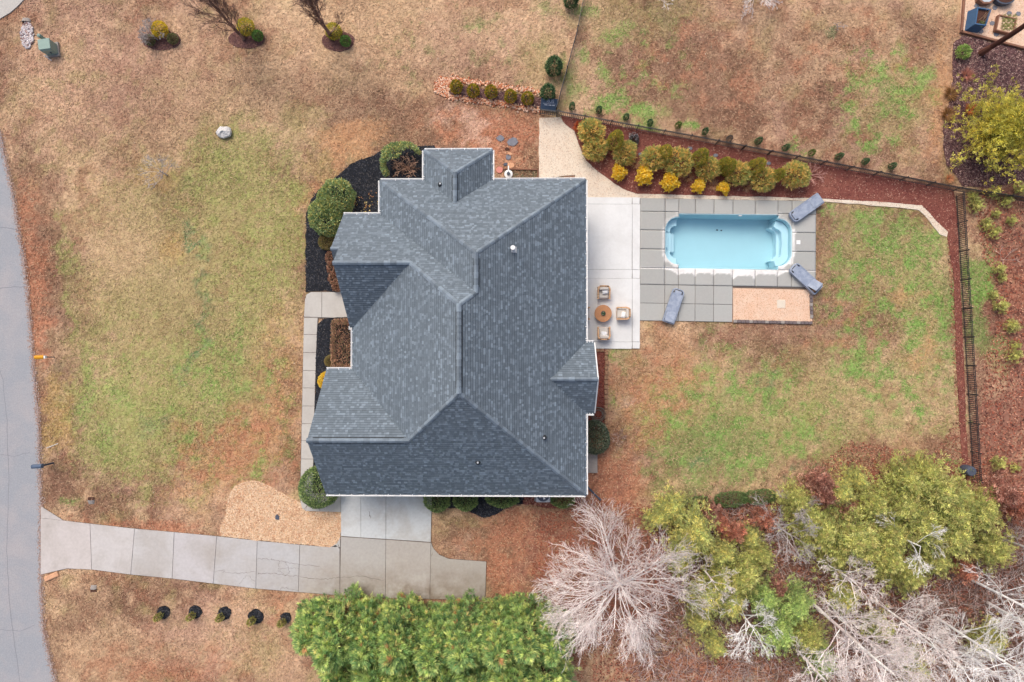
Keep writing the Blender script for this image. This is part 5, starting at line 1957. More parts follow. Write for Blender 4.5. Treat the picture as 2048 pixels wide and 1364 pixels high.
# golden shrubs, clipped cones and yellow-flowering bushes of the long bed
gold = [(1183, 263, 24), (1191, 297, 22), (1250, 305, 21), (1307, 316, 23), (1358, 324, 25), (1417, 336, 21), (1477, 347, 22), (1528, 359, 22), (1591, 349, 24)]
for i, (a, b, r) in enumerate(gold):
    lab = f'{ORD[i]} golden-tipped round shrub from the gate along the mulch bed' if i < 8 else 'last golden-tipped round shrub of the bed, beside the bare pink shrub'
    place('golden_shrub', PG[i % 3], lab, 'shrub', a, b, sc=r / 22.5, zc=.65, group='golden round shrubs in the long mulch bed')
cones = [(1231, 280, 1.08), (1330, 305, .95), (1400, 314, 1.02), (1450, 327, .85), (1457, 333, .95), (1513, 332, 1.0), (1557, 348, .8)]
for i, (a, b, s_) in enumerate(cones):
    place('conical_evergreen', PCN[i % 2], f'{ORD[i]} olive green conical evergreen from the gate behind the golden shrubs', 'shrub', a, b, sc=s_ * .95, zc=1.0, group='conical evergreens in the long mulch bed')
for i, (a, b, r) in enumerate([(1238, 344, 14), (1286, 353, 17), (1340, 363, 17), (1396, 372, 13), (1447, 377, 12)]):
    place('yellow_bush', PY[i % 2], f'{ORD[i]} bright yellow flowering bush from the patio along the gravel path', 'bush', a, b, sc=r / 14.5, zc=.4, group='yellow flowering bushes by the gravel path', part='blossom')
TG = proto_grass(130, [A(202, 164, 130, 1.56), A(182, 138, 108, 1.56), A(218, 186, 154, 1.56)])
for i, (a, b) in enumerate([(1271, 326), (1378, 353), (1428, 370), (1494, 371)]):
    place('dry_grass_tuft', TG, f'{ORD[i]} dry tan grass tuft from the patio end of the mulch bed', 'grass tuft', a, b, sc=.95, zc=.2, group='dry grass tufts in the long mulch bed', part='blades')
PO = proto_round(131, .30, .45, [A(198, 112, 72, 1.69), A(169, 94, 65, 1.69)], 160, .1, .04)
place('orange_shrub', PO, 'small rust-orange shrub at the gate end of the mulch bed', 'shrub', 1160, 254, zc=.2)
PDk = proto_round(132, .26, .4, [A(84, 84, 84, 1.69), A(150, 146, 150, 1.69), A(60, 62, 58, 1.69)], 130, .1, .04)
place('dark_shrub', PDk, 'small dark leafless-looking shrub between fence and golden shrubs', 'shrub', 1267, 280, zc=.2)

# young evergreens outside the fence
PA1 = [proto_cone(140 + i, .24, 1.0, ARB, 420, .13, 3) for i in range(2)]
PA2 = proto_cone(143, .24, .9, [A(119, 137, 74, 1.82), A(84, 102, 55, 1.82)], 300, .13, 3)
PA3 = proto_cone(144, .24, .9, [A(111, 104, 104, 1.69), A(84, 88, 82, 1.69)], 260, .13, 3)
yng = [(1144, 213, 0), (1198, 220, 0), (1253, 233, 0), (1301, 244, 0), (1357, 250, 2), (1411, 262, 0), (1459, 277, 3), (1517, 282, 0), (1572, 295, 0), (1625, 304, 2), (1678, 313, 0), (1732, 322, 0), (1786, 331, 0)]
for i, (a, b, k) in enumerate(yng):
    pr = PA2 if k == 2 else PA3 if k == 3 else PA1[i % 2]
    place('young_evergreen', pr, f'{ORD[i]} young evergreen from the gate outside the fence', 'shrub', a, b, sc=(.62, .62, random.uniform(.6, .85)), zc=.35, group='young evergreens planted outside the fence')
PB1 = proto_cone(146, .46, 1.5, ARB, 800, .2, 4)
place('cypress_shrub', PB1, 'dark green feathery cypress left of the side fence', 'shrub', 1108, 130, sc=.95, zc=.8)
place('cypress_shrub', PB1, 'dark green feathery cypress overhanging the navy sign', 'shrub', 1096, 182, sc=.85, zc=.8)
place('cypress_shrub', PB1, 'dark cypress cut by the top edge beside the side fence', 'shrub', 1143, -6, sc=.8, zc=.8)
PR = proto_cone(147, .36, 1.0, [A(136, 127, 46, 2.46), A(170, 136, 53, 2.46), A(87, 97, 40, 2.46), A(110, 113, 45, 2.46)], 700, .12, 3)
for i, (a, b) in enumerate([(912, 172), (946, 180), (982, 182), (1021, 191), (1055, 195)]):
    place('small_conifer', PR, f'{ORD[i]} small olive conifer from the left inside the rock border', 'shrub', a, b, sc=.92, zc=.5, group='small conifers inside the rock border')

# ---- shrubs round the house
PBX = proto_box(150, 1.0, 1.7, LBOX, 9000, .10, amp=.14)
PBX2 = proto_box(151, 1.0, 1.6, BOX, 9000, .085, amp=.06)
PBX3 = proto_box(152, .5, .8, [A(118, 111, 64, 1.95), A(147, 133, 84, 1.82), A(95, 98, 55, 1.95), A(129, 100, 69, 1.82)], 3500, .07, amp=.05)
PBX4 = proto_box(153, .75, 1.0, BOX, 5000, .075, amp=.1)
PNK = proto_box(154, 1.0, 1.2, [A(182, 143, 119, 1.82), A(147, 113, 93, 1.82), A(121, 119, 86, 1.82), A(202, 164, 137, 1.69), A(102, 80, 70, 1.69)], 8500, .09, squar=.8, amp=.06, mt='leaf')
NAN = proto_box(155, .5, .7, [A(196, 150, 126, 1.5), A(160, 112, 94, 1.5), A(130, 96, 82, 1.4), A(214, 178, 152, 1.4), A(120, 110, 80, 1.4)], 1500, .1, amp=.25, mt='leaf')
place('rounded_shrub', PBX, 'large light green rounded shrub, upper of the fused pair on black mulch', 'shrub', 672, 398, sc=(1.05, .95, 1.0), zc=.9)
place('rounded_shrub', PBX, 'large light green rounded shrub, lower of the fused pair on black mulch', 'shrub', 654, 432, sc=(1.02, .98, 1.0), zc=.9, rz=2.1)
place('rounded_shrub', PBX3, 'small olive clipped ball below the fused shrub pair', 'shrub', 653, 483, sc=.88, zc=.4)
place('clipped_dome', PBX2, 'big dark green clipped dome at the garage corner', 'shrub', 637, 975, sc=(1.08, 1.12, 1.0), zc=1.0)
place('pink_hedge', PNK, 'brown-pink clipped hedge block under the porch gutter', 'hedge', 688, 688, sc=(.68, 1.32, .85), zc=.7, rz=0)
place('rounded_shrub', PBX3, 'small yellow-green shrub at the foot of the pink hedge', 'shrub', 660, 722, sc=.62, zc=.3)
place('yellow_bush', proto_box(156, .5, .9, YEL, 3600, .075, amp=.05, mt='leaf'), 'golden yellow dome half hidden by the garage roof', 'bush', 655, 760, sc=(.9, 1.05, 1.0), zc=.5)
for i, (a, b) in enumerate([(664, 515), (667, 535), (670, 556), (676, 570)]):
    place('russet_shrub', NAN, f'{ORD[i]} russet leafy shrub from the top along the entry wall', 'shrub', a, b, sc=.72, zc=.3, group='russet shrubs along the entry wall')
for a, b, sx, sy, lab in ((874, 1001, .95, .85, 'dark clipped shrub right at the garage apron corner'), (931, 1000, .9, .8, 'dark clipped shrub second from the garage apron under the eave'), (1005, 996, 1.2, .7, 'long dark clipped shrub between black mulch and the air conditioner'), (1125, 998, .9, .65, 'dark clipped shrub right of the air conditioner under the eave')):
    place('clipped_shrub', PBX4, lab, 'shrub', a, b, sc=(sx, sy, .9), zc=.5, rz=0, group='clipped shrubs under the south eave')
place('dark_round_shrub', proto_box(157, .8, 1.2, [A(62, 77, 59, 1.95), A(86, 97, 75, 1.95), A(48, 59, 48, 1.82), A(112, 115, 97, 1.82)], 7500, .085, amp=.1), 'dark green round shrub against the back wall by the hose', 'shrub', 1190, 874, sc=(.95, 1.1, 1.0), zc=.6)


# ---- bare trees
def grow(out, p, d, L, r, depth, rng, pr):
    """one branch with its children"""
    k = 4 if depth < 2 else 3
    pts = [np.array(p, float)]
    d = np.array(d, float)
    for i in range(k):
        d = d + rng.normal(0, pr['wob'], 3) + np.array((0, 0, pr['up'] * (1 if depth else .3)))
        d /= np.linalg.norm(d)
        q = pts[-1] + d * L / k
        f0, f1 = 1 - .62 * i / k, 1 - .62 * (i + 1) / k
        out.append((pts[-1], q, max(r * f0, pr['rmin']), max(r * f1, pr['rmin'])))
        pts.append(q)
    if depth >= min(pr['depth'], len(pr['kids'])):
        return
    n = pr['kids'][depth]
    for j in range(n):
        t = .25 + .75 * (j + rng.uniform(.2, .9)) / n if depth else .45 + .55 * (j + .6) / n
        i = min(k - 1, int(t * k))
        a = pts[i] + (pts[i + 1] - pts[i]) * (t * k - i)
        dd = unit(pts[i + 1] - pts[i])
        s_ = unit(np.cross(dd, rng.normal(size=3)))
        an = rng.uniform(*pr['ang'])
        c = dd * math.cos(an) + s_ * math.sin(an)
        grow(out, a, c, L * rng.uniform(*pr['len']) * (1.15 - .45 * t), r * (1 - .6 * t) * .55, depth + 1, rng, pr)


def bare_tree(name, label, px, py, trunk, seed, cols, pr, z=0.0, group=None, cat='tree', zc=0.0, lean=(0, 0)):
    """trunk: (height, radius); limbs start near its top"""
    rng = np.random.default_rng(seed)
    x, y = P(px, py, zc)
    t = thing(name, label, cat, (x, y, z), 0, group)
    th, trr = trunk
    tp = np.array((lean[0] * th, lean[1] * th, th))
    tk = []
    m_ = 6
    for i in range(m_):
        a, b = tp * i / m_, tp * (i + 1) / m_
        w = np.array((.04 * math.sin(i * 1.7 + seed), .04 * math.cos(i * 2.3 + seed), 0)) * min(1, trr * 8)
        w2 = np.array((.04 * math.sin((i + 1) * 1.7 + seed), .04 * math.cos((i + 1) * 2.3 + seed), 0)) * min(1, trr * 8)
        tk.append((a + (w if i else 0), b + w2, trr * (1.25 - .6 * i / m_ if i else 1.5), trr * (1.25 - .6 * (i + 1) / m_)))
    link('trunk', stem_mesh('trunk', tk, cols, rng, 7), t)
    out = []
    n = pr['limbs']
    for i in range(n):
        f = pr['from'] + (1 - pr['from']) * (i / max(1, n - 1)) ** .8
        a = 2.4 * i + rng.uniform(-.4, .4)
        el = rng.uniform(*pr['el']) * (1 + .3 * f)
        d = np.array((math.cos(a) * math.cos(el), math.sin(a) * math.cos(el), math.sin(el)))
        if 'bias' in pr:
            d = d + np.array((*pr['bias'], 0))
        k = min(m_ - 1, int(f * m_ - 1e-6))
        s0, s1 = tk[k][0], tk[k][1]
        p = np.array(s0) + (np.array(s1) - np.array(s0)) * (f * m_ - k)
        L = pr['L'] * rng.uniform(.75, 1.1) * (1 - pr.get('taper', .25) * f)
        grow(out, p, d, L, trr * pr.get('lr', .5) * (1.1 - .5 * f), 0, rng, pr)
    link('crown', stem_mesh('crown', out, cols, rng, 3), t)
    return t


PALEB = [A(222, 212, 208, 1.6), A(206, 194, 190, 1.6), A(234, 226, 222, 1.5), A(200, 184, 182, 1.5)]
WHITEB = [A(225, 220, 216, 1.62), A(211, 204, 202, 1.62), A(236, 232, 230, 1.56)]
BRNB = [A(120, 97, 88, 1.69), A(138, 112, 100, 1.69), A(98, 79, 73, 1.56)]
GREYB = [A(171, 164, 162, 1.56), A(149, 142, 140, 1.56)]
BIG = dict(limbs=42, L=3.6, el=(.05, 1.05), wob=.10, up=.03, depth=3, kids=[9, 6, 3], ang=(.3, .8), len=(.40, .64), rmin=.0048, taper=.05, lr=.42)
BIG['from'] = .5
bt = bare_tree('bare_tree', 'large spreading bare tree with pale pinkish twigs beside the hedge', 1228, 1140, (2.4, .14), 5, PALEB, dict(BIG, bias=(-.16, .05)))
SM = dict(limbs=11, L=1.6, el=(.2, .9), wob=.12, up=.04, depth=3, kids=[6, 5, 3], ang=(.35, .9), len=(.4, .65), rmin=.0055, taper=.2, lr=.55)
SM['from'] = .25
TALL = dict(limbs=24, L=2.9, el=(.2, .8), wob=.10, up=.06, depth=3, kids=[7, 5, 2], ang=(.3, .8), len=(.36, .62), rmin=.0055, taper=.4, lr=.44)
TALL['from'] = .28
wood = [
    ('tall pale bare tree with thick trunk leaning out over the lower right', 1612, 1196, (9.0, .075), 11, PALEB, TALL),
    ('white-limbed bare tree nearest the lower right corner', 1868, 1232, (8.0, .06), 12, WHITEB, dict(TALL, L=2.8)),
    ('white-barked bare tree high on the right edge of the wood', 1945, 1160, (7.0, .055), 13, WHITEB, dict(TALL, L=2.6)),
    ('pale bare tree between the two thick white trunks', 1742, 1196, (5.5, .05), 14, PALEB, dict(TALL, L=2.3)),
    ('grey bare tree tangled beside the red-leaved saplings', 1540, 1042, (3.0, .05), 15, GREYB, dict(SM, L=1.7)),
    ('low white bare tree fanning over rusty ground at the bottom', 1478, 1222, (2.4, .06), 16, WHITEB, dict(SM, L=1.8, limbs=13)),
    ('thin grey bare tree behind the green pine at the bottom', 1585, 1290, (4.0, .07), 17, PALEB, dict(SM, L=1.9)),
    ('forked white bare branches lying over yellow-green crowns', 1778, 1062, (3.0, .05), 18, WHITEB, dict(SM, L=2.0, limbs=5)),
    ('small grey bare tree at the wood edge above the green vines', 1575, 1002, (2.2, .05), 19, GREYB, dict(SM, L=1.0, limbs=6)),
    ('bare tree on the far right above the white trunks', 2000, 1075, (4.5, .06), 20, GREYB, dict(TALL, L=2.2)),
    ('bare sapling inside the dark gap of the wood', 1660, 1130, (3.0, .06), 21, PALEB, dict(SM, L=1.7)),
    ('slender bare tree left of the low white one', 1400, 1130, (2.8, .05), 22, PALEB, dict(SM, L=1.3, limbs=6)),
    ('pale bare tree behind the right corner trunk', 1920, 1300, (6.0, .075), 23, WHITEB, dict(TALL, L=2.6)),
    ('white bare tree leaning out at the right edge of the wood', 1975, 1205, (6.0, .06), 25, WHITEB, dict(TALL, L=2.6)),
    ('white bare tree in the middle of the right-hand tangle', 1800, 1245, (5.5, .055), 26, WHITEB, dict(TALL, L=2.5)),
    ('slim pale bare tree between the pines and the thick trunk', 1665, 1225, (5.0, .05), 27, PALEB, dict(TALL, L=2.2)),
    ('pale bare tree rising at the bottom edge between white trunks', 1710, 1290, (5.0, .07), 24, PALEB, dict(TALL, L=2.3)),
]
for lab, a, b, tr_, sd, cl, pr in wood:
    bare_tree('bare_tree', lab, a, b, tr_, sd, cl, pr, group='bare trees in the lower right wood')
# leaning brown trees of the islands
UP = dict(limbs=26, L=2.3, el=(.9, 1.3), wob=.07, up=.05, depth=3, kids=[7, 5, 3], ang=(.15, .5), len=(.38, .62), rmin=.0055, taper=.25, lr=.5)
UP['from'] = .12
bare_tree('island_tree', 'brown upright bare tree on the middle mulch island', 487, 78, (4.2, .075), 31, BRNB, UP, group='bare brown trees on the mulch islands')
bare_tree('island_tree', 'brown upright bare tree on the rightmost mulch island', 664, 77, (4.4, .085), 32, BRNB, UP, group='bare brown trees on the mulch islands')
bare_tree('bare_shrub', 'small grey bare shrub on the leftmost mulch island', 316, 80, (.5, .03), 33, GREYB, dict(SM, L=.9, rmin=.006, el=(.3, .9), bias=(-.55, .3)), cat='shrub')
bare_tree('bare_sapling', 'low grey bare sapling alone on the front lawn', 334, 350, (.8, .03), 34, GREYB, dict(SM, L=1.15, limbs=9, rmin=.006, el=(.05, .5), bias=(-.35, .0), kids=[6, 5]))
bare_tree('bare_sapling', 'pale bare twigs hanging in at the top edge, left one', 1318, -16, (.9, .03), 35, PALEB, dict(SM, L=1.3, rmin=.007, limbs=11))
bare_tree('bare_sapling', 'pale bare twigs hanging in at the top edge, right one', 1505, -2, (1.0, .035), 36, PALEB, dict(SM, L=1.3, rmin=.007, limbs=13))
bare_tree('bare_shrub', 'bare pink-stemmed shrub at the right end of the mulch bed', 1618, 350, (.15, .03), 37, [A(202, 159, 148, 1.56), A(183, 141, 130, 1.56)], dict(SM, L=.75, limbs=9, rmin=.006, kids=[4, 3], bias=(.4, .1)), cat='shrub')
bare_tree('bare_shrub', 'dead grey-brown shrub lying on the back lawn by the wall', 1236, 872, (.15, .025), 38, [A(138, 116, 106, 1.56), A(174, 150, 136, 1.56)], dict(SM, L=.55, limbs=10, rmin=.006, kids=[5, 4]), cat='shrub')
bare_tree('bare_shrub', 'tangle of tan bare stems inside the bush by the upper gable', 818, 338, (.3, .035), 39, [A(197, 164, 141, 1.56), A(173, 138, 117, 1.56)], dict(SM, L=.95, limbs=14, rmin=.008, kids=[3, 3], el=(.3, 1.1)), cat='shrub')
bare_tree('bare_shrub', 'forked pale fallen branch among saplings right of the fence', 2004, 520, (.12, .02), 40, [A(203, 176, 160, 1.56)], dict(SM, L=.9, limbs=4, rmin=.008, kids=[2, 2], el=(.05, .3)), cat='shrub')
bare_tree('bare_shrub', 'small pale twigs on a green tuft of the upper lawn', 1674, 54, (.1, .02), 41, GREYB, dict(SM, L=.4, limbs=6, rmin=.006, kids=[3, 3]), cat='shrub')
# the half-bare bush by the upper gable: a thick crescent of leaves round the stems
rng = np.random.default_rng(160)
n = 9000
d = sphere_dirs(n, rng, -.4)
az = np.arctan2(d[:, 1], d[:, 0])
keep = (np.cos(az - R(125)) > -.12) & ~((d[:, 2] > .55) & (np.cos(az - R(125)) < .35))
d = d[keep]
c = d * (lump(d, 160, 3) * rng.uniform(.88, 1.03, len(d)))[:, None] * np.array((1.15, 1.1, .95)) + np.array((0, 0, .9))
hs = soup('foliage', leaves(c, d + rng.normal(0, .7, d.shape), .1 * rng.uniform(.6, 1.3, len(d)), .05, rng), M['gloss_leaf'], mixcol(LBOX, len(d), rng, .3))
place('half_bare_bush', (hs, stem_mesh('stem', branch_set((0, 0, 0), 10, 1.2, .03, rng), [A(150, 116, 96)], rng)), 'large green bush by the upper gable with a bare hollow', 'bush', 803, 324, zc=.9, rz=0)

# ---- island shrubs and planted rings
PYS = proto_box(161, .42, .7, [A(228, 192, 61, 1.69), A(200, 173, 56, 1.82), A(166, 164, 67, 1.82)], 2600, .07, amp=.1, mt='leaf')
PYG = proto_box(162, .45, .8, [A(185, 174, 68, 1.82), A(147, 153, 72, 1.82), A(111, 129, 64, 1.82), A(214, 183, 79, 1.69)], 2600, .07, amp=.12, mt='leaf')
PGB = proto_box(163, .28, .5, [A(70, 108, 45, 1.95), A(98, 132, 60, 1.95), A(57, 87, 42, 1.95)], 1500, .06, amp=.08)
PDB = proto_box(164, .28, .45, [A(83, 87, 54, 1.95), A(110, 109, 69, 1.82)], 1300, .06, amp=.08)
place('island_bush', PYS, 'yellow dome bush on the leftmost mulch island', 'bush', 318, 58, zc=.4)
place('island_bush', PYG, 'yellow-green bush behind the middle island tree', 'bush', 491, 54, zc=.4)
place('island_bush', PYG, 'yellow-green bush behind the rightmost island tree', 'bush', 667, 62, zc=.4, sc=.95)
place('small_ball_shrub', PDB, 'olive ball shrub at the left of the leftmost island', 'shrub', 299, 80, zc=.25)
place('small_ball_shrub', PDB, 'olive ball shrub at the right of the leftmost island', 'shrub', 345, 77, zc=.25)
place('small_ball_shrub', PGB, 'bright green ball shrub on the middle mulch island', 'shrub', 515, 71, zc=.25)
place('small_ball_shrub', PGB, 'bright green ball shrub on the rightmost mulch island', 'shrub', 691, 82, zc=.25)
PSD = proto_cone(165, .16, .7, [A(157, 154, 89, 1.82), A(128, 134, 76, 1.82), A(177, 168, 114, 1.69)], 130, .15, 3)
for i, (a, b, r) in enumerate(RINGS):
    place('planted_seedling', PSD, f'{ORD[i]} pale green seedling from the road in its mulch ring', 'seedling', a - 4, b + 5, zc=.05, group='seedlings in the black mulch rings')

# ---- hedge of feathery cypresses below the driveway
def proto_cypress(seed, H_=5.2, R_=1.65, n=1150):
    rng = np.random.default_rng(seed)
    t = rng.beta(1.05, 1.15, n)
    prof = np.where(t < .2, .85 + .15 * t / .2, np.maximum(.06, 1 - ((t - .2) / .8) ** 1.5))
    a = rng.uniform(0, 2 * np.pi, n)
    rr = R_ * prof * (.62 + .62 * fbm(a * 3.0, t * 11, seed, 3)) * rng.uniform(.7, 1.03, n)
    c = np.stack([rr * np.cos(a), rr * np.sin(a), .15 + t * H_], -1)
    ax = unit(np.stack([np.cos(a) * .85, np.sin(a) * .85, rng.uniform(.55, 1.25, n)], -1) + rng.normal(0, .18, (n, 3)))
    L = rng.uniform(.32, .68, n)
    sd = unit(np.cross(ax, rng.normal(size=(n, 3))))
    T, C = [], []
    base = mixcol([A(156, 170, 112, 2.3), A(134, 156, 104, 2.3), A(184, 190, 128, 2.3), A(114, 142, 96, 2.2), A(206, 184, 132, 2.1), A(94, 122, 84, 2.1), A(190, 150, 110, 1.9)], n, rng, .18, [.27, .26, .17, .14, .03, .11, .02])
    nb = 30
    for k in range(nb):
        f = (k + .5) / nb
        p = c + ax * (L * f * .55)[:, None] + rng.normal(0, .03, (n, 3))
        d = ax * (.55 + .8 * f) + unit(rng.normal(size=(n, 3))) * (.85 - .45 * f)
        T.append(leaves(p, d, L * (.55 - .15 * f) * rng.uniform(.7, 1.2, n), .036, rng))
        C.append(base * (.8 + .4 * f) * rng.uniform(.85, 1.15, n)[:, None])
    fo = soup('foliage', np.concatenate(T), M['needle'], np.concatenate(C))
    sg = [((0, 0, 0), (0, 0, H_ * .5), .11, .07), ((0, 0, H_ * .5), (0, 0, H_ * .95), .07, .015)]
    for k in range(60):
        zz = rng.uniform(.1, .85)
        aa = rng.uniform(0, 6.28)
        q = R_ * .8 * (1 - zz * .8)
        sg.append(((0, 0, zz * H_), (math.cos(aa) * q, math.sin(aa) * q, zz * H_ + q * .6), .025, .008))
    return fo, stem_mesh('stem', sg, [A(112, 84, 70)], rng, 5)


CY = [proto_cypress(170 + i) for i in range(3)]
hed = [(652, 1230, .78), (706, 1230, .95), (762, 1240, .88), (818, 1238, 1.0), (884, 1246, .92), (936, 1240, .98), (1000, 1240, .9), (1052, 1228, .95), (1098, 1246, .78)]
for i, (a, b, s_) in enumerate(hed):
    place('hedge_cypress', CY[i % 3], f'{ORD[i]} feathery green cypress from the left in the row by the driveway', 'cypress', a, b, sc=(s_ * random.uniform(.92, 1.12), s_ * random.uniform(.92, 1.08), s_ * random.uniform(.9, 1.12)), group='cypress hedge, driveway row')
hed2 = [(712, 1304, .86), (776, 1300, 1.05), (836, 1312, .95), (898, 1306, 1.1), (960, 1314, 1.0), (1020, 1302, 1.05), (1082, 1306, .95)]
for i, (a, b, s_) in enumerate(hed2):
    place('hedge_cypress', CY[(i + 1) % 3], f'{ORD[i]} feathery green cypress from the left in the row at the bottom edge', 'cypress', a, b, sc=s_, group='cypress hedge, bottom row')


# ---- loose yellow-green evergreens of the wood
def proto_pine(seed, H_=3.6, R_=1.5, cols=None, nbr=115, per=9, ln=.14):
    rng = np.random.default_rng(seed)
    C, D, K = [], [], []
    sg = [((0, 0, 0), (.05, .03, H_ * .5), .07, .045), ((.05, .03, H_ * .5), (0, 0, H_ * .96), .045, .01)]
    for i in range(nbr):
        f = .12 + .86 * (i + rng.random()) / nbr
        a = 2.39996 * i + rng.uniform(-.4, .4)
        L = R_ * (1.05 - f ** 1.6) * rng.uniform(.4, 1.25)
        d = np.array((math.cos(a), math.sin(a), rng.uniform(.05, .5)))
        p = np.array((0, 0, f * H_))
        tip = p + d * L
        sg.append((p, tip, .016, .005))
        tone = rng.uniform(.6, 1.3)
        for k in range(per):
            t = rng.uniform(.3, 1.05)
            q = p + (tip - p) * t + rng.normal(0, .16, 3) * (1, 1, .7)
            C.append(q)
            D.append(d + np.array((0, 0, .55)))
            K.append(tone)
    C, D, K = np.array(C), np.array(D), np.array(K)
    nb = 14
    n = len(C)
    cc = mixcol(cols, n, rng, .15) * K[:, None]
    C = np.repeat(C, nb, 0) + rng.normal(0, .045, (n * nb, 3))
    D = np.repeat(D, nb, 0) + rng.normal(0, .9, (n * nb, 3))
    T = leaves(C, D, ln * rng.uniform(.6, 1.25, n * nb), .036, rng)
    return soup('foliage', T, M['needle'], np.repeat(cc, nb, 0) * rng.uniform(.75, 1.25, n * nb)[:, None]), stem_mesh('stem', sg, [A(126, 100, 86)], rng, 4)


YG = [A(182, 182, 112, 2.0), A(160, 166, 100, 2.0), A(200, 198, 130, 1.9), A(140, 150, 92, 1.9), A(170, 160, 104, 1.9)]
GG = [A(156, 172, 106, 2.2), A(136, 156, 98, 2.2), A(176, 186, 120, 2.1), A(120, 138, 90, 2.1)]
PIN = [proto_pine(180, cols=YG), proto_pine(181, cols=YG, H_=3.2, R_=1.6), proto_pine(182, cols=GG), proto_pine(183, cols=[A(176, 176, 112, 2.2), A(152, 160, 102, 2.2), A(198, 188, 118, 2.1), A(138, 144, 96, 2.1)])]
PINC = [((a, b, r, k)) for a, b, r, k in [
    (1345, 1015, 34, 3), (1388, 1060, 52, 3), (1442, 1105, 38, 3), (1484, 1150, 44, 0), (1412, 1190, 44, 3), (1462, 1205, 36, 3), (1590, 1208, 40, 2), (1555, 1262, 44, 2), (1612, 1275, 40, 0),
    (1590, 1000, 36, 0), (1678, 985, 36, 3), (1640, 1062, 44, 0), (1702, 1072, 50, 0), (1745, 1010, 38, 0), (1812, 965, 44, 0), (1872, 985, 52, 1), (1912, 992, 36, 0), (1960, 1030, 46, 1), (1842, 1050, 52, 1), (1905, 1078, 48, 1), (1772, 1118, 44, 0), (1815, 1152, 36, 0), (1990, 1100, 40, 1), (1362, 1120, 30, 3), (1520, 1110, 30, 0), (1690, 1195, 30, 3), (1760, 1255, 36, 3), (1640, 1320, 34, 2), (1830, 1330, 34, 3), (1430, 1290, 30, 3), (1980, 1280, 34, 3), (1318, 1035, 28, 3), (1365, 1090, 36, 3), (1500, 1075, 26, 3), (1612, 1035, 36, 0), (1668, 1110, 34, 0), (1730, 1095, 40, 0), (1782, 1070, 40, 1), (1800, 1010, 44, 0), (1850, 945, 34, 0), (1905, 1030, 46, 1), (1968, 1012, 34, 0), (1715, 960, 28, 3), (1440, 1160, 34, 3), (1530, 1195, 34, 2), (1870, 1120, 34, 1), (1400, 1240, 30, 3)]]
WLAB = ['yellow-green pine', 'bushy yellow-green pine', 'fresh green pine', 'olive green cedar']


def region(a, b):
    return 'lower left part' if a < 1500 and b > 1080 else 'upper left edge' if a < 1500 else 'upper edge' if b < 1010 else 'right half' if a > 1740 and b < 1180 else 'bottom' if b >= 1180 else 'middle'


cnt = {}
for a, b, r, k in PINC:
    key = (k, region(a, b))
    cnt[key] = cnt.get(key, 0) + 1
seen = {}
for a, b, r, k in sorted(PINC):
    key = (k, region(a, b))
    i = seen.get(key, 0)
    seen[key] = i + 1
    lab = f'{WLAB[k]} in the {region(a, b)} of the wood' + (f', {ORD[i]} from the left' if cnt[key] > 1 else '')
    place('wood_evergreen', PIN[k], lab, 'tree', a, b, sc=(r / 50 * random.uniform(1.0, 1.4), r / 50 * random.uniform(.95, 1.25), r / 50 * .8), zc=1.8 * r / 50, group='evergreens of the lower right wood')
PT = proto_pine(190, 3.6, 2.9, [A(206, 192, 92, 1.9), A(178, 172, 82, 1.9), A(220, 202, 110, 1.9), A(150, 150, 78, 1.9)], 300, 13, .14)
place('spreading_evergreen', PT, 'broad yellow-green tree on dark mulch at the right edge', 'tree', 2022, 248, sc=.92, zc=2.3)
PS = proto_pine(191, .9, .5, YG, 18, 5, .16)
sap = [(1946, 392), (1948, 408), (1988, 384), (1992, 428), (1970, 446), (2022, 442), (1988, 462), (2012, 400), (1997, 540), (2004, 556), (1987, 590), (1998, 614), (2024, 654), (2034, 690), (2028, 708), (2032, 934), (1992, 925), (2040, 380)]
sap.sort(key=lambda q: q[1])
for i, (a, b) in enumerate(sap):
    place('pine_sapling', PS, f'{ORD[i]} small yellow-green sapling from the top beyond the right fence', 'sapling', a, b, sc=random.uniform(.42, .8), zc=.25, group='saplings beyond the right fence')
# russet oak saplings that still hold their leaves
RL = [A(190, 142, 126, 1.6), A(166, 118, 104, 1.6), A(212, 172, 154, 1.5), A(150, 106, 94, 1.5)]
POK = [proto_pine(195, 2.0, 1.0, RL, 55, 6, .15), proto_pine(196, 1.6, .9, [A(190, 130, 108, 1.6), A(164, 112, 94, 1.6), A(206, 156, 132, 1.5)], 45, 6, .15)]
for i, (a, b, r, k) in enumerate([(1420, 1022, 20, 0), (1442, 1048, 22, 1), (1470, 1062, 26, 1), (1528, 1038, 24, 1), (1638, 962, 26, 0), (1648, 990, 24, 0), (1690, 1012, 20, 0), (1556, 1172, 20, 0), (1740, 1060, 18, 0), (1990, 985, 30, 0), (2030, 1010, 30, 1), (1930, 1140, 24, 1)]):
    place('russet_oak', POK[k], f'{ORD[i]} russet-leaved oak sapling from the left in the wood' if i < 9 else f'russet oak sapling at the right end of the wood, {ORD[i - 9]} of three', 'sapling', a, b, sc=r / 26, zc=1.0, group='russet saplings in the wood')
# low green vines along the wood edge
PV = proto_box(197, 1.0, .7, [A(96, 121, 75, 1.95), A(119, 137, 87, 1.95), A(76, 98, 62, 1.95)], 3200, .11, amp=.25, mt='leaf')
for i, (a, b, sx, sy) in enumerate([(1395, 1006, .75, .35), (1462, 999, .9, .42), (1520, 994, .9, .40)]):
    place('green_vine', PV, f'{("left", "middle", "right")[i]} clump of low green vines along the wood edge', 'vines', a, b, sc=(sx, sy, .8), zc=.3, rz=R(4), group='vine clumps along the wood edge')
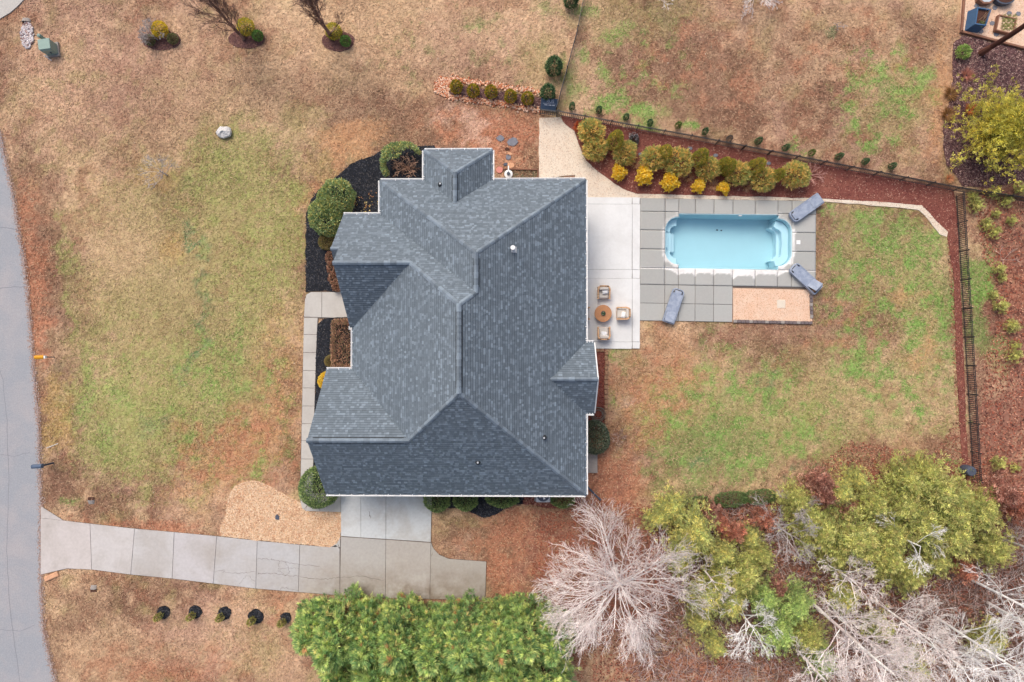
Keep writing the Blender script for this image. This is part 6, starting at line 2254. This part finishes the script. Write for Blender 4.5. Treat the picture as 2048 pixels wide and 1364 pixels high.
# undergrowth of the wood floor: one tangled mass
rng = np.random.default_rng(198)
ua, ub = scatter_px([(1330, 1040), (1420, 1010), (1600, 1010), (1760, 985), (2060, 1000), (2100, 1400), (1240, 1400), (1290, 1250), (1400, 1150)], 6500, rng)
sg = []
for a, b in zip(ua, ub):
    x, y = P(a, b)
    p = np.array((x, y, 0))
    d = rng.normal(0, 1, 3) * (1, 1, .3) + np.array((0, 0, .55))
    d /= np.linalg.norm(d)
    L = rng.uniform(.5, 1.6)
    q = p + d * L * .5
    sg.append((p, q, .009, .007))
    q2 = q + (d + rng.normal(0, .35, 3)) * L * .5
    sg.append((q, q2, .007, .005))
    sg.append((q, q + (d + rng.normal(0, .8, 3)) * L * .3, .006, .005))
o = link('undergrowth', stem_mesh('undergrowth', sg, [A(169, 152, 147, 1.56), A(138, 117, 109, 1.56), A(195, 182, 177, 1.56), A(112, 88, 80)], rng, 3))
tag(o, 'tangled bare undergrowth on the woodland floor', 'undergrowth', kind='stuff')
# tall trunk of the pine at the top right
x, y = P(1962, 107)
t = thing('tall_pine', 'tall dark pine trunk rising out of the top right corner', 'tree', (x, y, 0))
rng = np.random.default_rng(199)
sg = []
for k in range(10):
    sg.append(((.03 * math.sin(k), .03 * math.cos(k), k * .9), (.03 * math.sin(k + 1), .03 * math.cos(k + 1), (k + 1) * .9), (.19 if k == 0 else .15) - .006 * k, .15 - .006 * (k + 1)))
link('trunk', stem_mesh('trunk', sg, [A(112, 74, 64), A(96, 62, 56)], rng, 9), t)
c0 = link('crown', proto_pine(200, 3.0, 1.5, GG, 70, 9, .22)[0], t)
c0.location = (0, 0, 8.2)
# shrubs and grass clumps on the top right mulch
place('bright_shrub', proto_round(201, .42, .6, [A(149, 172, 95, 1.82), A(122, 152, 80, 1.82), A(174, 187, 120, 1.69)], 220, .14, .04), 'bright green shrub on dark mulch near the garden corner', 'shrub', 1928, 103, sc=.8, zc=.3)
PT2 = proto_grass(202, [A(156, 118, 75, 1.56), A(130, 96, 62, 1.56), A(182, 146, 101, 1.56)], .5, 420)
for i, (a, b) in enumerate([(1905, 186), (1898, 228)]):
    place('brown_grass_clump', PT2, f'{("upper", "lower")[i]} brown grass clump at the edge of the dark mulch', 'grass clump', a, b, zc=.2, part='blades')
place('brown_grass_clump', proto_grass(203, [A(207, 136, 77, 1.56), A(183, 113, 66, 1.56)], .4, 380), 'orange-brown grass clump on the dark mulch', 'grass clump', 1943, 218, zc=.2, part='blades')
place('brown_grass_clump', proto_grass(204, [A(221, 176, 135, 1.56), A(201, 150, 111, 1.56)], .4, 300), 'straw coloured grass clump by the fence corner', 'grass clump', 1900, 357, zc=.1, part='blades', sc=.8)
place('brown_grass_clump', proto_grass(205, [A(202, 151, 133, 1.56), A(175, 121, 107, 1.56)], .45, 300), 'pinkish grass clump beside the broad right-edge tree', 'grass clump', 1935, 150, zc=.1, part='blades')

# ================================================================== FENCES
PICK = G()
PICK.box((0, 0, .43), (.030, .026, .74))
PICK_ME = PICK.mesh('picket', M['black_metal'])
PST = G()
PST.box((0, 0, .44), (.05, .05, .92))
PST.box((0, 0, .91), (.075, .075, .03), taper=.6)
PST_ME = PST.mesh('post', M['black_metal'])


def fence(label, pts, hgt=.80, post_px=55, gap=.105, name='metal_fence', zs=1.0, ends=(True, True)):
    """pts: photograph pixels of the top rail"""
    w = [P(a, b, hgt) for a, b in pts]
    t = thing(name, label, 'fence' if name == 'metal_fence' else 'gate', (w[0][0], w[0][1], -.02))
    ox, oy = w[0]
    for (x0, y0), (x1, y1) in zip(w[:-1], w[1:]):
        L = math.hypot(x1 - x0, y1 - y0)
        an = math.atan2(y1 - y0, x1 - x0)
        for z in (.80, .68, .14):
            g = G()
            g.box(((x0 + x1) / 2 - ox, (y0 + y1) / 2 - oy, z), (L, .026, .028), an)
            link('rail', g.mesh('rail', M['black_metal']), t)
        n = int(L / gap)
        for i in range(1, n):
            f = i / n
            o = link('picket', PICK_ME, t)
            o.location = (x0 + (x1 - x0) * f - ox, y0 + (y1 - y0) * f - oy, 0)
            o.rotation_euler = (0, 0, an)
    # posts at even steps along the whole run
    D = [0]
    for a, b in zip(w[:-1], w[1:]):
        D.append(D[-1] + math.hypot(b[0] - a[0], b[1] - a[1]))
    m = max(1, round(D[-1] / (post_px * S * .98)))
    for i in range(m + 1):
        if (i == 0 and not ends[0]) or (i == m and not ends[1]):
            continue
        d = D[-1] * i / m
        x = float(np.interp(d, D, [p[0] for p in w]))
        y = float(np.interp(d, D, [p[1] for p in w]))
        o = link('post', PST_ME, t)
        o.location = (x - ox, y - oy, 0)
    return t


fence('long black metal fence behind the golden shrub bed', [(1117, 221), (1250, 246), (1384, 270), (1600, 312), (1924, 375)])
fence('black metal fence running off the right edge from the corner post', [(1926, 375), (2075, 398)], ends=(False, True))
fence('black metal fence down the right side of the pool lawn', [(1929, 384), (1946, 660), (1964, 965)], ends=(False, True))
fence('thin black side fence seen edge-on at the top', [(1113, 214), (1155, 58), (1172, -30)], post_px=80)
fence('black metal garden gate beside the gravel path', [(1081, 218), (1114, 222)], post_px=34, name='metal_gate')

# ================================================================== SMALL THINGS
def single(name, label, cat, px, py, builder, material, z=0.0, rz=0.0, zc=0.0):
    """a thing with one mesh, built round the origin"""
    x, y = P(px, py, zc)
    g = G()
    builder(g)
    o = link(name, g.mesh(name, material))
    o.location = (x, y, z)
    o.rotation_euler = (0, 0, rz)
    return tag(o, label, cat)


def rock(g, r, seed, flat=.7, n=10, m=6):
    rr = random.Random(seed)
    vs_, fs_ = [], []
    ph = [rr.uniform(0, 6.28) for _ in range(4)]
    for j in range(m + 1):
        v = math.pi * j / m
        for i in range(n):
            u = 2 * math.pi * i / n
            k = 1 + .14 * math.sin(2 * u + ph[0]) + .10 * math.sin(3 * v + ph[1]) + .08 * math.sin(5 * u + ph[2] + v) + rr.uniform(-.05, .05)
            vs_.append((r * k * math.sin(v) * math.cos(u), r * k * math.sin(v) * math.sin(u), flat * r * k * math.cos(v)))
    for j in range(m):
        for i in range(n):
            k = (i + 1) % n
            fs_.append((j * n + i, j * n + n + i, j * n + n + k, j * n + k))
    g.add(vs_, fs_)


single('boulder', 'single pale grey boulder on the upper front lawn', 'boulder', 450, 266, lambda g: rock(g, .36, 3, .75, 12, 8), M['stone'], .12)

# utility corner
x, y = P(99, 96, .3)
t = thing('transformer_box', 'pale green utility transformer box at the top left', 'utility box', (x, y, -.02), R(8))
g = G()
g.box((0, 0, .06), (.78, .80, .12))
link('base_pad', g.mesh('base_pad', M['concrete']), t)
g = G()
g.bbox((0, 0, .42), (.64, .62, .62), .05)
link('cabinet', g.mesh('cabinet', M['green_box']), t)
g = G()
g.bbox((.0, .03, .755), (.68, .60, .05), .02)
link('lid', g.mesh('lid', M['green_box']), t)
g = G()
g.box((.1, -.33, .4), (.06, .03, .10))
link('latch', g.mesh('latch', M['slate']), t)
x, y = P(87, 77, .3)
t = thing('utility_pedestal', 'small round pale green pedestal beside the transformer box', 'utility pedestal', (x, y, -.02))
g = G()
g.lathe((0, 0, 0), [(.10, 0), (.10, .10), (.09, .5), (.11, .5), (.11, .66), (.09, .74), (.03, .77)], 16)
link('body', g.mesh('body', M['green_box']), t)
g = G()
g.cyl((0, 0, .1), (0, 0, .14), .12, .12, 16)
link('collar', g.mesh('collar', M['grey_metal']), t)
single('marker_stake', 'short white marker stake below the transformer box', 'stake', 103, 121, lambda g: (g.cyl((0, 0, 0), (-.16, .12, .34), .028, .024, 8), g.cyl((-.16, .12, .34), (-.17, .128, .37), .03, .02, 8)), M['white'])


def culvert(px, py, label, rz, r=.22, mt='concrete'):
    x, y = P(px, py)
    t = thing('culvert_pipe', label, 'culvert', (x, y, 0), rz)
    n = 14
    g = G()
    vs_, fs_ = [], []
    for k, (yy, zz) in enumerate(((0, -.02), (.22, -.10))):
        for rr in (r, r * .84):
            for i in range(n + 1):
                a = math.pi * i / n
                vs_.append((rr * math.cos(a), yy, rr * .75 * math.sin(a) + zz - .02))
    m = n + 1
    for i in range(n):
        fs_ += [(i, i + 1, m + i + 1, m + i)[::-1], (i, i + 1, 2 * m + i + 1, 2 * m + i), (m + i, m + i + 1, 3 * m + i + 1, 3 * m + i)[::-1]]
    g.add(vs_, fs_)
    link('pipe_end', g.mesh('pipe_end', M[mt]), t)
    g = G()
    g.prism([(-r * .9, -.16), (r * .9, -.16), (r * .8, .16), (-r * .8, .16)], -.02, .006)
    link('dark_mouth', g.mesh('dark_mouth', M['soil']), t)  # flat dark sheet in front of and inside the pipe end
    return t


culvert(52, 44, 'dark culvert mouth above the white stones at the top left', 0, .26)
culvert(182, 1000, 'small concrete culvert end in the lawn above the driveway', R(180), .2)
culvert(187, 1178, 'small dark culvert mouth in the lawn below the driveway', 0, .2)
rk = random.Random(9)
T_, C_ = [], []
OCT = np.array([(1, 0, 0), (0, 1, 0), (-1, 0, 0), (0, -1, 0), (0, 0, 1), (0, 0, -1)], float)
OF = np.array([(0, 1, 4), (1, 2, 4), (2, 3, 4), (3, 0, 4), (1, 0, 5), (2, 1, 5), (3, 2, 5), (0, 3, 5)])


def pebbles(name, px, py, r, cols, label, z, seed, cat):
    """loose stones: squashed, jittered octahedra, one mesh"""
    rng = np.random.default_rng(seed)
    n = len(px)
    x, y = PA(px, py)
    R_ = r * rng.uniform(.6, 1.35, n)
    V = OCT[None] * rng.uniform(.7, 1.3, (n, 6, 1)) * R_[:, None, None] * np.stack([np.ones(n), np.ones(n), np.full(n, .65)], -1)[:, None]
    a = rng.uniform(0, 6.28, n)
    c, s_ = np.cos(a)[:, None], np.sin(a)[:, None]
    V = np.stack([V[..., 0] * c - V[..., 1] * s_, V[..., 0] * s_ + V[..., 1] * c, V[..., 2]], -1)
    V = V + np.stack([x, y, z + R_ * .3], -1)[:, None]
    cc = np.array(cols)[rng.integers(0, len(cols), n)] * rng.uniform(.8, 1.15, n)[:, None]
    F_ = (OF[None] + 6 * np.arange(n)[:, None, None]).reshape(-1, 3)
    o = link(name, np_mesh(name, V.reshape(-1, 3), F_, M['chips'], np.repeat(cc, 6, 0)))
    return tag(o, label, cat, kind='stuff')


rp = np.random.default_rng(70)
a, b = scatter_px(ell((55, 70), (13, 27), 20), 420, rp)
pebbles('riprap_stones', a, b, .075, [A(236, 230, 232), A(206, 196, 200), A(170, 140, 136), A(222, 210, 206)], 'white stones below the culvert mouth at the top left', 0, 71, 'stones')
# rock border round the small conifers
a, b = scatter_px([(870, 160), (880, 153), (905, 157), (898, 190), (890, 194), (868, 184)], 520, rp)
seg = [((900, 157), (1086, 186), 3.2), ((892, 192), (1078, 220), 3.0)]
A_, B_ = [a], [b]
for (x0, y0), (x1, y1), wd in seg:
    tt = rp.random(620)
    A_.append(x0 + (x1 - x0) * tt + rp.normal(0, wd * .5, 620))
    B_.append(y0 + (y1 - y0) * tt + rp.normal(0, wd, 620))
pebbles('rock_border', np.concatenate(A_), np.concatenate(B_), .06, [A(240, 190, 158), A(226, 156, 118), A(246, 214, 190), A(206, 130, 96)], 'orange-pink rock border round the small conifers', 0, 72, 'rock border')
# litter pale chips in the long bed
a, b = scatter_px(ell((1266, 273), (11, 9)), 60, rp)
pebbles('white_stones', a, b, .03, [A(240, 232, 228), A(206, 190, 186)], 'white stones round the small dark shrub', .014, 73, 'stones')

# roadside things
x, y = P(108, 714)
t = thing('newspaper_tube', 'yellow newspaper tube on a thin grey post by the road', 'newspaper box', (x, y, 0), R(2))
g = G()
g.cyl((0, 0, 0), (0, 0, .98), .03, .03, 8)
link('post', g.mesh('post', M['post']), t)
g = G()
n = 14
vs_, fs_ = [], []
for xx in (-.30, .22):
    for i in range(n):
        a = 2 * math.pi * i / n
        vs_.append((xx - .02, .11 * math.cos(a), 1.06 + .10 * math.sin(a)))
fs_ = [(i, (i + 1) % n, (i + 1) % n + n, i + n) for i in range(n)] + [tuple(range(2 * n - 1, n - 1, -1))]
g.add(vs_, fs_)
link('tube', g.mesh('tube', M['yellow']), t)
g = G()
g.box((.24, 0, 1.06), (.10, .16, .14))
link('end_cap', g.mesh('end_cap', M['white']), t)
x, y = P(106, 926)
t = thing('mailbox', 'dark blue-grey mailbox on a dark post by the road', 'mailbox', (x, y, 0), R(4))
g = G()
g.box((0, 0, .45), (.09, .09, .95))
link('post', g.mesh('post', M['slate']), t)
g = G()
g.box((-.16, 0, .90), (.50, .08, .06))
link('bracket', g.mesh('bracket', M['slate']), t)
g = G()
n = 10
prof = [(-.11, 0), (.11, 0)] + [(.11 * math.cos(math.pi * i / n), .12 + .11 * math.sin(math.pi * i / n)) for i in range(n + 1)]
vs_ = [(-.42, p, .94 + q) for p, q in prof] + [(.14, p, .94 + q) for p, q in prof]
m = len(prof)
g.add(vs_, [(i, (i + 1) % m, (i + 1) % m + m, i + m) for i in range(m)] + [tuple(range(m - 1, -1, -1)), tuple(range(m, 2 * m))])
b_ = link('box', g.mesh('box', M['mailbox']), t)
g = G()
g.box((-.43, 0, 1.07), (.015, .20, .22))
link('door', g.mesh('door', M['grey_metal']), b_)
g = G()
g.box((-.1, -.125, 1.13), (.04, .01, .16))
link('flag', g.mesh('flag', M['slate']), b_)
single('marker_stake', 'thin white stake leaning in the grass above the mailbox', 'stake', 116, 887, lambda g: g.cyl((0, 0, 0), (-.36, -.20, .42), .02, .018, 8), M['white'])
single('curb_block', 'tan concrete block at the mouth of the driveway', 'concrete block', 103, 1153, lambda g: g.bbox((0, 0, .02), (.85, .28, .10), .03), M['tan_stone'], 0, R(24))
single('slate_piece', 'dark slate piece lying on the pale straw', 'slate', 555, 1034, lambda g: g.prism([(-.11, -.12), (.10, -.16), (.13, .04), (-.02, .18), (-.12, .06)], 0, .05, .02), M['slate'], .022)

# skimmer lid and pool bits
single('skimmer_lid', 'white square skimmer lid on the right deck slab', 'skimmer lid', 1596, 485, lambda g: (g.bbox((0, 0, .008), (.22, .22, .016), .006), g.bbox((0, 0, .018), (.16, .16, .008), .004)), M['white'], .05)
single('paving_stone', 'pale round-cornered stone set in the sand rectangle', 'paving stone', 1562, 608, lambda g: g.bbox((0, 0, .01), (.46, .46, .03), .03), M['gravel'], .016)
# border pavers of the sand rectangle, one by one
bd = thing('paver_border', 'grey paver border along the sand rectangle', 'paver border', (*P(1545, 643), 0))
ox, oy = P(1545, 643)
for i in range(20):
    a, b = P(1470 + i * 7.9, 642.5 + i * .17)
    g = G()
    g.bbox((a - ox, b - oy, .035 + random.uniform(-.008, .01)), (.205, .17, .12), .02, R(random.uniform(-4, 4)))
    link('paver', g.mesh('paver', M['dark_paver'] if i % 4 else M['concrete']), bd)
for i in range(7):
    a, b = P(1622.5 - i * .2, 633 - i * 7.9)
    g = G()
    g.bbox((a - ox, b - oy, .035 + random.uniform(-.008, .01)), (.17, .205, .12), .02, R(random.uniform(-4, 4)))
    link('paver', g.mesh('paver', M['dark_paver'] if i % 3 else M['concrete']), bd)
# stone block edging of the back bed
ed = thing('stone_edging', 'row of tan stone blocks edging the narrow red bed', 'garden edging', (*P(1213, 780), 0))
ox, oy = P(1213, 780)
for i in range(16):
    a, b = P(1213 + random.uniform(-.7, .7) - i * .1, 706 + i * 9.8)
    g = G()
    g.bbox((a - ox, b - oy, .05 + random.uniform(-.012, .012)), (.19, .25, .13), .035, R(random.uniform(-5, 5)))
    link('stone_block', g.mesh('stone_block', M['paver']), ed)
for i in range(5):
    a, b = P(1166 + i * 9.5, 701)
    g = G()
    g.bbox((a - ox, b - oy, .05), (.24, .16, .12), .03, R(random.uniform(-4, 4)))
    link('stone_block', g.mesh('stone_block', M['paver']), ed)
ed2 = thing('stone_edging', 'curved row of mossy stone blocks below the air conditioner', 'garden edging', (*P(1100, 1017), 0))
ox, oy = P(1100, 1017)
for i in range(11):
    t_ = i / 10
    a, b = P(1062 + 88 * t_, 1011 + 8 * math.sin(t_ * 3.0))
    g = G()
    g.bbox((a - ox, b - oy, .05), (.22, .16, .13), .03, R(-12 + 22 * t_ + random.uniform(-5, 5)))
    link('stone_block', g.mesh('stone_block', M['paver']), ed2)
# coiled hose
def coil(g):
    pts = []
    for i in range(120):
        a = i * .42
        r = .30 + .10 * math.sin(i * .11) + .02 * (i % 9) / 9
        pts.append((r * math.cos(a) * 1.05, r * math.sin(a), .02 + .0012 * i))
    g.tube(pts, .011, 5)
single('garden_hose', 'coiled grey garden hose beside the dark round shrub', 'hose', 1196, 828, coil, M['hose'], .03)
single('concrete_pad', 'grey concrete pad at the back wall below the round shrub', 'concrete pad', 1176, 926, lambda g: g.bbox((0, 0, .03), (1.05, 1.10, .10), .03), M['concrete'], 0)
single('drain_pipe', 'dark drain pipe lying at the back corner of the house', 'pipe', 1186, 984, lambda g: (g.cyl((-.42, .40, .06), (.36, -.38, .06), .05, .05, 10), g.cyl((.30, -.32, .06), (.42, -.44, .06), .065, .065, 10)), M['slate'])
# air conditioner under the south eave
x, y = P(1086, 988, .4)
t = thing('air_conditioner', 'white-grey air conditioner half under the south gutter', 'air conditioner', (x, y, 0))
g = G()
g.bbox((0, 0, .05), (.95, .95, .10), .02)
link('pad', g.mesh('pad', M['concrete']), t)
g = G()
g.bbox((0, 0, .42), (.78, .78, .66), .05)
link('cabinet', g.mesh('cabinet', M['grey_metal']), t)
g = G()
g.lathe((0, 0, .748), [(.34, 0), (.34, .012), (.26, .02), (.24, .008)], 24)
link('fan_ring', g.mesh('fan_ring', M['slate']), t)
g = G()
for k in range(4):
    a = k * math.pi / 2 + .3
    g.add([(.05 * math.cos(a), .05 * math.sin(a), .762), (.23 * math.cos(a - .3), .23 * math.sin(a - .3), .765), (.23 * math.cos(a + .3), .23 * math.sin(a + .3), .772)], [(0, 1, 2)])
link('fan_blade', g.mesh('fan_blade', M['white']), t)
# the corner by the upper gutter: white tank lid, pink disc, timber-edged bed, flagstones
x, y = P(1017, 348, .1)
t = thing('well_cap', 'white round well cap with gauge and pipe by the upper gutter', 'well cap', (x, y, 0))
g = G()
g.lathe((0, 0, 0), [(.24, 0), (.24, .10), (.22, .14), (.10, .17)], 24)
link('cap', g.mesh('cap', M['white']), t)
g = G()
g.cyl((0, 0, .15), (0, 0, .28), .10, .09, 14)
g.cyl((0, 0, .28), (0, 0, .30), .05, .05, 12)
link('gauge', g.mesh('gauge', M['slate']), t)
g = G()
g.cyl((0, .16, .14), (0, .46, .08), .04, .04, 10)
link('pipe', g.mesh('pipe', M['white']), t)
single('terracotta_disc', 'flat pink terracotta disc beside the well cap', 'disc', 999, 340, lambda g: g.lathe((0, 0, 0), [(.19, 0), (.19, .04), (.17, .055)], 22), M['terra'], 0)
tb = thing('timber_bed', 'small timber-edged pebble bed against the upper gutter', 'planting bed', (*P(1048, 350), 0))
ox, oy = P(1048, 350)
for (x0, y0), (x1, y1) in (((1006, 338.5), (1076, 339.5)), ((1076, 339), (1076, 358))):
    a, b = P(x0, y0), P(x1, y1)
    g = G()
    g.box(((a[0] + b[0]) / 2 - ox, (a[1] + b[1]) / 2 - oy, .05), (math.hypot(b[0] - a[0], b[1] - a[1]), .06, .11), math.atan2(b[1] - a[1], b[0] - a[0]))
    link('timber', g.mesh('timber', M['timber']), tb)
a, b = scatter_px([(1008, 341), (1074, 341), (1074, 362), (1008, 362)], 600, rp)
pebbles('bed_pebbles', a, b, .035, [A(160, 130, 104), A(190, 160, 130), A(120, 100, 86), A(140, 140, 110)], 'brown pebbles of the timber-edged bed', 0, 74, 'pebbles')
for i, (a, b, r, mt, lab) in enumerate([(1001, 276, .26, 'slate_stone', 'topmost dark slate flagstone in the red soil'), (1026, 284, .36, 'slate_stone', 'wide grey flagstone right of the topmost one'), (1014, 298, .15, 'soil', 'small dark stone below the wide flagstone'), (1017, 314, .22, 'slate_stone', 'grey flagstone in the middle of the red soil'), (1011, 328, .16, 'slate', 'dark round stone above the well cap'), (1022, 330, .26, 'tan_stone', 'tan flagstone touching the well cap pipe'), (1019, 308, .16, 'tan_stone', 'small tan flagstone among the grey ones')]):
    def fl(g, r=r, i=i):
        rr = random.Random(i + 40)
        g.prism([(r * rr.uniform(.7, 1.1) * math.cos(k * .785), r * rr.uniform(.55, .9) * math.sin(k * .785)) for k in range(8)], -.03, .025, .02)
    single('flagstone', lab, 'flagstone', a, b, fl, M[mt], -.005)
for i, (a, b, lab) in enumerate([(1380, 297, 'blue-grey flat stone behind the fifth golden shrub'), (1281, 309, 'blue-grey flat stone between third and fourth golden shrubs'), (1431, 311, 'blue-grey flat stone near the twin cones'), (1537, 327, 'dark flat stone behind the sixth cone')]):
    single('flat_stone', lab, 'stone', a, b, lambda g, i=i: g.prism([(.16 * math.cos(k * .9 + i), .12 * math.sin(k * .9 + i)) for k in range(7)], -.02, .05, .03), M['slate_stone'], .01)

# navy sign by the gate
x, y = P(1098, 209, .35)
t = thing('yard_sign', 'tilted navy sign with pale lettering beside the gate', 'sign', (x, y, .02), R(-5))
sl = Matrix.Rotation(R(32), 4, 'X')


def on_sign(g):
    g.v = [tuple(sl @ Vector(v) + Vector((0, 0, .34))) for v in g.v]
    return g


g = on_sign(G().box((0, 0, 0), (.92, .66, .025)))
pn = link('panel', g.mesh('panel', M['sign']), t)
cu = bpy.data.curves.new('lettering', 'FONT')
cu.body = 'RUS'
cu.size = .24
cu.align_x = 'CENTER'
cu.extrude = .003
to = bpy.data.objects.new('lettering', cu)
me = bpy.data.meshes.new_from_object(to)
bpy.data.objects.remove(to)
me.materials.clear()
me.materials.append(M['letter'])
me.transform(Matrix.Translation((0, 0, .34)) @ sl @ Matrix.Translation((.06, .10, .017)))
link('lettering', me, pn)
g = G()
g.box((.02, .05, .016), (.72, .016, .006))
for k, (u, w_) in enumerate(((-.22, .05), (-.16, .04), (-.11, .05), (0, .05), (.06, .04), (.11, .05), (.2, .04), (.25, .05), (.31, .04))):
    g.box((u, -.03, .016), (w_, .055, .006))
link('small_lettering', on_sign(g).mesh('small_lettering', M['letter']), pn)
for sx in (-.38, .38):
    g = G()
    g.cyl((sx, .22, 0), (sx, .22, .46), .015, .015, 6)
    link('leg', g.mesh('leg', M['black_metal']), t)

# dark barrel at the wood edge
x, y = P(1936, 941, .4)
t = thing('plastic_barrel', 'dark grey barrel at the wood end of the right fence', 'barrel', (x, y, 0))
g = G()
g.lathe((0, 0, 0), [(.24, 0), (.27, .06), (.29, .25), (.29, .5), (.27, .66), (.24, .7)], 20)
link('body', g.mesh('body', M['slate']), t)
g = G()
g.lathe((0, 0, .70), [(.25, 0), (.25, .03), (.20, .05)], 20)
link('lid', g.mesh('lid', M['slate']), t)

# ================================================================== CORNER GARDEN
tb = thing('timber_edging', 'weathered timber edging round the corner garden', 'garden edging', (*P(1922, 64), 0))
ox, oy = P(1922, 64)
for (x0, y0), (x1, y1) in (((1921, 66), (1929, -40)), ((1919, 64), (2070, 104))):
    a, b = P(x0, y0), P(x1, y1)
    g = G()
    g.bbox(((a[0] + b[0]) / 2 - ox, (a[1] + b[1]) / 2 - oy, .07), (math.hypot(b[0] - a[0], b[1] - a[1]), .12, .16), .015, math.atan2(b[1] - a[1], b[0] - a[0]))
    link('timber', g.mesh('timber', M['timber']), tb)
# tall blue planter
pt_ = [(1956, 16), (1981, 20), (1971, 50), (1951, 47)]
tz = .62
x, y = P(1964, 36, tz)
t = thing('blue_planter', 'tall tapered blue planter with brown stems in the corner garden', 'planter', (x, y, .02))
top = [(P(a, b, tz)[0] - x, P(a, b, tz)[1] - y) for a, b in pt_]
cxm = sum(p[0] for p in top) / 4
cym = sum(p[1] for p in top) / 4
top = [(cxm + (p[0] - cxm) * 1.12, cym + (p[1] - cym) * 1.1) for p in top]
bot = [(cxm + (p[0] - cxm) * 1.0, cym + (p[1] - cym) * 1.0) for p in top]
g = G()
inn = [(cxm + (p[0] - cxm) * .84, cym + (p[1] - cym) * .88) for p in top]
vs_ = [(p[0] * 1.18 - .10, p[1] * 1.18 - .04, 0) for p in bot] + [(p[0], p[1], tz) for p in top] + [(p[0], p[1], tz) for p in inn] + [(p[0], p[1], tz - .16) for p in inn]
fs_ = []
for k in range(3):
    for i in range(4):
        j = (i + 1) % 4
        fs_.append((k * 4 + i, k * 4 + 4 + i, k * 4 + 4 + j, k * 4 + j))
fs_.append((0, 1, 2, 3))
g.add(vs_, fs_)
link('tub', g.mesh('tub', M['blue_planter']), t)
g = G()
g.prism(inn, tz - .2, tz - .12)
link('soil', g.mesh('soil', M['soil']), t)
rng = np.random.default_rng(80)
sg = [((rng.uniform(-.2, .2), rng.uniform(-.3, .3), tz - .12), (rng.uniform(-.1, .45), rng.uniform(0, .5), tz + .5), .012, .008) for _ in range(6)]
link('stems', stem_mesh('stems', sg, [A(206, 170, 140)], rng), t)
me, _ = proto_grass(81, [A(150, 170, 110, 1.3), A(120, 140, 90, 1.3)], .2, 60)
o = link('sprouts', me, t)
o.location = (0, -.28, tz - .13)
# raised bed
rb = [(1998, 30), (2032, 38), (2026, 68), (1992, 60)]
x, y = P(2012, 49)
t = thing('raised_bed', 'timber raised bed with pale green plants in the corner garden', 'raised bed', (x, y, 0))
w = [(P(a, b, .25)[0] - x, P(a, b, .25)[1] - y) for a, b in rb]
for i in range(4):
    a, b = w[i], w[(i + 1) % 4]
    g = G()
    g.box(((a[0] + b[0]) / 2, (a[1] + b[1]) / 2, .14), (math.hypot(b[0] - a[0], b[1] - a[1]) + .03, .06, .28 + .004 * i), math.atan2(b[1] - a[1], b[0] - a[0]))
    link('board', g.mesh('board', M['timber']), t)
g = G()
g.prism([(p[0] * .95, p[1] * .95) for p in w], 0, .2)
link('soil', g.mesh('soil', M['sand']), t)
for k in range(9):
    me, _ = proto_grass(82 + k % 2, [A(170, 176, 110, 1.3), A(196, 190, 130, 1.3), A(130, 146, 90, 1.3)], .2, 70) if k < 2 else (me, None)
    o = link('leafy_plant', me, t)
    o.location = (-.30 + .28 * (k % 3) + .03 * (k // 3), -.28 + .28 * (k // 3), .2)
def oct_(r0, r1, z):
    return [(r0 * math.cos(k * math.pi / 4 + .4), r1 * math.sin(k * math.pi / 4 + .4)) for k in range(8)]
x, y = P(1972, -6, .3)
t = thing('round_planter', 'round pale planter cut by the top edge of the corner garden', 'planter', (x, y, 0))
g = G()
g.prism(oct_(.46, .40, 0), 0, .36, -.02)
link('tub', g.mesh('tub', M['timber']), t)
g = G()
g.prism(oct_(.38, .33, 0), .3, .375)
link('fill', g.mesh('fill', M['grey_metal']), t)
x, y = P(2010, -4, .3)
t = thing('oval_tub', 'dark oval tub cut by the top edge of the corner garden', 'tub', (x, y, 0))
g = G()
g.prism([(.52 * math.cos(k * .393), .34 * math.sin(k * .393)) for k in range(16)], 0, .36, -.03)
link('tub', g.mesh('tub', M['slate']), t)
g = G()
g.prism([(.46 * math.cos(k * .393), .29 * math.sin(k * .393)) for k in range(16)], .3, .37)
link('soil', g.mesh('soil', M['soil']), t)
for i, (a, b, lab) in enumerate([(1953, 12, 'left of the blue planter top'), (1989, 16, 'right of the blue planter top'), (2018, 27, 'above the raised bed, left one'), (2036, 28, 'above the raised bed, right one'), (1942, 60, 'at the lower left of the blue planter'), (1961, 63, 'below the blue planter'), (1992, 69, 'at the lower left of the raised bed'), (1984, 47, 'between planter and raised bed')]):
    single('stepping_stone', f'grey stepping stone {lab}', 'stepping stone', a, b, lambda g, i=i: g.prism([(.17 * math.cos(k * 1.05 + i), .15 * math.sin(k * 1.05 + i)) for k in range(6)], -.02, .03, .02), M['slate_stone'], .012)
